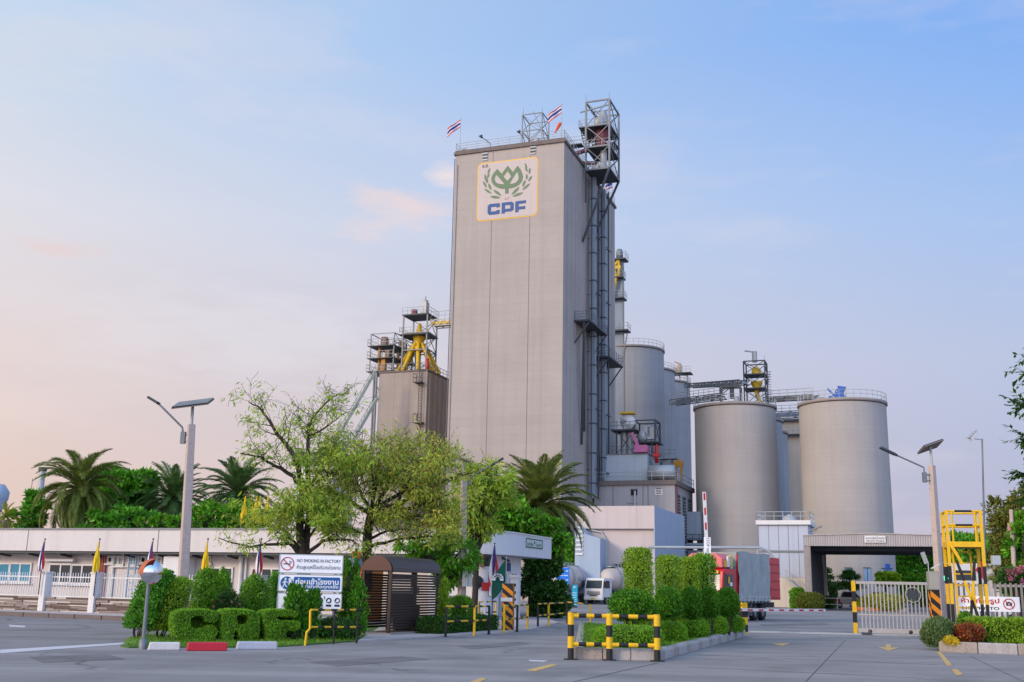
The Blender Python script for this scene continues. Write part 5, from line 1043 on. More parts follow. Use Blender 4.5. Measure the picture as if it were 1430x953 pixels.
def stripe_post(name, label, px, pyb, Y, pyt, w_, m1, m2, slant=.5, n=6, cat='pillar', tilt=1):
    p = W(px, pyb, Y); zt = W(px, pyt, Y).z; r = E(name, label, cat, (p.x, p.y, 0), rad(-8)); d = MB(); d.box(-w_/2, w_/2, -w_/2, w_/2, 0, zt); d.build('body', m1, r)
    d = MB(); h = zt/n
    for s in range(4):
        d.T = Matrix.Rotation(PI/2*s, 4, 'Z')
        for k_ in range(n):
            z0 = k_*h+.1*h; z1 = z0+h*.5; a = slant*w_*tilt
            q = [(-w_/2, min(zt, z0+a/2)), (w_/2, max(0, z0-a/2)), (w_/2, min(zt, max(0, z1-a/2))), (-w_/2, min(zt, z1+a/2))]
            d.prism(q, -w_/2-.006, -w_/2-.001)
    d.build('stripe', m2, r); return r, zt
r, zt = stripe_post('striped_pillar', 'orange and black striped square pillar before the guardhouse', 709, 880, 43, 815, .42, M_BLK, M_AMBER, .8, 5)
q = MB(); q.box(-.25, .2, -.26, -.23, zt*.62, zt*.7); q.build('name_plate', M_WHITE, r)
# outdoor lean-to between hut and guardhouse
p = W(488, 790, 50); r = E('small_roof', 'small shed with a grey blue roof and orange front behind the slatted hut', 'shed', (p.x, p.y, 0), GRID); k = 50/1500
d = MB(); d.box(-14*k, 22*k, 0, 2, 0, p.z-.05); d.build('wall', pm('orange_front', '#a8621c', .7, .15), r); d = MB(); d.prism([(-15*k, 0), (15*k, 0), (12*k, 11*k), (-10*k, 11*k)], -.4, 2.2); o = d.build('roof', pm('roof_blue_grey', '#6d7f9a', .5, .1), r); o.location = (0, 0, p.z-.05)
d = MB(); d.box(-3*k, 8*k, .4, 1.6, p.z+11*k-.06, p.z+20*k); d.build('chimney', pm('brick_orange', '#a04a2a', .8, .2, 3), r)
# ================================================================ slatted walkway hut
PHt = G(543, 889); FHt = Fr(PHt); wH = -FHt.front(502, 870)[0]; LH = FHt.side(613, 840)[0]; zA = FHt.front(530, 797)[1]; zT = FHt.front(522, 776.5)[1]
M_BRN = pm('brown_slat', '#33241f', .55, .2, 1.5, grime=.2); M_BRN2 = pm('brown_gable', '#4e2c24', .5, .15, 1.5)
r = E('slatted_hut', 'dark brown slatted walkway hut with an arched roof and open end', 'hut', FHt.P, GRID)
arc = [(-wH/2+wH/2*1.02*math.cos(PI*i/14), zA+(zT-zA)*math.sin(PI*i/14)) for i in range(15)]
for y_ in (-.03, LH-.05): d = MB(); d.prism(arc, y_, y_+.08); d.build('gable', M_BRN2, r)
d = MB()
for x in (-.05, -wH+.05):
    for y in (0.05, LH*.5, LH-.05): d.box(x-.05, x+.05, y-.05, y+.05, .1, zA)
d.build('post', M_BRN, r)
d = MB(); ns = 20
for k_ in range(ns):
    z = .22+k_*(zA-.3)/ns; h = (zA-.3)/ns*.78
    d.box(.0, .025, -.02, LH+.02, z, z+h); d.box(-wH-.025, -wH, -.02, LH+.02, z, z+h)
d.build('side_slats', M_BRN, r)
d = MB(); na = 16
for i in range(na):
    a0, a1 = PI*i/na, PI*(i+.84)/na
    P0 = [(-wH/2+(wH/2+.03)*math.cos(a), zA+(zT-zA+.02)*math.sin(a)) for a in (a0, a1)]
    d.prism([P0[0], P0[1], (P0[1][0], P0[1][1]-.03), (P0[0][0], P0[0][1]-.03)], .06, LH+.05)
d.build('roof_slats', pm('grey_brown_slat', '#4a403e', .5, .15, 1.5), r)
d = MB(); d.box(-wH-.1, .1, -.1, LH+.1, 0, .1); d.build('plinth', M_CONC2, r)
d = MB(); d.box(-wH+.06, -.06, LH*.6, LH*.62, .1, 1.0); d.build('inner_panel', M_BRN, r)
d = MB(); d.box(-.62, -.3, LH*.72, LH*.72+.02, 1.35, 1.6); d.build('notice', M_WHITE, r)

# ================================================================ sign stack
PSn = W(391, 802, 33.5); sr = rad(10); FSn = Fr(PSn, sr)
r = E('safety_sign', 'stack of three white safety sign panels rising behind the clipped bushes', 'sign', FSn.P, sr)
def panel(px0, px1, py0, py1, name, m):
    x0, z1 = FSn.front(px0, py0); x1, z0 = FSn.front(px1, py1-1.5); d = MB(); d.box(x0, x1, 0, .04, z0, z1); o = d.build(name, m, r)
    d = MB(); 
    for a, b_ in (((x0, z0), (x1, z0)), ((x0, z1), (x1, z1)), ((x0, z0), (x0, z1)), ((x1, z0), (x1, z1))): d.bar((a[0], .02, a[1]), (b_[0], .02, b_[1]), .03, .06)
    d.build('frame', M_STEEL_L, o); return o, x0, x1, z0, z1
M_SIGNW = pm('sign_white', '#ececec', .4, .03); M_SGB = pm('sign_blue', '#0d5590', .4, .05); M_SGR = pm('sign_red', '#b31f30', .4, .05); M_INK = pm('sign_black', '#1e1f22', .5, .05)
def ring(d, x, z, ro_, ri_, y0, y1, n=36):
    for i in range(n):
        a, b_ = 2*PI*i/n, 2*PI*(i+1)/n
        d.prism([(x+ri_*math.cos(a), z+ri_*math.sin(a)), (x+ro_*math.cos(a), z+ro_*math.sin(a)), (x+ro_*math.cos(b_), z+ro_*math.sin(b_)), (x+ri_*math.cos(b_), z+ri_*math.sin(b_))], y0, y1)
def disc(d, x, z, r_, y0, y1, n=28): d.prism([(x+r_*math.cos(2*PI*i/n), z+r_*math.sin(2*PI*i/n)) for i in range(n)], y0, y1)
o, x0, x1, z0, z1 = panel(391, 478, 775, 802.5, 'no_smoking_panel', M_SIGNW); w_, h_ = x1-x0, z1-z0
d = MB(); cx, cz, rr_ = x0+w_*.125, z0+h_*.5, h_*.39; ring(d, cx, cz, rr_, rr_*.87, -.012, -.002); d.bar((cx-rr_*.62, -.012, cz+rr_*.62), (cx+rr_*.62, -.012, cz-rr_*.62), rr_*.13, .008, up=(0, 1, 0)); d.build('prohibition_mark', M_SGR, o)
d = MB(); d.box(cx-rr_*.6, cx+rr_*.15, -.007, -.002, cz-rr_*.12, cz+rr_*.03); d.box(cx+rr_*.2, cx+rr_*.55, -.006, -.002, cz-rr_*.12, cz+rr_*.03)
for i in range(3): d.box(cx+rr_*(.3+.13*i), cx+rr_*(.36+.13*i), -.006, -.002, cz+rr_*.12, cz+rr_*(.45-.05*i))
text_mb(d, 'NO SMOKING IN FACTORY', .3, upright(x0+w_*.62, -.005, z0+h_*.69), fit=(w_*.69, h_*.19)); text_mb(d, 'ห้ามสูบบุหรี่ในบริเวณโรงงาน', .3, upright(x0+w_*.62, -.005, z0+h_*.3), fit=(w_*.69, h_*.33)); d.build('lettering', M_INK, o)
o, x0, x1, z0, z1 = panel(389.5, 477, 803, 828, 'disinfection_panel', M_SIGNW); w_, h_ = x1-x0, z1-z0
d = MB(); disc(d, x0+w_*.13, z0+h_*.5, h_*.41, -.006, -.001); d.prism(rrect(x0+w_*.235, x1-w_*.03, z0+h_*.09, z1-h_*.1, .05), -.006, -.001); d.build('blue_field', M_SGB, o)
d = MB(); cx, cz, s = x0+w_*.105, z0+h_*.5, h_*.4
disc(d, cx+.05*s, cz+.62*s, .17*s, -.012, -.007); d.bar((cx, -.009, cz+.4*s), (cx-.1*s, -.009, cz-.15*s), .3*s, .005, up=(0, 1, 0)); d.bar((cx-.05*s, -.009, cz-.15*s), (cx-.4*s, -.009, cz-.75*s), .15*s, .005, up=(0, 1, 0)); d.bar((cx-.05*s, -.009, cz-.15*s), (cx+.3*s, -.009, cz-.7*s), .15*s, .005, up=(0, 1, 0)); d.bar((cx, -.009, cz+.35*s), (cx+.45*s, -.009, cz+.0*s), .11*s, .005, up=(0, 1, 0)); d.bar((cx, -.009, cz+.35*s), (cx-.45*s, -.009, cz), .11*s, .005, up=(0, 1, 0))
d.box(cx+.55*s, cx+1.0*s, -.012, -.007, cz-.7*s, cz+.75*s)
text_mb(d, 'ก่อนเข้าโรงงาน', .3, upright(x0+w_*.605, -.009, z0+h_*.62), fit=(w_*.68, h_*.4), weight=.009); text_mb(d, 'กรุณาฆ่าเชื้อทุกครั้ง', .3, upright(x0+w_*.605, -.009, z0+h_*.27), fit=(w_*.68, h_*.3), weight=.007); d.build('lettering', M_LETW, o)
o, x0, x1, z0, z1 = panel(388, 476, 829, 854, 'protective_gear_panel', M_SIGNW); w_, h_ = x1-x0, z1-z0
d = MB()
for i in range(6):
    cx = x0+w_*(.27+.133*i); disc(d, cx, z0+h_*.6, h_*.18, -.006, -.001); d.box(cx-h_*.17, cx+h_*.17, -.006, -.001, z0+h_*.22, z0+h_*.35)
d.build('pictogram', pm('sign_navy', '#1d2433'), o); d = MB()
for i in range(6):
    cx = x0+w_*(.27+.133*i); disc(d, cx+.02*h_*(i % 3-1), z0+h_*.6, h_*.09, -.012, -.007); d.box(cx-h_*.12, cx+h_*.05*(i % 3), -.012, -.007, z0+h_*.5, z0+h_*.55)
d.build('figure', M_SIGNW, o)
for px in (396, 470): x, z = FSn.front(px, 780); d = MB(); d.box(x-.04, x+.04, .045, .12, 0, z); d.build('post', M_STEEL, r)

# ================================================================ traffic mirror
p = G(199, 907); zt = W(199, 781, p.y).z; r = E('traffic_mirror', 'round convex traffic mirror with an orange hood on a grey post', 'mirror', p, rad(42))
d = MB(); d.tube((0, 0, 0), (0, 0, zt-.2), .048, .045, 12); d.lathe([(.1, 0), (.1, .22), (.05, .25)], 12); d.build('post', M_STEEL, r)
d = MB(); rm = .29; d.lathe([(.001, -.085), (rm*.35, -.075), (rm*.7, -.043), (rm, 0)], 32, c=(0, -.12, zt-.32), axis='y'); m_, t_, b_ = newmat('mirror_glass'); t_.put(b_, **{'Base Color': (.75, .75, .75, 1), 'Metallic': 1.0, 'Roughness': .04}); d.build('mirror_dome', m_, r)
d = MB(); d.lathe([(rm*.97, -.0), (rm*.9, .1), (.001, .14)], 32, c=(0, -.12, zt-.32), axis='y'); d.build('back_shell', pm('mirror_orange', '#b05a34', .5, .12), r)
d = MB(); d.lathe([(rm+.03, -.24), (rm+.045, -.02)], 20, c=(0, -.12, zt-.32), axis='y', a0=-1.7, a1=.3); d.build('hood', pm('mirror_orange', '#b05a34'), r)

# ================================================================ solar street lamps
M_PANEL = pm('solar_panel', '#2b3038', .25, .2, 2, spec=.6); M_POLE = pm('concrete_pole', '#b3a299', .8, .15, 1.2, streak=.3, grime=.35)
def solar(px_b, py_b, px_t, py_t, Y, wb, wt, label, head, elbow, bracket, panel_, rz=0, base=0, extra=None):
    b0 = W(px_b, py_b, Y); t0_ = W(px_t, py_t, Y); r = E('solar_street_lamp', label, 'street lamp', (b0.x, b0.y, base), 0, 'solar street lamps'); tx = t0_.x-b0.x; H = t0_.z-base; k = Y/1500
    d = MB(); d.add([(-wb/2, -wb/2, 0), (wb/2, -wb/2, 0), (wb/2, wb/2, 0), (-wb/2, wb/2, 0), (tx-wt/2, -wt/2, H), (tx+wt/2, -wt/2, H), (tx+wt/2, wt/2, H), (tx-wt/2, wt/2, H)], [(0, 3, 2, 1), (4, 5, 6, 7), (0, 1, 5, 4), (1, 2, 6, 5), (2, 3, 7, 6), (3, 0, 4, 7)])
    o = d.build('pole', M_POLE, r, bevel=.02); o.rotation_euler = (0, 0, rad(30))
    def L(px, py, yy=0): q = W(px, py, Y+yy); return Vector((q.x-b0.x, yy, q.z-base))
    d = MB(); pts = [L(*bracket), L(*elbow), L(*head[0])]; d.path([pts[0], pts[0].lerp(pts[1], .9), pts[1], pts[1].lerp(pts[2], .08), pts[2]], .035, 8); d.bar(pts[0], Vector((tx*.9, 0, pts[0].z+.05)), .07); d.bar(pts[0]+Vector((0, 0, -.25)), Vector((tx*.9, 0, pts[0].z-.2)), .06); d.box(pts[0].x-.08, pts[0].x+.08, -.08, .08, pts[0].z-.3, pts[0].z+.12); d.build('arm', M_STEEL, r)
    h0, h1 = L(*head[0]), L(*head[1]); d = MB(); d.bar(h0, h1, .26, .09); d.bar(h0.lerp(h1, -.15), h0.lerp(h1, .1), .1, .1); d.build('lamp_head', M_STEEL_D, r, bevel=.02)
    if panel_:
        a, b2 = L(*panel_[0]), L(*panel_[1]); m = (a+b2)/2; d = MB(); d.tube((tx, 0, H), (m.x, 0, m.z-.02), .055); d.build('panel_post', M_STEEL_L, r); d = MB(); d.T = Matrix.Translation(m) @ Matrix.Rotation(-math.atan2(b2.z-a.z, b2.x-a.x), 4, 'Y') @ Matrix.Rotation(rad(panel_[2]), 4, 'X'); hl_ = (b2-a).length/2; d.box(-hl_, hl_, -.5, .5, -.02, .03); d.mi = 1; d.box(-hl_-.02, hl_+.02, -.52, .52, -.05, -.02); d.build('solar_panel', [M_PANEL, pm('panel_back', '#7d7068', .6, .1)], r)
    return r
solar(252, 880, 267.5, 593.5, 38, .34, .24, 'leaning concrete lamp post with solar panel beside the clipped shrubs on the left', ((221, 563.5), (207, 555)), (254.5, 597), (256, 608), ((245, 566), (294, 560), 20))
solar(1315, 862, 1301.5, 650, 45.5, .3, .22, 'leaning concrete lamp post with solar panel beside the sliding gate', ((1250, 635), (1229, 625)), (1290, 653), (1291, 664), ((1286, 628), (1312, 619), -12))
r = solar(644, 880, 647.5, 670, 47, .3, .22, 'lamp post hidden in foliage with a grey meter box, behind the slatted hut', ((688, 649), (703, 640)), (668, 660), (655, 668), ((634, 637), (660, 646), 10))
q = W(652.5, 806, 46.7); d = MB(); d.box(-.2, .22, -.3, 0, -.4, .42); d.mi = 1; d.box(0.04, .055, -.31, -.29, -.38, .4); o = d.build('meter_box', [pm('box_grey', '#a9b0b0', .5, .08), M_STEEL_D], r); o.location = (q.x-r.location.x, -.15, q.z)
p = W(1376, 862, 47); r = E('camera_pole', 'thin grey pole carrying a white security camera, behind the yellow inspection stand', 'camera pole', (p.x, p.y, 0)); t0_ = W(1371.5, 613, 47); d = MB(); d.path([(0, 0, 0), (t0_.x-p.x, 0, t0_.z)], [.055, .035], 8); d.build('pole', M_STEEL, r)
c0 = W(1360, 612, 47); d = MB(); d.bar((t0_.x-p.x, 0, t0_.z-.05), (c0.x-p.x, 0, c0.z-.03), .04); d.build('bracket', M_STEEL_L, r); d = MB(); a, b2 = W(1363, 604.5, 47), W(1352, 615, 47); d.bar(Vector((a.x-p.x, -.1, a.z)), Vector((b2.x-p.x, -.25, b2.z)), .16, .16); d.mi = 1; d.bar(Vector((a.x-p.x-.05, -.1, a.z+.1)), Vector((b2.x-p.x-.12, -.25, b2.z+.06)), .2, .02); d.build('camera', [M_WHITE, M_STEEL_L], r)
q = W(1388, 783, 47); d = MB(); d.box(-.17, .17, -.3, -.05, -.2, .2); o = d.build('switch_box', pm('box_grey', '#a9b0b0'), r, bevel=.02); o.location = (q.x-p.x, 0, q.z)

# ================================================================ striped guards and barriers
def banded(d, p, q, r_, n, first=0, cyc=(0, 1)):
    p = Vector(p); q = Vector(q)
    for i in range(n): d.mi = cyc[(i+first) % len(cyc)]; d.tube(p.lerp(q, i/n), p.lerp(q, (i+1)/n), r_*(1.06 if d.mi == 0 else 1), n=12)
YB = [M_YB, M_BLK]
a, m, c = G(797, 921.5), G(851, 922.5), G(918, 924); hG = 1.08
r = E('crash_guard', 'thick yellow and black banded pipe guard at the median end', 'guard rail', a)
loc3 = [Vector(v-a) for v in (a, m, c)]
for p in loc3:
    d = MB(); banded(d, p, p+Vector((0, 0, hG)), .075, 4, 1); d.mi = 1; d.box(p.x-.16, p.x+.16, p.y-.14, p.y+.14, 0, .02); d.build('post', YB, r)
for s, e_ in ((0, 1), (1, 2)):
    for z in (hG-.06, .36): d = MB(); banded(d, loc3[s]+Vector((0, 0, z)), loc3[e_]+Vector((0, 0, z)), .05, 5, 0); d.build('rail', YB, r)
r = E('bent_handrail', 'thin yellow handrail with black bands and a bent leg by the hedge letters', 'guard rail', G(426, 902)); o0 = r.location; kY = o0.y
def LW(px, py, Y=None): q = W(px, py, Y or kY); return Vector((q.x-o0.x, (Y or kY)-o0.y, q.z))
d = MB(); d.path([(0, 0, 0), LW(428.5, 883), LW(433, 878), LW(433.5, 853), LW(436, 852)], .035, 8); d.build('leg', M_YB, r)
for yy in (852, 876):
    p, q = LW(434, yy), LW(505, yy, kY+1.8); d = MB()
    for i in range(8): d.mi = i % 2; d.tube(p.lerp(q, i/8), p.lerp(q, (i+1)/8), .028, n=8)
    d.build('rail', YB, r)
for px, ph in ((468, .55), (500, .95)): q = LW(px, 852, kY+1.8*ph); d = MB(); d.tube((q.x, q.y, 0), q, .028, n=8); d.build('leg', M_BLK, r)
def rail_run(posts, label, zt=.98, zl=.5, endx=None):
    o = G(posts[0][0], posts[0][1]); r = E('pipe_barrier', label, 'guard rail', o, 0, 'thin yellow and black pipe barriers'); P = [G(px, py)-o for px, py, c_ in posts]
    for p, (px, py, c_) in zip(P, posts): d = MB(); d.tube(p, p+Vector((0, 0, zt)), .045, n=8); d.build('post', M_YB if c_ else M_BLK, r)
    for z in (zt, zl):
        d = MB()
        for a, b_ in zip(P[:-1], P[1:]):
            n_ = 4
            for i in range(n_): d.mi = i % 2; d.tube((a.lerp(b_, i/n_))+Vector((0, 0, z)), a.lerp(b_, (i+1)/n_)+Vector((0, 0, z)), .034, n=7)
        d.build('rail', YB, r)
rail_run(((622, 890, 0), (662, 888, 1), (682.5, 886.5, 0)), 'first pipe barrier section, beside the low hedge past the slatted hut')
rail_run(((703.5, 885, 1), (722, 883, 0), (736.5, 880, 1)), 'middle pipe barrier section, around the orange striped pillar')
rail_run(((751, 877, 0), (766, 875, 1), (792, 871, 0)), 'far pipe barrier section, past the guardhouse under the dark tree')
rail_run(((669, 872, 1), (692, 870, 1)), 'short yellow pipe barrier set back beside the guardhouse wall')
rail_run(((792, 869.5, 1), (824, 875.5, 1)), 'short yellow hoop barrier left of the median hedge')
# boom barriers
p = G(1037.5, 885); r = E('boom_barrier', 'lowered red and white boom barrier across the exit lane', 'barrier', p, math.atan2((G(1195, 883)-p).y, (G(1195, 883)-p).x)); zb_ = W(1037, 851.5, p.y).z
d = MB()
for i in range(5): d.mi = 0 if i % 2 == 0 else 1; z = zb_+.28-(i)*(zb_+.28)/4.2; d.box(-.16, .16, -.14, .14, max(0, z-(zb_+.28)/4.2), z)
d.build('cabinet', YB, r)
LB = 5.0; d = MB(); nb = 9; d.box(-.8, LB, -.22, -.17, zb_-.06, zb_+.05); d.mi = 1
for i in range(nb): x0 = -.55+i*(LB+.7)/nb; d.box(x0, x0+.3, -.226, -.22, zb_-.045, zb_+.02)
d.build('boom_arm', [M_WHITE, M_RED], r)
d = MB(); d.box(-1.9, -.8, -.25, -.12, zb_-.12, zb_+.08); d.build('counterweight', M_STEEL_L, r)
p = W(990, 865, 46); zt = W(982, 688, 46).z; zs_ = W(987, 751, 46).z; zbot = W(987.5, 775, 46).z; r = E('boom_barrier', 'raised red and white boom with a white lettered board, over the median hedge', 'barrier', (p.x, p.y, 0)); tx = W(982, 688, 46).x-p.x
d = MB(); d.box(-.18, .18, -.16, .16, 0, 1.15); d.build('cabinet', M_YB, r); d = MB()
def arm_piece(z0, z1, w_, ya_, yb_):
    f0, f1 = (z0-.9)/(zt-.9), (z1-.9)/(zt-.9)
    d.add([(tx*f0-w_, ya_, z0), (tx*f0+w_, ya_, z0), (tx*f1+w_, ya_, z1), (tx*f1-w_, ya_, z1), (tx*f0-w_, yb_, z0), (tx*f0+w_, yb_, z0), (tx*f1+w_, yb_, z1), (tx*f1-w_, yb_, z1)], [(0, 1, 2, 3), (7, 6, 5, 4), (0, 4, 5, 1), (1, 5, 6, 2), (2, 6, 7, 3), (3, 7, 4, 0)])
arm_piece(.9, zt, .075, -.24, -.2); d.mi = 1
for i in range(8): z0 = zt-.34-i*.62; arm_piece(z0, z0+.3, .038, -.247, -.24)
d.build('boom_arm', [M_WHITE, M_RED], r)
fm = (zs_-.9)/(zt-.9); d = MB(); d.box(-.14, .14, -.28, -.25, zbot-.25, zs_); o = d.build('lettered_board', M_SIGNW, r); o.location = (tx*fm*.6, 0, 0)
d = MB(); text_mb(d, 'STOP หยุด', .3, Matrix.Translation((0, -.285, (zs_+zbot)/2)) @ Matrix.Rotation(PI/2, 4, 'X') @ Matrix.Rotation(-PI/2, 4, 'Z'), fit=((zs_-zbot)*.95, .17)); d.build('lettering', M_INK, o)
# sliding gate
gp0, gp1 = G(1195, 884.5), G(1299, 887); grz = math.atan2((gp1-gp0).y, (gp1-gp0).x); LG = (gp1-gp0).length; zG = W(1195, 812, gp0.y).z; M_GATE = pm('gate_grey', '#aaa5a0', .5, .1, 1.5, grime=.3)
r = E('sliding_gate', 'grey vertical bar sliding gate with a striped leading post', 'gate', gp0, grz)
d = MB(); 
for z, h in ((zG-.05, .12), (.12, .2), (zG*.36, .06)): d.box(.1, LG, -.04, .04, z-h/2, z+h/2)
d.build('frame', M_GATE, r)
for i in range(18): x = .3+i*(LG-.3)/17.3; d = MB(); d.bar((x, 0, .2), (x, 0, zG-.1), .05); d.build('bar', M_GATE, r)
d = MB()
for i in range(5): d.mi = i % 2; d.box(-.08, .08, -.07, .07, zG+.02-(i+1)*(zG+.02)/5, zG+.02-i*(zG+.02)/5)
d.build('leading_post', YB, r)
xq = LG*.8; zq = W(1280, 831, gp0.y).z; d = MB(); disc(d, xq, zq, .2, -.06, -.045); d.mi = 1; ring(d, xq, zq, .33, .30, -.06, -.045); d.mi = 0; ring(d, xq, zq, .25, .225, -.06, -.045); d.build('round_emblem', [M_STEEL_D, M_GATE], r)
for x in (.6, LG-.8): d = MB(); d.lathe([(.001, -.04), (.09, -.04), (.09, .04), (.001, .04)], 12, c=(x, 0, .09), axis='y'); d.build('wheel', M_STEEL_D, r)
ta, tb = G(1040, 883), G(1297, 889); n_ = (tb-ta); r = E('gate_track', 'steel sliding gate track laid across the driveway', 'track', ta, math.atan2(n_.y, n_.x)); L = n_.length; d = MB(); d.box(0, L, -.1, .1, 0, .03); d.box(0, L, -.02, .02, .03, .06); d.build('rail', M_STEEL_L, r); d = MB(); d.box(L*.64, L*.69, -.15, .15, 0, .1); d.build('stopper', M_STEEL_D, r)
# control box on a striped plinth
r, zt = stripe_post('gate_motor_box', 'grey control cabinet on an orange and black striped plinth by the gate', 1307, 868, 44.5, 824, .36, M_BLK, M_AMBER, .9, 4, 'cabinet')
zt2 = W(1306, 798, 44.5).z; d = MB(); d.box(-.21, .2, -.2, .2, zt, zt2); d.mi = 1; d.box(-.19, .18, -.205, -.19, zt+.04, zt2-.04); d.build('cabinet', [pm('cabinet_grey', '#8f8f89', .5, .1, grime=.2), pm('cabinet_door', '#9c9c96', .5, .1)], r, bevel=.01)
d = MB(); z3 = W(1296, 776, 44.5).z; d.path([(-.15, 0, zt2), (-.15, 0, zt2+.35), (-.3, 0, z3)], .025, 6); d.build('lamp_stem', M_STEEL_L, r); d = MB(); d.bar((-.36, -.05, z3+.12), (-.22, .0, z3-.32), .16, .1); d.build('floodlight', M_STEEL_L, r)
d = MB(); d.bar((-.1, -.25, zt2+.1), (.25, -.2, zt2+.28), .16, .03); d.build('cover', M_WHITE, r)
# signal light
p = W(1322.5, 860, 58); r = E('signal_light', 'small traffic signal showing green behind the lamp post', 'traffic light', (p.x, p.y, 0)); zg_ = W(1322.5, 808, 58).z; d = MB(); d.tube((0, .1, 0), (0, .1, zg_+.9), .06); d.build('post', M_STEEL, r); d = MB(); d.box(-.22, .22, -.1, .1, zg_-.35, zg_+.75); d.build('housing', M_BLK, r)
d = MB(); d.lathe([(.001, -.06), (.13, -.03), (.15, 0)], 16, c=(.02, -.11, zg_), axis='y'); m_, t_, b_ = newmat('green_lamp'); t_.put(b_, **{'Base Color': (.02, .6, .3, 1), 'Emission Color': (.02, .9, .42, 1), 'Emission Strength': 1.2}); d.build('green_lens', m_, r); d = MB(); d.lathe([(.001, -.03), (.15, 0)], 16, c=(.02, -.11, zg_+.45), axis='y'); d.build('dark_lens', M_GLASS, r)
p = W(1322, 850, 52); z0, z1 = W(1322, 830, 52).z, W(1322, 814, 52).z; r = E('notice_strip', 'small pale purple striped notice board beside the gate lamp post', 'sign', (p.x, p.y, 0)); d = MB(); d.box(-.16, .16, -.02, .02, z0, z1); d.mi = 1
for i in range(4): d.box(-.15, .15, -.026, -.02, z0+(z1-z0)*(i+.2)/4, z0+(z1-z0)*(i+.55)/4)
d.build('panel', [pm('lilac', '#a9a3c4', .6, .06), pm('violet', '#6e63a3', .6, .06)], r); d = MB(); d.tube((0, .04, 0), (0, .04, z1), .03); d.build('post', M_STEEL, r)

# ================================================================ yellow inspection stand
P0 = W(1332, 872, 41.5); r = E('inspection_stand', 'tall yellow steel inspection stand with steps, black banded legs and railings', 'platform', (P0.x, P0.y, 0), rad(-15)); k = 41.5/1500; hp = W(1352, 757, 41.5).z; ht = W(1352, 713.5, 41.5).z; wS = 44*k; dS = 1.25
YBK = [M_YB, M_BLK]
for x in (0, wS):
    for y in (0, dS):
        d = MB(); seg = [0, .62, 1.35, 2.1, 2.75, ht]; cols = [0, 1, 0, 1, 0]
        for a, b_, c_ in zip(seg[:-1], seg[1:], cols): d.mi = c_; d.box(x-.055, x+.055, y-.055, y+.055, a, b_)
        d.build('leg', YBK, r)
d = MB(); d.box(-.05, wS+.05, -.05, dS+.05, hp-.2, hp); d.build('deck', M_YB, r)
d = MB(); d.box(0.08, wS-.08, .05, dS-.05, hp-.22, hp-.201); d.build('deck_shade_plate', pm('deck_shadow_plate', '#8a6f14', .6, .15), r)  # deck underside in darker yellow, the shade put into the colour
for y in (0, dS):
    for z in (ht-.03, hp+.62):
        d = MB()
        for i in range(4): d.mi = (0, 1, 1, 0)[i] if y == 0 else 0; d.tube((wS*i/4, y, z), (wS*(i+1)/4, y, z), .04, n=8)
        d.build('rail', YBK, r)
for x in (0, wS):
    for z in (ht-.03, hp+.62): d = MB(); d.tube((x, 0, z), (x, dS, z), .04, n=8); d.build('rail', M_YB, r)
for x in (.2, wS-.2): d = MB(); d.tube((x, 0, hp), (x, 0, ht), .035, n=8); d.build('rail_post', M_YB, r)
for (xa_, xb_) in ((.25, wS-.12), (wS-.35, .5)):
    p, q = Vector((xa_, -.12, hp-.75)), Vector((xb_, -.12, .1 if xa_ < 1 else .55)); d = MB()
    for i in range(4): d.mi = (1, 0, 1, 0)[i]; d.bar(p.lerp(q, i/4), p.lerp(q, (i+1)/4), .1, .05, up=(0, 1, 0))
    d.build('cross_brace', YBK, r)
d = MB()
for i in range(8): z = .35+i*.42; y = .35+.08*i; d.box(.28, wS-.35, y, y+.22, z, z+.05)
d.build('step', M_YB, r); d = MB()
for x in (.26, wS-.33): d.bar((x, .35, .1), (x, 1.05, hp-.1), .06, .14)
d.build('stringer', M_YB, r)
d = MB(); d.bar((.05, -.06, hp-.05), (.45, -.06, hp-.85), .11, .06, up=(0, 1, 0)); d.build('knee_brace', M_YB, r)

# ================================================================ right fence and sign
fa2 = W(1326, 866, 46.5); fa2.z = 0; fb2 = W(1475, 866, 45.0); fb2.z = 0; v = fb2-fa2; r = E('slat_fence', 'weathered grey upright slat fence behind the no photo sign', 'fence', fa2, math.atan2(v.y, v.x)); L = v.length; zf = W(1400, 813, 46).z
d = MB(); x = 0; rr = random.Random(3)
while x < L: d.box(x, x+.09, -.03, .03, .05, zf-.05+rr.uniform(-.03, .02)); x += .2
d.build('slats', pm('weathered_slat', '#857d76', .85, .25, 2, grime=.4), r); d = MB()
for z in (.4, zf*.93): d.box(0, L, .03, .09, z-.05, z+.05)
d.build('rail', M_GATE, r); d = MB(); d.box(L*.4, L*.4+.15, -.05, .1, 0, zf+.05); d.build('post', M_GATE, r)
ps = W(1338, 853, 45.2); pe = W(1425, 855, 44.3); v = pe-ps; r = E('no_photo_sign', 'long white no photography sign with a red camera ban mark on the fence', 'sign', (ps.x, ps.y, 0), math.atan2(v.y, v.x)); L = v.xy.length; z0 = ps.z; z1 = W(1338, 832.5, 45.2).z; h_ = z1-z0
d = MB(); d.box(0, L, -.04, 0, z0, z1); o = d.build('panel', M_SIGNW, r)
d = MB(); text_mb(d, 'ห้ามถ่ายรูป', .3, upright(L*.37, -.046, z0+h_*.68), fit=(L*.62, h_*.48), weight=.008); cx, cz, rr_ = L*.83, z0+h_*.52, h_*.37; ring(d, cx, cz, rr_, rr_*.84, -.055, -.043); d.bar((cx-rr_*.6, -.05, cz+rr_*.6), (cx+rr_*.6, -.05, cz-rr_*.6), rr_*.14, .008, up=(0, 1, 0)); d.build('red_lettering', M_SGR, o)
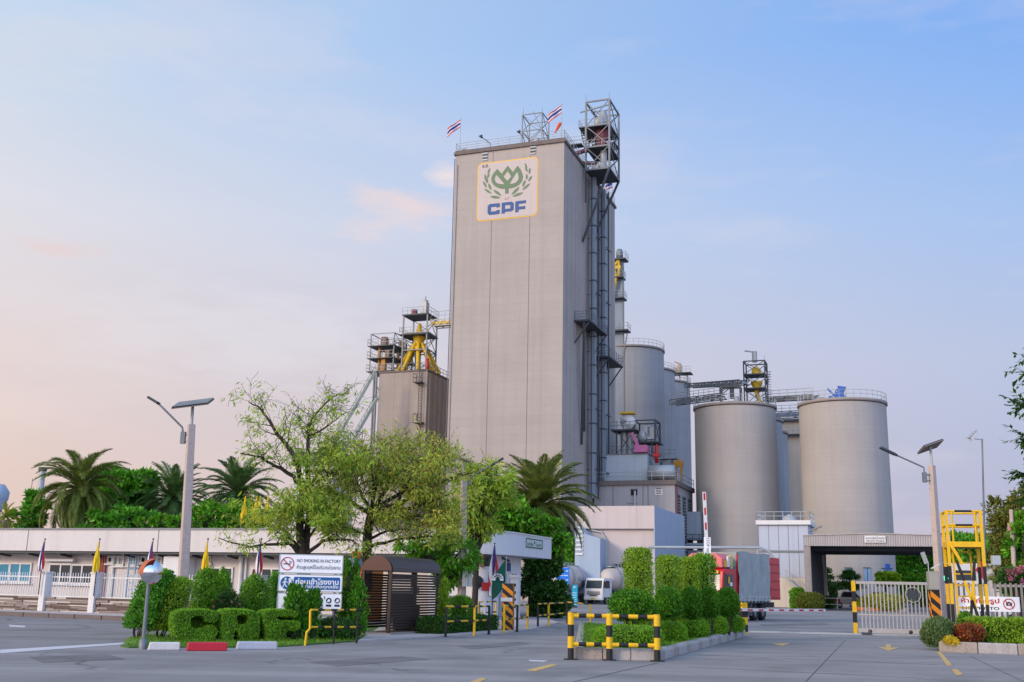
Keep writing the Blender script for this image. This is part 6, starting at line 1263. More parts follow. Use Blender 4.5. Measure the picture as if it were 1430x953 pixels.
d = MB(); text_mb(d, 'NO PHOTO', .3, upright(L*.37, -.046, z0+h_*.2), fit=(L*.6, h_*.22), weight=.006); d.prism(rrect(cx-rr_*.5, cx+rr_*.5, cz-rr_*.32, cz+rr_*.28, rr_*.08), -.047, -.042); d.prism([(cx-rr_*.2, cz+rr_*.27), (cx+rr_*.2, cz+rr_*.27), (cx+rr_*.14, cz+rr_*.42), (cx-rr_*.14, cz+rr_*.42)], -.047, -.042); d.build('black_lettering', M_INK, o); d = MB(); disc(d, cx, cz-.02*rr_, rr_*.18, -.0495, -.0475); d.build('lens_mark', M_SIGNW, o)
for x in (L*.1, L*.9): d = MB(); d.box(x-.04, x+.04, .005, .07, 0, z1); d.build('post', M_STEEL, r)
p = W(1372, 805, 56); r = E('red_pennant', 'red triangular cloth hanging behind the yellow inspection stand', 'flag', (p.x, p.y, 0)); z0, z1 = W(1372, 812, 56).z, W(1372, 781, 56).z; d = MB(); d.tube((.15, 0, 0), (.15, 0, z1+.2), .03); d.build('pole', M_STEEL, r); d = MB(); d.prism([(.1, z1), (-.35, (z0+z1)/2), (.1, z0)], -.01, .01); d.build('cloth', M_FRED, r)
p = W(1365, 800, 62); r = E('white_vehicle', 'white box van partly seen behind the inspection stand', 'van', (p.x, p.y, 0), rad(-8)); k2 = 62/1500; z1 = W(1365, 787, 62).z
d = MB(); d.prism([(-1.6, .4), (2.6, .4), (2.6, z1-.9), (2.2, z1-.2), (1.9, z1), (-1.6, z1)], 0, 1.8); d.build('body', M_TRWH, r, bevel=.08); d = MB(); d.box(.9, 2.0, -.02, .01, z1-.95, z1-.35); d.build('side_window', M_GLASS, r); d = MB(); d.box(-1.2, -.1, -.02, .01, z1-.95, z1-.4); d.build('side_window', M_GLASS, r)
for x in (-.8, 1.7):
    o = MB(); o.lathe([(.001, -.1), (.36, -.1), (.36, .1), (.001, .1)], 16, axis='y'); o.build('wheel', M_TYRE, r, loc=(x, .05, .36))
# concrete pole with a red lamp at the far right
p = W(1419, 862, 52); r = E('utility_pole', 'pale concrete utility pole standing among the right hand trees', 'pole', (p.x, p.y, 0)); t0_ = W(1412, 712, 52); d = MB(); d.path([(0, 0, 0), (t0_.x-p.x, 0, t0_.z)], [.13, .09], 10); d.build('pole', M_POLE, r); d = MB(); q = W(1411, 737, 52); d.box(-.18, .18, -.2, 0, -.15, .2); o = d.build('fitting', pm('fitting_pink', '#b98f86', .6, .1), r); o.location = (q.x-p.x, -.1, q.z)
# kerb blocks before the hedge letters
for (px0, px1, py0, py1, m, lab) in ((206, 251, 897.5, 908.5, 'white_kerb', 'white painted kerb block before the hedge letter nearest the mirror'), (260, 317, 897.5, 909.5, 'red_kerb', 'red painted kerb block between the white and pale grey ones'), (330, 387, 896.5, 907.5, 'pale_kerb', 'pale grey kerb block before the last hedge letter')):
    a, b_ = G(px0, py1), G(px1, py1); v = b_-a; z = W(px0, py0, a.y).z
    mm = {'white_kerb': pm('kerb_white', '#c9c6c4', .75, .12, 3, grime=.4), 'red_kerb': pm('kerb_red', '#b52235', .7, .12, 3, grime=.25), 'pale_kerb': pm('kerb_pale', '#a9adb8', .75, .1, 3, grime=.35)}[m]
    d = MB(); d.prism([(0, 0), (v.length, 0), (v.length, z), (.04, z)], 0, .3); tag(d.build('kerb_block', mm, loc=a, rz=math.atan2(v.y, v.x), bevel=.025), lab, 'kerb block', 'painted kerb blocks')
# ================================================================ vegetation
L_CLIP = leafmat('clipped_leaf', ['#3c5f14', '#4f7d1a', '#64921f', '#4a7418', '#335410'], 2.0, .25, gain=1.5); L_CLIP2 = leafmat('clipped_leaf_yellowish', ['#4c6a16', '#6b8b20', '#84a02c', '#587a1a'], 1.6, .28, gain=1.45)
L_DARK = leafmat('dark_leaf', ['#1f3a14', '#2c4c1a', '#3a5c22', '#26441a'], 1.2, .2, gain=1.5); L_MID = leafmat('mid_leaf', ['#2f5a18', '#427420', '#578a2a', '#36661c'], .9, .28, gain=1.8); L_BRIGHT = leafmat('bright_leaf', ['#3f7d1a', '#579a22', '#6fb02e', '#4a6a1e', '#5c7428'], .9, .3, gain=1.15)
L_OLIVE = leafmat('olive_hanging_leaf', ['#7b7a2c', '#6f8430', '#8c9a3c', '#a59c4c', '#86702f', '#78913a', '#97a848'], .7, .38, gain=1.75); L_OLIVE2 = leafmat('fresh_hanging_leaf', ['#6a8a2a', '#86a23a', '#9cb04a', '#7b8f34', '#a8a048'], .8, .38, gain=1.4)
L_PALM = leafmat('palm_leaflet', ['#2c4626', '#3a5630', '#4a643a', '#33502c',  '#5a6c3c'], .8, .22, gain=2.1); L_PALM2 = leafmat('palm_leaflet_olive', ['#4a5a2a', '#5c6c34', '#6a7438', '#3f5428', '#7c7a3c'], .8, .24, gain=1.6); L_THUJA = leafmat('thuja_spray', ['#2f5c12', '#3f7416', '#52881c', '#356414'], 1.8, .22, gain=1.25)
L_GRASS = leafmat('grass_blade', ['#3f6a16', '#568a1e', '#6a9c28', '#7a9434'], .8, .3); L_GREYG = leafmat('grey_green_leaf', ['#48613a', '#5c744a', '#6c8052'], 2, .2, gain=1.2); L_YEL = leafmat('yellow_green_leaf', ['#8a9a22', '#a6b02c', '#bcb838', '#78901e'], 1.5, .3)
L_RED = leafmat('red_leaf', ['#7c3320', '#98472a', '#a85c34', '#6c5a26', '#a83c48'], 2, .25); L_FLOWP = leafmat('pink_flower', ['#b2426a', '#c8608a', '#d07f9a'], 3, .3); L_FLOWY = leafmat('yellow_flower', ['#d2b41c', '#e0c63a'], 3, .3)
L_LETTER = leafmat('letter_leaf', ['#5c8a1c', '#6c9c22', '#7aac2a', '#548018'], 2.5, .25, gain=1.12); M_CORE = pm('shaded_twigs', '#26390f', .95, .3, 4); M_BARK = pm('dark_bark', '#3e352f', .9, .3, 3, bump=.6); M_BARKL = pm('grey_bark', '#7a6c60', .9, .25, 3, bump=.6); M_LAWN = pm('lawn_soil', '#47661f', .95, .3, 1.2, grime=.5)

def leafy(root, name, mats, P, size, aspect=.5, **k):
    d = MB(); leaves(d, P, size, aspect, **k); return d.build(name, mats, root)
def shrub(label, loc, prof, n, size, m, lean=(0, 0), stem=.0, depth=.18, group=None, name='clipped_shrub', cat='shrub', sq=None, core=True, wob=.07, parts=True, up=.5, extra=None):
    """clipped bush: a lathe (or squared) body covered with leaves, shaded twigs inside, stems below"""
    b = MB(); seg = 20; ph = random.uniform(0, 6)
    vs = []; fs = []
    for i, (r_, z) in enumerate(prof):
        for k in range(seg):
            a = 2*PI*k/seg; w_ = 1+wob*math.sin(a*3+ph+z*2.3)+wob*.7*math.sin(a*5-ph*2+z*5)
            if sq: c_, s_ = math.cos(a), math.sin(a); e_ = (abs(c_)**sq+abs(s_)**sq)**(-1/sq); x, y = r_*c_*e_, r_*s_*e_
            else: x, y = r_*math.cos(a), r_*math.sin(a)
            f_ = (z-prof[0][1])/max(.01, prof[-1][1]-prof[0][1]); vs.append((x*w_+lean[0]*f_, y*w_+lean[1]*f_, z))
    for i in range(len(prof)-1):
        for k in range(seg): k2 = (k+1) % seg; fs.append((i*seg+k, i*seg+k2, (i+1)*seg+k2, (i+1)*seg+k))
    b.add(vs, fs)
    n = int(n*2.0); size = size*.68; P, Nn = tri_pts(b, n); P = P-Nn*(RNG.random(n)[:, None]**1.5)*depth+RNG.normal(size=(n, 3))*size*.35
    root = E(name, label, cat, loc, 0, group) if loc is not None else None
    d = MB(); leaves(d, P, size, .55, up=Nn*.6+np.array([0, 0, up]), nrm=Nn, spread=.75, mi=0)
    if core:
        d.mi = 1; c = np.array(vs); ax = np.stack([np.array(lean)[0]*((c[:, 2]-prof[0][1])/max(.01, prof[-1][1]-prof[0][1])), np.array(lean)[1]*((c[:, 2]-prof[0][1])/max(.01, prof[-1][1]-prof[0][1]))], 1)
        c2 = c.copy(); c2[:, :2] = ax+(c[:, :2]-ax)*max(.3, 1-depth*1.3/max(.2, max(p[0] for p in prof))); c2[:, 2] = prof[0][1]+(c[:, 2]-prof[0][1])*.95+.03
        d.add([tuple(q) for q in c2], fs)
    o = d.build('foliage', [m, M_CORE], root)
    if stem:
        s_ = MB()
        for k in range(5): a = k*1.3; s_.path([(.06*math.cos(a), .06*math.sin(a), 0), (.12*math.cos(a), .12*math.sin(a), stem*.6), (.22*math.cos(a)+lean[0]*.2, .22*math.sin(a), prof[0][1]+.35)], [.025, .02, .014], 5)
        s_.build('stem', M_BARK, root)
    return root
def dome(r, h, z0=0.0, p=2.2, n=8): return [(r*.55, z0)]+[(r*(1-abs(2*i/n-.86)**p*.55 if i < n*.43 else max(.0, 1-((i/n-.43)/.57)**p)**(1/p)), z0+h*i/n) for i in range(1, n)]+[(r*.12, z0+h)]
def col(r, h, z0=0.0, top=.85, bot=.8): return [(r*bot, z0), (r*.98, z0+h*.12), (r, z0+h*.4), (r*.98, z0+h*.7), (r*.93, z0+h*top), (r*.72, z0+h*(top+(1-top)*.6)), (r*.3, z0+h*.99), (r*.05, z0+h)]
def post(r, h, z0=0.0): return [(r*.82, z0), (r*.97, z0+h*.1), (r, z0+h*.45), (r*.98, z0+h*.8), (r*.96, z0+h*.92), (r*.86, z0+h*.975), (r*.6, z0+h*.995), (r*.05, z0+h)]
def px_shrub(label, x0, x1, y0, y1, Y, kind, n, size, m, lean=0, z0=0, **k):
    c = W((x0+x1)/2, y1, Y); r_ = (x1-x0)/2*Y/1500*.93; zt = W((x0+x1)/2, y0, Y).z; zb = max(z0, c.z) if k.pop('float_', False) else z0
    h = zt-zb; shp = dict(dome=dome, col=col, post=post)[kind]; prof = shp(r_, h)
    if k.get('stem'): prof = shp(r_, h-k['stem'], k['stem'])
    return shrub(label, (c.x-lean/2, Y, zb), prof, n, size, m, lean=(lean, 0), **k)

# ---- island lawn on the left and its grass
isl = [tuple(G(*p)[:2]) for p in ((168, 903.5), (180, 905.5), (200, 905), (325, 905), (392, 904), (428, 901.5), (498, 896.5), (522, 886))]+[(-5.2, 46), (-8.6, 46), (-8.2, 39), (-9.2, 33), (-9.6, 29)]
sheet('footpath', [tuple(G(*p)[:2]) for p in ((500, 897), (620, 889.5), (700, 885.5), (742, 880), (780, 871))]+[(2.2, 62), (-4, 60), (-5.1, 46)], M_PAVE, .05)
sheet('lawn', isl, M_LAWN, .035)
def grass(label, pts, h, zz=.06):
    P = np.array([(x, y, zz-.01) for x, y in pts]); d = MB(); leaves(d, P, h, .16, up=np.array([0, 0, 1.6]), spread=.6); return tag(d.build('grass', L_GRASS), kind='stuff')
def in_poly(n, poly):
    P = np.array(poly); lo = P.min(0); hi = P.max(0); out = []
    while len(out) < n:
        q = lo+(hi-lo)*RNG.random((n*2, 2))
        for x, y in q:
            c = False; j = len(P)-1
            for i in range(len(P)):
                if (P[i][1] > y) != (P[j][1] > y) and x < (P[j][0]-P[i][0])*(y-P[i][1])/(P[j][1]-P[i][1])+P[i][0]: c = not c
                j = i
            if c: out.append((x, y))
            if len(out) >= n: break
    return out
fr_ = [tuple(G(*p)[:2]) for p in ((170, 903.5), (200, 905.5), (325, 905.5), (392, 904), (440, 900.5), (494, 896), (500, 890), (300, 893), (215, 888), (182, 893))]
grass('', in_poly(9000, fr_), .085, .03)

# ---- hedge letters
fl0 = G(246, 898); fl1 = G(420, 898); HR = math.atan2((fl1-fl0).y+.4, (fl1-fl0).x); FLt = Fr(fl0, HR)
def letter(ch, label, polys, cut):
    """a clipped hedge letter: outline in photo pixels mapped onto its own upright plane"""
    root = E('hedge_letter', label, 'topiary letter', FLt.P, HR, 'clipped hedge letters')
    b = MB(); q = MB()
    for pts in polys:
        P = [FLt.front(170+x/4.206, 740+y/4.206, .0) for x, y in pts]; P = smooth(P, 2)
        P = [(x, max(.03, z)) for x, z in P]; b.prism(P, .0, .85); c = Vector((sum(p[0] for p in P)/len(P), sum(p[1] for p in P)/len(P)))
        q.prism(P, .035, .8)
    hull = [FLt.front(170+x/4.206, 740+y/4.206, .0) for x, y in cut]; hull = smooth([(x, max(.03, z)) for x, z in hull], 2)
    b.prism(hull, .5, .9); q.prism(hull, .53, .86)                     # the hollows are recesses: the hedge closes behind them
    n = 26000; P, Nn = tri_pts(b, n); P = P-Nn*(RNG.random(n)[:, None]**2)*.03+RNG.normal(size=(n, 3))*.007
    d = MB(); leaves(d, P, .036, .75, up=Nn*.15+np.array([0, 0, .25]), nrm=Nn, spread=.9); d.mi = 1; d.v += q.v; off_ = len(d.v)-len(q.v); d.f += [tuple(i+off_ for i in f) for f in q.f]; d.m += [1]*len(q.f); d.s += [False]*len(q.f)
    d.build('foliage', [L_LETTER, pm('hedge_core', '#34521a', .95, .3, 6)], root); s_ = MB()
    for k in range(4): x = P[:, 0].min()+(k+.5)/4*(P[:, 0].max()-P[:, 0].min()); s_.tube((x, .3, 0), (x, .3, .25), .03, n=6)
    s_.build('stem', M_BARK, root)
letter('C', 'clipped hedge letter C with a square hollow, standing behind the white and red kerb blocks', [[(310, 500), (350, 474), (450, 470), (545, 476), (564, 500), (564, 540), (490, 544), (486, 506), (402, 504), (402, 584), (480, 586), (494, 566), (564, 566), (556, 635), (500, 652), (400, 655), (330, 645), (308, 600)]],
    [(310, 500), (350, 474), (450, 470), (545, 476), (564, 510), (556, 635), (500, 652), (400, 655), (330, 645), (308, 600)])
letter('P', 'clipped hedge letter P, middle of the three letters behind the kerb blocks', [[(585, 500), (600, 474), (690, 470), (704, 474), (702, 496), (676, 500), (676, 562), (704, 566), (700, 592), (655, 596), (652, 664), (586, 668)],
    [(690, 470), (790, 478), (812, 520), (812, 600), (795, 645), (720, 650), (690, 645), (684, 564), (744, 560), (746, 498), (688, 496)]], [(585, 500), (600, 474), (690, 470), (790, 478), (812, 520), (812, 600), (795, 630), (700, 635), (586, 640)])
letter('F', 'clipped hedge letter F, nearest the yellow handrail', [[(820, 478), (930, 471), (1015, 478), (1036, 496), (1030, 512), (950, 508), (910, 504), (910, 540), (1040, 538), (1048, 560), (1040, 590), (955, 594), (945, 672), (850, 674), (845, 600)]], [(830, 480), (930, 473), (1000, 480), (1010, 520), (1000, 585), (945, 600), (930, 620), (860, 620)])

# ---- shrubs behind the letters
GS = 'clipped shrubs behind the hedge letters'
px_shrub('ragged dark leaning shrub directly behind the traffic mirror post', 183, 226, 795, 890, 32, 'col', 4200, .11, L_MID, lean=.55, stem=.3, group=GS, wob=.14)
px_shrub('yellow green leaning clipped column between the mirror and hedge letter C', 211, 258, 806, 889, 32.4, 'col', 5200, .085, L_CLIP2, lean=.45, stem=.22, group=GS)
px_shrub('tall clipped column rising behind the hedge letter C', 262, 301, 793, 880, 34, 'col', 4800, .085, L_CLIP, lean=.1, group=GS)
px_shrub('round headed shrub peeping out right of the tall clipped column', 292, 322, 792, 860, 36, 'dome', 2600, .1, L_CLIP, group=GS)
px_shrub('clipped dome shrub rising behind the hedge letter P', 328, 372, 801, 885, 34.3, 'dome', 5000, .085, L_CLIP, group=GS)
px_shrub('slim dark clipped column left of the safety sign', 368, 393, 799, 880, 36, 'col', 2600, .1, L_MID, group=GS)
r = px_shrub('dark flowering bush with dull pink blooms between the two dome shrubs', 298, 334, 822, 880, 33.5, 'dome', 2400, .11, L_DARK, name='flowering_bush', cat='bush', wob=.2)
P, _ = blob_pts(60, (0, -.1, .95), (.42, .4, .3), .9); leafy(r, 'flower', leafmat('dull_pink_flower', ['#8d5a56', '#a36f6a', '#7a5248'], 3), P, .1, .8)
px_shrub('dark low mound bush under the yellow handrail', 440, 496, 862, 898, 33.5, 'dome', 3600, .08, L_DARK, name='mound_bush', cat='bush')
def thuja(label, x0, x1, y0, y1, Y, n=4200, m=None):
    c = W((x0+x1)/2, y1, Y); r_ = (x1-x0)/2*Y/1500; h = W((x0+x1)/2, y0, Y).z-.06; root = E('conifer_bush', label, 'conifer', (c.x, Y, .06), 0, 'bushy conifers around the safety sign')
    P = []; Uu = []
    for k in range(46):                    # upright sprays
        a = random.uniform(0, 2*PI); f_ = random.random(); rr_ = r_*(.25+.75*random.random()**.5)*(1-f_**2.6*.82); z = h*(.03+.8*f_); nn = n//46
        c0 = np.array([rr_*.8*math.cos(a), rr_*.8*math.sin(a), z]); tip = np.array([math.cos(a)*.25, math.sin(a)*.25, 1.0]); t_ = RNG.random(nn)[:, None]; L_ = h*.2
        P.append(c0+tip*t_*L_+RNG.normal(size=(nn, 3))*np.array([.085, .085, .06])*(1.1-t_)); Uu.append(np.tile(tip*1.6, (nn, 1))+RNG.normal(size=(nn, 3))*.3)
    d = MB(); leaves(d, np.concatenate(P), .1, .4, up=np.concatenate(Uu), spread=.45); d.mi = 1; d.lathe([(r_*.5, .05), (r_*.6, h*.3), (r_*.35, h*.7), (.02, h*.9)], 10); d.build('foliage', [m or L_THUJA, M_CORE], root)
    d = MB(); d.tube((0, 0, 0), (0, 0, h*.5), .05, .02, 6); d.build('trunk', M_BARK, root)
thuja('broad pointed conifer bush covering the left of the safety sign', 391, 430, 812, 892, 32.6, 5200); thuja('smaller conifer bush beside the broad one, before the safety sign', 424, 447, 826, 888, 32.9, 2600)
thuja('tall conifer rising between the safety sign and the slatted hut', 471, 498, 770, 888, 34.8, 4800); thuja('drooping conifer bush touching the left side of the slatted hut', 484, 509, 810, 892, 34.2, 3600)

# ---- hedges between hut and guardhouse
px_shrub('slim bright clipped column at the right corner of the slatted hut', 611, 626, 806, 884, 39.5, 'col', 2600, .09, L_CLIP2)
px_shrub('square clipped bush between the slim column and the guardhouse', 622, 660, 832, 882, 42, 'col', 4200, .08, L_CLIP, sq=5)
a, b_ = G(612, 888.5), G(694, 882); v = b_-a; hd = MB(); n = 9000; q = MB(); q.box(0, v.length, 0, .9, .06, .55); P, Nn = tri_pts(q, n); P = P-Nn*(RNG.random(n)[:, None]**2)*.06+RNG.normal(size=(n, 3))*.02
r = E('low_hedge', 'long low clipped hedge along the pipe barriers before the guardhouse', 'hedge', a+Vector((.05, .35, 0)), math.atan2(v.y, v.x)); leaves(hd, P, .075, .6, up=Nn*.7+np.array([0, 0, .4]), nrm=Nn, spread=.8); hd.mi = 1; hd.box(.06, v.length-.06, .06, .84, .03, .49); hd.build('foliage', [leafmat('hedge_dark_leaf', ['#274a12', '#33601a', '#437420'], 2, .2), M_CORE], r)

# ---- trees -------------------------------------------------
def clump_tree(label, base, h_trunk, blobs, n, size, m, name='leafy_tree', cat='tree', group=None, clumps=26, aspect=.5, droop=0.0, trunk_r=.16, bark=None, cl=.36):
    """trunk, limbs to leaf clumps, clumps spread over uneven ellipsoids"""
    root = E(name, label, cat, base, 0, group); d = MB(); t_ = MB(); top = Vector((0, 0, h_trunk)); t_.path([(0, 0, 0), (.05, 0, h_trunk*.5), top], [trunk_r, trunk_r*.85, trunk_r*.7], 8)
    tot = sum(b[1][0]*b[1][1]*b[1][2] for b in blobs)**(1)
    for (c, r_) in blobs:
        k = max(5, int(clumps*len(blobs)*(r_[0]*r_[1]*r_[2])/tot)); nn = int(n*(r_[0]*r_[1]*r_[2])/tot/k)
        C, D = blob_pts(k, c, r_, .62); rm = min(r_)
        for q, dd in zip(C, D):
            s_ = rm*cl*random.uniform(.7, 1.45); P, dr = blob_pts(nn, tuple(q), (s_*1.25, s_*1.25, s_*.8), .3)
            leaves(d, P, size, aspect, up=dr*.7+dd*.6+np.array([0, 0, .25-droop*2.2]), nrm=dr+np.array([0, 0, .6]), spread=.7)
            if random.random() < .55: mid = top.lerp(Vector(q), .5)+Vector((0, 0, -.06*rm)); t_.path([top*random.uniform(.75, 1), mid, Vector(q)], [trunk_r*.45, trunk_r*.28, trunk_r*.08], 5)
    d.build('crown', m, root); t_.build('trunk', bark or M_BARK, root); return root
def px_blob(cx, cy, rx, ry, Y, base, ry_d=None, dy=0.0):
    c = W(cx, cy, Y+dy); k = Y/1500; return ((c.x-base.x, dy, c.z-base.z), (rx*k, (ry_d or rx)*k, ry*k))
def px_tree(label, bx, Y, blobs, n, size, m, **k):
    b = W(bx, 850, Y); b.z = 0; hz = min(W(cx, cy+ry*.3, Y).z for cx, cy, rx, ry in [q[:4] for q in blobs])
    return clump_tree(label, b, max(.6, hz), [px_blob(q[0], q[1], q[2], q[3], Y, b, dy=(q[4] if len(q) > 4 else 0)) for q in blobs], n, size, m, **k)
def palm(label, cx, cy, rpx, Y, m, nf=46, name='date_palm', group='date palms', droop=.85, first=[None]):
    c = W(cx, cy, Y); h = c.z; Lf = rpx*Y/1500; root = E(name, label, 'palm', (c.x, c.y, 0), 0, group)
    t_ = MB(); t_.path([(0, 0, 0), (.1, 0, h*.5), (0, 0, h-.2)], [.32, .27, .3], 10)
    for k in range(int(h/.3)): t_.lathe([(.3, k*.3), (.36, k*.3+.12), (.28, k*.3+.25)], 9)
    t_.build('trunk', M_BARKL, root); d = MB(); st = MB()
    for i in range(nf):
        a = i*2.39996+random.uniform(-.2, .2); e0 = rad(88)-rad(135)*((i+.5)/nf)**.95+random.uniform(-.12, .12); L_ = Lf*random.uniform(.85, 1.12); p = np.array([0, 0, h]); P = [p]; el = e0; ns = 14
        ca, sa = math.cos(a), math.sin(a)
        for s in range(ns):
            el -= (.055+.09*(s/ns))*droop*(1.15-.3*max(0, math.sin(el))); p = p+np.array([ca*math.cos(el), sa*math.cos(el), math.sin(el)])*L_/ns; P.append(p)
        P = np.array(P); st.path([tuple(q) for q in P[::2]], [.035-.004*k for k in range(len(P[::2]))], 4, cap=False)
        per = 10; idx = np.repeat(np.arange(1, ns), per); fr = np.tile(np.arange(per)/per, ns-1); B = P[idx]+(P[idx+1]-P[idx])*fr[:, None]; T_ = P[idx+1]-P[idx]; T_ /= np.linalg.norm(T_, axis=1)[:, None]
        sd_ = np.array([-sa, ca, 0]); upv = np.cross(np.tile(sd_, (len(B), 1)), T_)*-1
        fl = np.sin(np.clip((idx+fr)/ns, 0, 1)*PI*.92+.12)[:, None]*.9+.12
        for s in (-1, 1):
            dirn = T_*1.1+sd_*s*.7+upv*random.uniform(.15, .35)+RNG.normal(size=B.shape)*.16+np.array([0, 0, -.28]); dirn /= np.linalg.norm(dirn, axis=1)[:, None]; Lq = Lf*.19*fl; w_ = np.cross(dirn, upv+sd_*s*.4); w_ /= np.linalg.norm(w_, axis=1)[:, None]; w_ *= Lf*.0058
            V = np.stack([B, B+dirn*Lq*.4+w_, B+dirn*Lq+np.array([0, 0, -.04])*Lq, B+dirn*Lq*.4-w_], 1).reshape(-1, 3); d.arr(V, np.arange(len(V)).reshape(-1, 4))
    d.build('fronds', m, root); st.build('frond_ribs', pm('frond_rib', '#6a6e3a', .7, .15), root); return root
random.seed(21)
palm('large drooping date palm behind the office roof, leftmost of the palms', 112, 684, 74, 72, L_PALM2, 84, droop=1.1); palm('blue green date palm behind the office just right of the dark broad tree', 242, 698, 62, 76, L_PALM, 76); palm('spreading date palm behind the yellow flags on the office roof', 332, 690, 66, 80, L_PALM, 76)
palm('big spreading date palm rising behind the guardhouse before the mill', 754, 706, 84, 70, L_PALM2, 110)
GB = 'trees and bushes behind the office'
px_tree('dark broad leafy tree between the two left date palms', 170, 78, [(172, 692, 38, 30), (198, 678, 22, 18), (150, 705, 28, 24), (158, 668, 16, 12)], 15000, .38, L_MID, group=GB)
px_tree('low green bush mass above the office roof, under the dark broad tree', 150, 71, [(135, 730, 35, 14), (185, 727, 32, 15)], 6500, .3, L_MID, group=GB, name='leafy_bush', cat='bush')
px_tree('bright green bush above the office roof right of the leaning lamp post', 300, 71, [(300, 725, 40, 17), (345, 722, 30, 18), (255, 730, 25, 11), (215, 731, 28, 9)], 9000, .3, L_BRIGHT, group=GB, name='leafy_bush', cat='bush')
px_tree('small sparse tree with upright leaves under the rooftop aerial', 45, 74, [(47, 712, 14, 20), (38, 725, 18, 14)], 2200, .34, L_MID, group=GB, clumps=14)
palm('short yellow green palm at the left edge above the office roof', 8, 722, 26, 72, L_YEL, 26, name='short_palm', group=GB)
px_tree('bright green tree draped over the guardhouse roof', 740, 66, [(700, 722, 42, 24), (745, 735, 35, 22), (772, 752, 20, 24), (784, 770, 12, 14), (715, 745, 40, 20)], 17000, .3, L_BRIGHT, group='trees by the guardhouse')
px_tree('dark shady tree standing in the passage beyond the guardhouse', 752, 66, [(752, 795, 16, 22), (742, 812, 12, 16), (765, 792, 14, 18)], 6500, .3, L_DARK, group='trees by the guardhouse', trunk_r=.5)
px_tree('dark round bush left of the blue direction board, by the far barrier', 778, 63, [(776, 838, 18, 21), (758, 842, 14, 20)], 6500, .24, L_DARK, name='dark_bush', cat='bush')
for i, (x, y, rx, ry, Y, m, lab) in enumerate(((800, 778, 18, 15, 128, L_MID, 'green tree behind the tankers, nearest the guardhouse'), (826, 782, 16, 13, 131, L_MID, 'green tree behind the tankers, above the white cab'), (852, 782, 18, 13, 130, L_MID, 'green tree behind the tankers, above the right hand tank'), (880, 790, 16, 12, 127, L_DARK, 'dark low tree at the annex wall behind the clipped median columns'))):
    px_tree(lab, x, Y, [(x, y, rx, ry), (x+6, y+8, rx*.8, ry), (x, y+22, rx*.9, ry*1.2)], 3600, .55, m, group='trees behind the tankers', clumps=16)
# ---- the two big bare-limbed trees with hanging leaves
def limb_tree(label, Y, base_px, limbs, m, seed, leaf_n, name='hanging_leaf_tree', twig=1.0, leafy_at=None, size=.26, sparse=()):
    rr = random.Random(seed); b = W(base_px[0], base_px[1], Y); b.z = 0; root = E(name, label, 'tree', b, 0, 'hanging leaf trees behind the sign and hut'); t_ = MB(); LP = []; LU = []
    def off(i, n, s): return s*(i/n)**1.2
    def spray(p, d, k, sc=1.0):
        for _ in range(k):
            L_ = size*sc*rr.uniform(.7, 1.4); c = Vector((rr.gauss(0, 1), rr.gauss(0, 1), -abs(rr.gauss(.9, .5))))
            q = p+Vector((rr.gauss(0, .13), rr.gauss(0, .13), rr.gauss(-.06, .1))); LP.append(tuple(q)); LU.append((c.x*.7+d.x*.4, c.y*.7+d.y*.4, c.z*.8))
    def grow(p, d, L_, r_, lev, dens):
        n = 5; pts = [p.copy()]; q = p.copy(); dd = d.normalized()
        for i in range(n):
            dd = (dd+Vector((rr.gauss(0, .16), rr.gauss(0, .16), rr.gauss(0, .14)+(.06 if lev < 3 else -.05)))).normalized(); q = q+dd*L_/n; pts.append(q.copy())
            if lev < 3 and rr.random() < .75:
                sd_ = Vector((rr.gauss(0, 1), rr.gauss(0, 1), rr.gauss(.12, .3))).normalized(); grow(q, (dd*.8+sd_*.9), L_*rr.uniform(.4, .65), r_*.5, lev+1, dens)
            if lev >= 2 and rr.random() < dens: spray(q, dd, leaf_n)
        t_.path(pts, [max(.006, r_*(1-i/n*.8)) for i in range(n+1)], 5 if lev < 2 else 4, cap=False)
        spray(q, dd, int(leaf_n*dens*1.5) if rr.random() < dens+.15 else 0)
    for pts, r0, r1, dp, dens, k in limbs:
        P = []; n = len(pts)-1
        for i, (x, y) in enumerate(pts): w_ = W(x, y, Y+dp*(i/n)**1.3); P.append(w_-b)
        Q = [P[0]]
        for a, c in zip(P[:-1], P[1:]):
            for s in (.33, .66, 1): Q.append(a.lerp(c, s)+(Vector((rr.gauss(0, .03), rr.gauss(0, .05), rr.gauss(0, .03))) if s < 1 else Vector()))
        m_ = len(Q)-1; R_ = [r0+(r1-r0)*i/m_ for i in range(m_+1)]; t_.path(Q, R_, 8)
        for i in range(2, m_+1):
            f_ = i/m_
            if f_ < .3 and k < 99: continue
            for _ in range(k if k < 99 else 2):
                dd = (Q[i]-Q[i-1]).normalized(); sd_ = Vector((rr.gauss(0, 1), rr.gauss(0, 1), rr.gauss(.22, .3))).normalized(); grow(Q[i], dd*.5+sd_, twig*rr.uniform(.6, 1.3)*(1.15-.35*f_), R_[i]*.42, 1 if f_ < .7 else 2, dens)
    t_.build('trunk', M_BARK, root); d = MB(); leaves(d, np.array(LP), size, .22, up=np.array(LU)*1.0, spread=.25, jit=.5); d.build('crown', m, root); return root
Z4 = lambda *p: [(300+x/3.972, 540+y/3.972) for x, y in p]
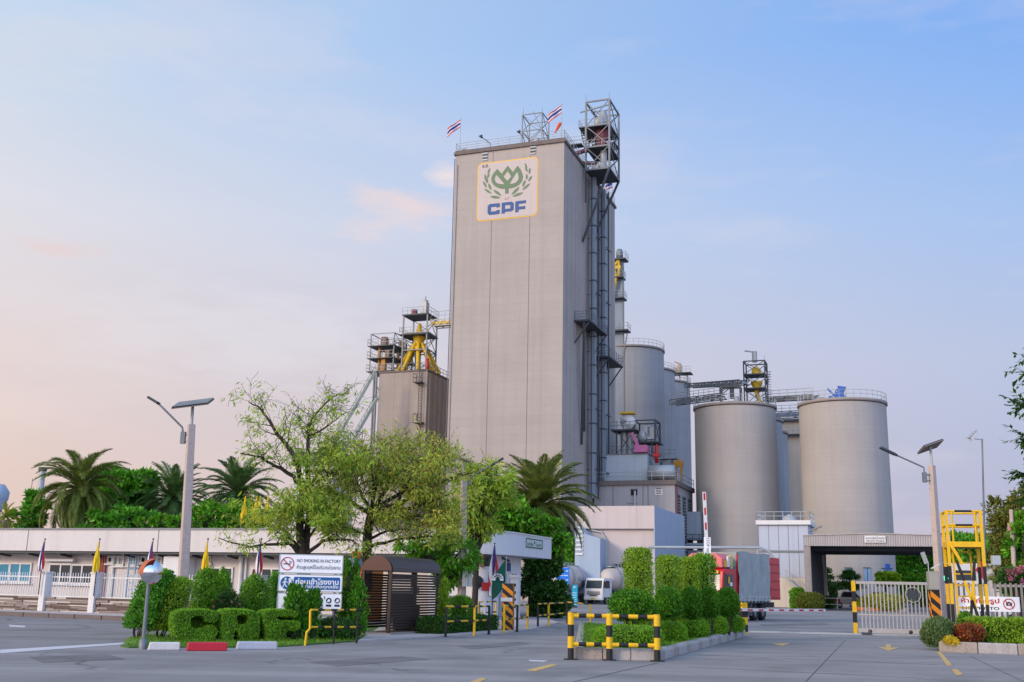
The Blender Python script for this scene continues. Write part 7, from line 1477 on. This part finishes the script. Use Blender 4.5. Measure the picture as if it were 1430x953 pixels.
limb_tree('bare limbed tree with few hanging leaves behind the no smoking sign', 41, (424, 800), [
    (Z4((495, 1120), (488, 930), (470, 800), (490, 550)), .2, .13, 0, 0, 0), (Z4((510, 1120), (505, 930), (512, 800), (520, 545)), .17, .1, .4, .0, 0),
    (Z4((490, 560), (440, 500), (330, 440), (250, 390), (140, 370)), .1, .02, -.8, .22, 1), (Z4((492, 555), (440, 390), (370, 290), (320, 220), (250, 120), (185, 80)), .11, .02, .5, .24, 1), (Z4((520, 545), (510, 400), (515, 260), (540, 180), (650, 60), (745, 35)), .1, .015, 1.2, .10, 2),
    (Z4((515, 270), (580, 250), (650, 200), (720, 150)), .05, .015, -.5, .18, 1), (Z4((520, 545), (640, 490), (740, 440), (870, 370)), .09, .02, -1, .4, 2), (Z4((480, 930), (410, 870), (200, 890), (20, 840)), .09, .015, -1.4, .35, 1), (Z4((470, 900), (440, 860), (380, 790), (270, 770), (160, 760)), .07, .02, 1, .6, 1), (Z4((505, 930), (600, 855), (730, 850), (800, 880)), .08, .02, -.8, .5, 1),
    (Z4((490, 800), (440, 720), (380, 690)), .06, .02, -1.2, .6, 2), (Z4((515, 800), (560, 700), (640, 660)), .06, .02, .8, .6, 2), (Z4((500, 760), (480, 690), (470, 640)), .05, .02, -1.8, .6, 2), (Z4((520, 560), (600, 450), (680, 330)), .07, .02, .8, .75, 3), (Z4((515, 850), (600, 740), (700, 720)), .05, .02, -1.5, .6, 2)], L_OLIVE2, 5, 3, twig=1.05, size=.2)
limb_tree('wide tree with hanging olive leaves above the slatted hut', 43, (514, 800), [
    (Z4((845, 1130), (840, 940), (850, 800), (870, 700)), .22, .16, 0, 0, 0), (Z4((870, 705), (1000, 660), (1150, 580), (1300, 510), (1420, 480)), .13, .02, -1.0, .55, 2), (Z4((860, 740), (960, 730), (1200, 720), (1300, 740)), .1, .02, -1.6, .5, 3), (Z4((870, 700), (960, 560), (1000, 400), (1080, 320)), .1, .02, .8, .55, 3),
    (Z4((865, 705), (760, 640), (640, 600), (590, 560)), .1, .02, -.6, .55, 3), (Z4((865, 700), (800, 560), (760, 440)), .09, .02, 1.4, .55, 2), (Z4((870, 700), (1020, 600), (1120, 470), (1200, 380)), .1, .02, 1.8, .55, 2), (Z4((870, 720), (1050, 680), (1200, 640), (1300, 600)), .09, .02, -2.4, .55, 2), (Z4((848, 830), (760, 790), (640, 750)), .07, .02, -1.2, .5, 2), (Z4((848, 850), (960, 800), (1060, 790)), .07, .02, -1.4, .55, 2),
    (Z4((850, 900), (1000, 850), (1180, 830), (1330, 850)), .07, .02, .8, .6, 2), (Z4((1150, 580), (1230, 480), (1260, 400)), .05, .015, .4, .55, 2), (Z4((870, 700), (880, 560), (870, 430)), .08, .02, -1.6, .55, 2), (Z4((865, 700), (900, 480), (930, 330)), .08, .015, .4, .35, 2), (Z4((1000, 660), (1060, 560), (1090, 500)), .06, .02, -2.2, .55, 2)], L_OLIVE, 9, 3, twig=1.35, size=.17)
px_tree('light green tree with hanging sprays around the lamp post behind the hut', 662, 50, [(665, 700, 30, 40), (690, 665, 24, 20), (655, 665, 18, 18), (640, 725, 26, 24), (675, 745, 22, 16), (705, 690, 18, 24)], 8500, .26, L_OLIVE2, aspect=.28, droop=.45, group='trees by the guardhouse', clumps=22, cl=.42)
px_tree('leafy green bush tree filling the gap between hut and guardhouse', 615, 47, [(600, 765, 32, 18), (635, 775, 26, 24), (655, 770, 18, 24), (625, 795, 22, 20), (575, 765, 20, 12)], 6000, .22, L_BRIGHT, aspect=.32, droop=.45, group='trees by the guardhouse', clumps=20)

# ---- planted median
ml = [tuple(G(*p)[:2]) for p in ((806, 919.5), (919, 922), (1039, 888), (1035, 884.5))]; mback = [(7.2, 47), (5.0, 47)]
med = [G(803, 921), G(921, 923.5), G(1041, 889)]; M1, M2, M3 = [Vector((p.x, p.y, 0)) for p in med]; M4 = M3+Vector((-1.9, 2.0, 0)); M0 = M1+(M4-M3)*.0+Vector((.35, 4, 0))
LF = Vector((3.1, 47, 0))
poly = [M1, M2, M3, M4, LF]
kb = E('median_kerb', 'pale weathered kerb stones around the planted median', 'kerb', M1)
for a, b_ in ((M1, M2), (M2, M3), (M3, M4), (M1, LF)):
    v = b_-a; n = max(2, int(v.length/.62)); inn = Vector((-v.y, v.x, 0)).normalized()*(.11 if a is not M1 or b_ is M2 else -.11)
    for i in range(n):
        d = MB(); p, q = a.lerp(b_, i/n)-M1+inn, a.lerp(b_, (i+.975)/n)-M1+inn; hh_ = .27; dv = (q-p).normalized(); sdv = Vector((-dv.y, dv.x, 0))
        T_ = []; 
        for e_ in (p, q): T_ += [e_-sdv*.12, e_+sdv*.12, e_+sdv*.12+Vector((0, 0, hh_)), e_-sdv*.06+Vector((0, 0, hh_)), e_-sdv*.12+Vector((0, 0, hh_-.06))]
        d.add([tuple(x) for x in T_], [(4, 3, 2, 1, 0), (5, 6, 7, 8, 9), (0, 1, 6, 5), (1, 2, 7, 6), (2, 3, 8, 7), (3, 4, 9, 8), (4, 0, 5, 9)]); d.build('kerb_stone', M_KERB_LT if i % 3 else pm('kerb_stone_buff', '#9d9186', .9, .25, 2.5, grime=.6, streak=.3, bump=.5), kb, bevel=.012)
sheet('median_bed', [tuple((p+(sum(poly, Vector())/5-p).normalized()*.2)[:2]) for p in poly], M_LAWN, .2)
grass('', in_poly(16000, [tuple((p+(sum(poly, Vector())/5-p).normalized()*.28)[:2]) for p in poly]), .11, .2)
GM = 'clipped columns on the planted median'; GR = 'round bushes on the planted median'; GL = 'low cushion hedges on the planted median'
px_shrub('tallest clipped column at the near end of the median', 872, 912, 766, 862, 33, 'post', 7000, .085, L_CLIP2, z0=.2, group=GM, sq=3)
px_shrub('clipped column second from the near end of the median', 916, 951, 776, 858, 35, 'post', 5600, .085, L_CLIP2, z0=.2, group=GM, sq=3)
px_shrub('clipped column third along the median, between the second and the widest', 946, 978, 779, 856, 37, 'post', 5000, .085, L_CLIP2, z0=.2, group=GM, sq=3)
px_shrub('widest clipped column at the far end, beside the red truck cab', 966, 1000, 774, 856, 38.5, 'post', 5600, .085, L_CLIP, z0=.2, group=GM, sq=3)
for x0, x1, y0, y1, Y, lab in ((851, 913, 823, 868, 30.5, 'large loose round bush nearest the crash guard on the median'), (914, 950, 820, 868, 32.5, 'round bush under the second clipped column'), (950, 980, 820, 864, 34.5, 'round bush under the third clipped column'), (974, 1006, 821, 864, 36, 'round bush under the widest clipped column'), (1000, 1032, 821, 864, 38, 'round bush at the far end of the row, before the tarpaulin truck')):
    px_shrub(lab, x0, x1, y0, y1, Y, 'dome', 4600, .095, L_THUJA, z0=.2, stem=.6, group=GR, wob=.13)
for x0, x1, y0, y1, Y, lab in ((833, 924, 870, 899, 28.6, 'widest cushion hedge, seen through the crash guard'), (920, 958, 864, 894, 31.6, 'second cushion hedge, just right of the crash guard'), (948, 990, 858, 886, 34.6, 'third cushion hedge along the median kerb'), (980, 1016, 856, 880, 37.2, 'fourth cushion hedge along the median kerb'), (1008, 1038, 854, 880, 39.6, 'last cushion hedge beside the boom barrier cabinet')):
    k = Y/1500; c = W((x0+x1)/2, y1, Y); r_ = (x1-x0)/2*k; h = (W(900, y0, Y).z-.25)*.86; prof = [(r_*.7, 0), (r_*.97, h*.25), (r_, h*.55), (r_*.93, h*.8), (r_*.6, h*.96), (r_*.05, h)]
    o = shrub(lab, (c.x, Y, .24), prof, 6200 if r_ > .7 else 3600, .065, L_LETTER, group=GL, depth=.08, sq=4 if r_ > .7 else 3, wob=.05, name='cushion_hedge', cat='hedge')
    if r_ > .7: o.scale = (1, .75, 1)
# ---- planter at the right edge
K0, K1, K2 = G(1303, 897), G(1312, 911), G(1480, 917); kb = E('planter_kerb', 'pale stained kerb stones around the planting at the right edge', 'kerb', K1)
for a, b_, n in ((K1, K2, 3), (K1+Vector((1.9, 4.2, 0)), K1, 4)):
    v = b_-a; sdv = Vector((-v.y, v.x, 0)).normalized()*.14
    for i in range(n):
        d = MB(); p, q = a.lerp(b_, i/n)-K1+sdv, a.lerp(b_, (i+.985)/n)-K1+sdv; d.bar(p+Vector((0, 0, .15)), q+Vector((0, 0, .15)), .28, .32); d.build('kerb_stone', M_KERB_LT if i % 2 else pm('kerb_stone_buff', '#a5927c'), kb, bevel=.03)
sheet('planter_soil', [tuple(p[:2]) for p in (K1+Vector((.2, .2, 0)), K2+Vector((0, .2, 0)), K2+Vector((2, 14, 0)), K1+Vector((4.6, 11, 0)), K1+Vector((2.0, 4.2, 0)))], M_LAWN, .22)
px_shrub('grey green feathery bush spilling over the planter corner', 1290, 1337, 863, 902, 34.5, 'dome', 5200, .1, L_GREYG, z0=.1, wob=.18, name='feathery_bush', cat='bush', up=.9)
px_shrub('low red leaved plant in the planter before the inspection stand', 1335, 1372, 872, 902, 34, 'dome', 1500, .13, L_RED, z0=.2, wob=.3, name='red_leaf_plant', cat='plant', core=False, up=.9, depth=.3, stem=.05)
px_shrub('small yellow flowering plant at the planter corner', 1318, 1338, 889, 902, 33.3, 'dome', 700, .07, L_FLOWY, z0=.2, name='yellow_plant', cat='plant', core=False, wob=.2)
px_shrub('green rounded bush between the legs of the inspection stand', 1338, 1362, 854, 896, 37, 'dome', 3200, .09, L_CLIP, z0=.2, name='round_bush', cat='bush')
a, b_ = W(1364, 902, 34.2), W(1500, 902, 33.4); v = b_-a; Lh = v.xy.length; q = MB(); q.box(0, Lh, 0, 1.5, .1, .92); n = 15000; P, Nn = tri_pts(q, n); P = P-Nn*(RNG.random(n)[:, None]**2)*.08+RNG.normal(size=(n, 3))*.035
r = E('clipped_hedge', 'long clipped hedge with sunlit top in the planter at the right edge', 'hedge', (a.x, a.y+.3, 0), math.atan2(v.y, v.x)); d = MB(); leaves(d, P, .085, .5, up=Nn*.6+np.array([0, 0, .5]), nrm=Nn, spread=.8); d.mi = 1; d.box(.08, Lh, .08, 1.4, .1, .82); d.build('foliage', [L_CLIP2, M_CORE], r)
grass('', in_poly(4000, [tuple(p[:2]) for p in (K1+Vector((.5, 2.5, 0)), K2+Vector((0, 2.5, 0)), K2+Vector((2, 12, 0)), K1+Vector((4.6, 10, 0)))]), .22, .2)

# ---- around the truck scale
px_shrub('olive clipped bush before the left column of the truck scale', 1112, 1152, 828, 850, 108, 'dome', 3600, .22, L_GREYG if False else leafmat('olive_clip', ['#5a6220', '#6d7428', '#4c5a1c'], 1, .2), name='low_bush', cat='bush')
px_shrub('square green hedge block left of the truck scale column', 1105, 1124, 822, 848, 112, 'col', 2400, .24, L_CLIP, sq=5, name='hedge_block', cat='hedge')
px_shrub('low dark bush behind the white railing under the truck scale canopy', 1148, 1166, 834, 848, 124, 'dome', 1200, .25, L_DARK, name='low_bush', cat='bush')
px_shrub('yellow green mound bush in the planter behind the sliding gate', 1203, 1262, 830, 852, 113, 'dome', 4200, .24, L_YEL, name='mound_bush', cat='bush', wob=.2)
def tier_tree(label, cx, Y, tiers, tpx):
    b = W(cx, 850, Y); b.z = 0; root = E('tiered_tree', label, 'tree', b, 0, 'tiered trees beyond the truck scale'); k = Y/1500; d = MB(); t_ = MB(); zt = W(cx, tpx, Y).z; t_.tube((0, 0, 0), (0, 0, zt), .14, .05, 7)
    for y, w_, dx in tiers:
        z = W(cx, y, Y).z
        for a in range(7): an = a*2*PI/7+y; P, dr = blob_pts(130, (dx*k+w_*k*.55*math.cos(an), w_*k*.55*math.sin(an), z), (w_*k*.5, w_*k*.5, .28), .2); leaves(d, P, .3, .5, up=dr*np.array([1, 1, .3]), nrm=np.array([0, 0, 1.0]), spread=.6); t_.tube((0, 0, z-.3), (dx*k+w_*k*.8*math.cos(an), w_*k*.8*math.sin(an), z), .05, .015, 5)
    d.build('crown', L_DARK, root); t_.build('trunk', M_BARK, root)
tier_tree('dark tiered tree just inside the left column of the truck scale', 1152, 140, [(797, 11, 0), (806, 15, 0), (815, 18, 0), (821, 20, 4)], 794); tier_tree('dark tiered tree with flat layers before the right silo', 1188, 141, [(800, 8, 0), (806, 15, 0), (815, 22, 0), (820, 22, -3)], 798)
px_shrub('small dark pointed conifer below the tiered trees', 1158, 1170, 815, 846, 136, 'dome', 900, .28, L_DARK, name='pointed_conifer', cat='conifer')
px_tree('broad flat green tree top before the right silo, above the sliding gate', 1238, 138, [(1235, 806, 22, 4), (1240, 812, 18, 5)], 2600, .4, L_CLIP2, clumps=12)
GT = 'trees beyond the truck scale'
for i, (x, Y, bl, m, lab) in enumerate(((1268, 165, [(1262, 800, 22, 28), (1280, 790, 24, 22)], L_MID, 'tall green tree right of the silo foot, seen through the canopy'), (1300, 170, [(1300, 790, 22, 30), (1318, 800, 18, 30)], L_DARK, 'dark green tree behind the gate lamp post, through the canopy'), (1285, 158, [(1278, 822, 28, 16), (1305, 824, 22, 16)], L_BRIGHT, 'bright low tree at the back of the truck scale'),
    (1345, 150, [(1345, 775, 22, 24), (1365, 780, 22, 26), (1335, 800, 20, 24)], L_MID, 'green tree seen between the legs of the inspection stand'), (1372, 160, [(1378, 772, 22, 22), (1395, 785, 24, 30)], L_DARK, 'dark green tree just right of the inspection stand'))):
    px_tree(lab, x, Y, bl, 5200, .75, m, group=GT, clumps=20)
px_tree('olive wispy tree behind the utility pole at the right edge', 1415, 62, [(1412, 745, 30, 38), (1398, 780, 22, 32), (1425, 800, 28, 36), (1440, 720, 26, 44), (1400, 712, 14, 22)], 15000, .3, leafmat('olive_wispy', ['#5c6424', '#6d7a2e', '#7f7f38', '#4c5c22', '#8a7434'], .6, .3), aspect=.3, droop=.35, group='trees at the right edge', clumps=22)
px_tree('green leafy tree behind the no photo sign at the right edge', 1440, 52, [(1432, 760, 20, 40), (1438, 815, 26, 34)], 7000, .26, L_BRIGHT, group='trees at the right edge', clumps=18)
px_tree('flowering shrub with pink blossoms at the right edge behind the no photo sign', 1422, 49, [(1422, 812, 22, 18), (1434, 828, 16, 20)], 2600, .16, L_DARK, name='flowering_shrub', cat='shrub', clumps=18)
r = bpy.data.objects[[o.name for o in bpy.data.objects if o.name.startswith('flowering_shrub')][0]]
P = [np.array(W(x, y, 47.8)-Vector(r.location)) for x, y in ((1424, 795), (1427, 792), (1408, 798), (1412, 808), (1421, 800), (1429, 812))]; Q = np.concatenate([p+RNG.normal(size=(22, 3))*.08 for p in P]); leafy(r, 'blossom', L_FLOWP, Q, .1, .8)
# the near tree whose branches reach into the frame from the right
Yn = 24; b = W(1560, 900, Yn); b.z = 0; root = E('overhanging_tree', 'near tree reaching in from the right with sprays of small leaflets against the sky', 'tree', b); t_ = MB(); d = MB()
rel = lambda x, y, dy=0: W(x, y, Yn+dy)-b
t_.path([(0, 0, 0), rel(1555, 700), rel(1540, 500)], [.22, .18, .1], 9)
for pts in (((1550, 640), (1490, 560), (1455, 530), (1432, 520)), ((1545, 600), (1480, 590), (1445, 572), (1422, 562)), ((1550, 680), (1480, 640), (1450, 615), (1430, 612)), ((1553, 700), (1490, 690), (1450, 668), (1426, 660)), ((1548, 560), (1490, 510), (1465, 497), (1440, 494)), ((1553, 720), (1500, 720), (1460, 700), (1432, 690))):
    P = [rel(x, y, .6*math.sin(i*2.1+y)) for i, (x, y) in enumerate(pts)]; t_.path(P, [.07, .04, .022, .008], 6)
    for f_ in np.linspace(.42, 1, 13):
        s_ = f_*3; i = min(2, int(s_)); p = P[i].lerp(P[i+1], s_-i)
        for _ in range(3):
            dv = Vector((random.gauss(-.35, .5), random.gauss(0, .7), random.gauss(-.15, .45))).normalized(); L_ = random.uniform(.28, .48); e_ = p+dv*L_; t_.tube(p, e_, .006, .003, 4)
            nn = 16; tt = RNG.random(nn)[:, None]; B = np.array(p)+np.array(dv)*L_*tt; sdv = np.array(dv.cross(Vector((0, 0, 1))).normalized()); sg_ = np.where(RNG.random(nn) < .5, -1, 1)[:, None]
            leaves(d, B, .13, .42, up=sdv*sg_+np.array(dv)*.6+np.array([0, 0, -.25]), nrm=np.array([0, 0, 1.0]), spread=.3)
t_.build('trunk', M_BARK, root); d.build('crown', leafmat('near_leaflet', ['#2a5214', '#3c6c1c', '#4f8024', '#2f5a18'], 1, .35), root)
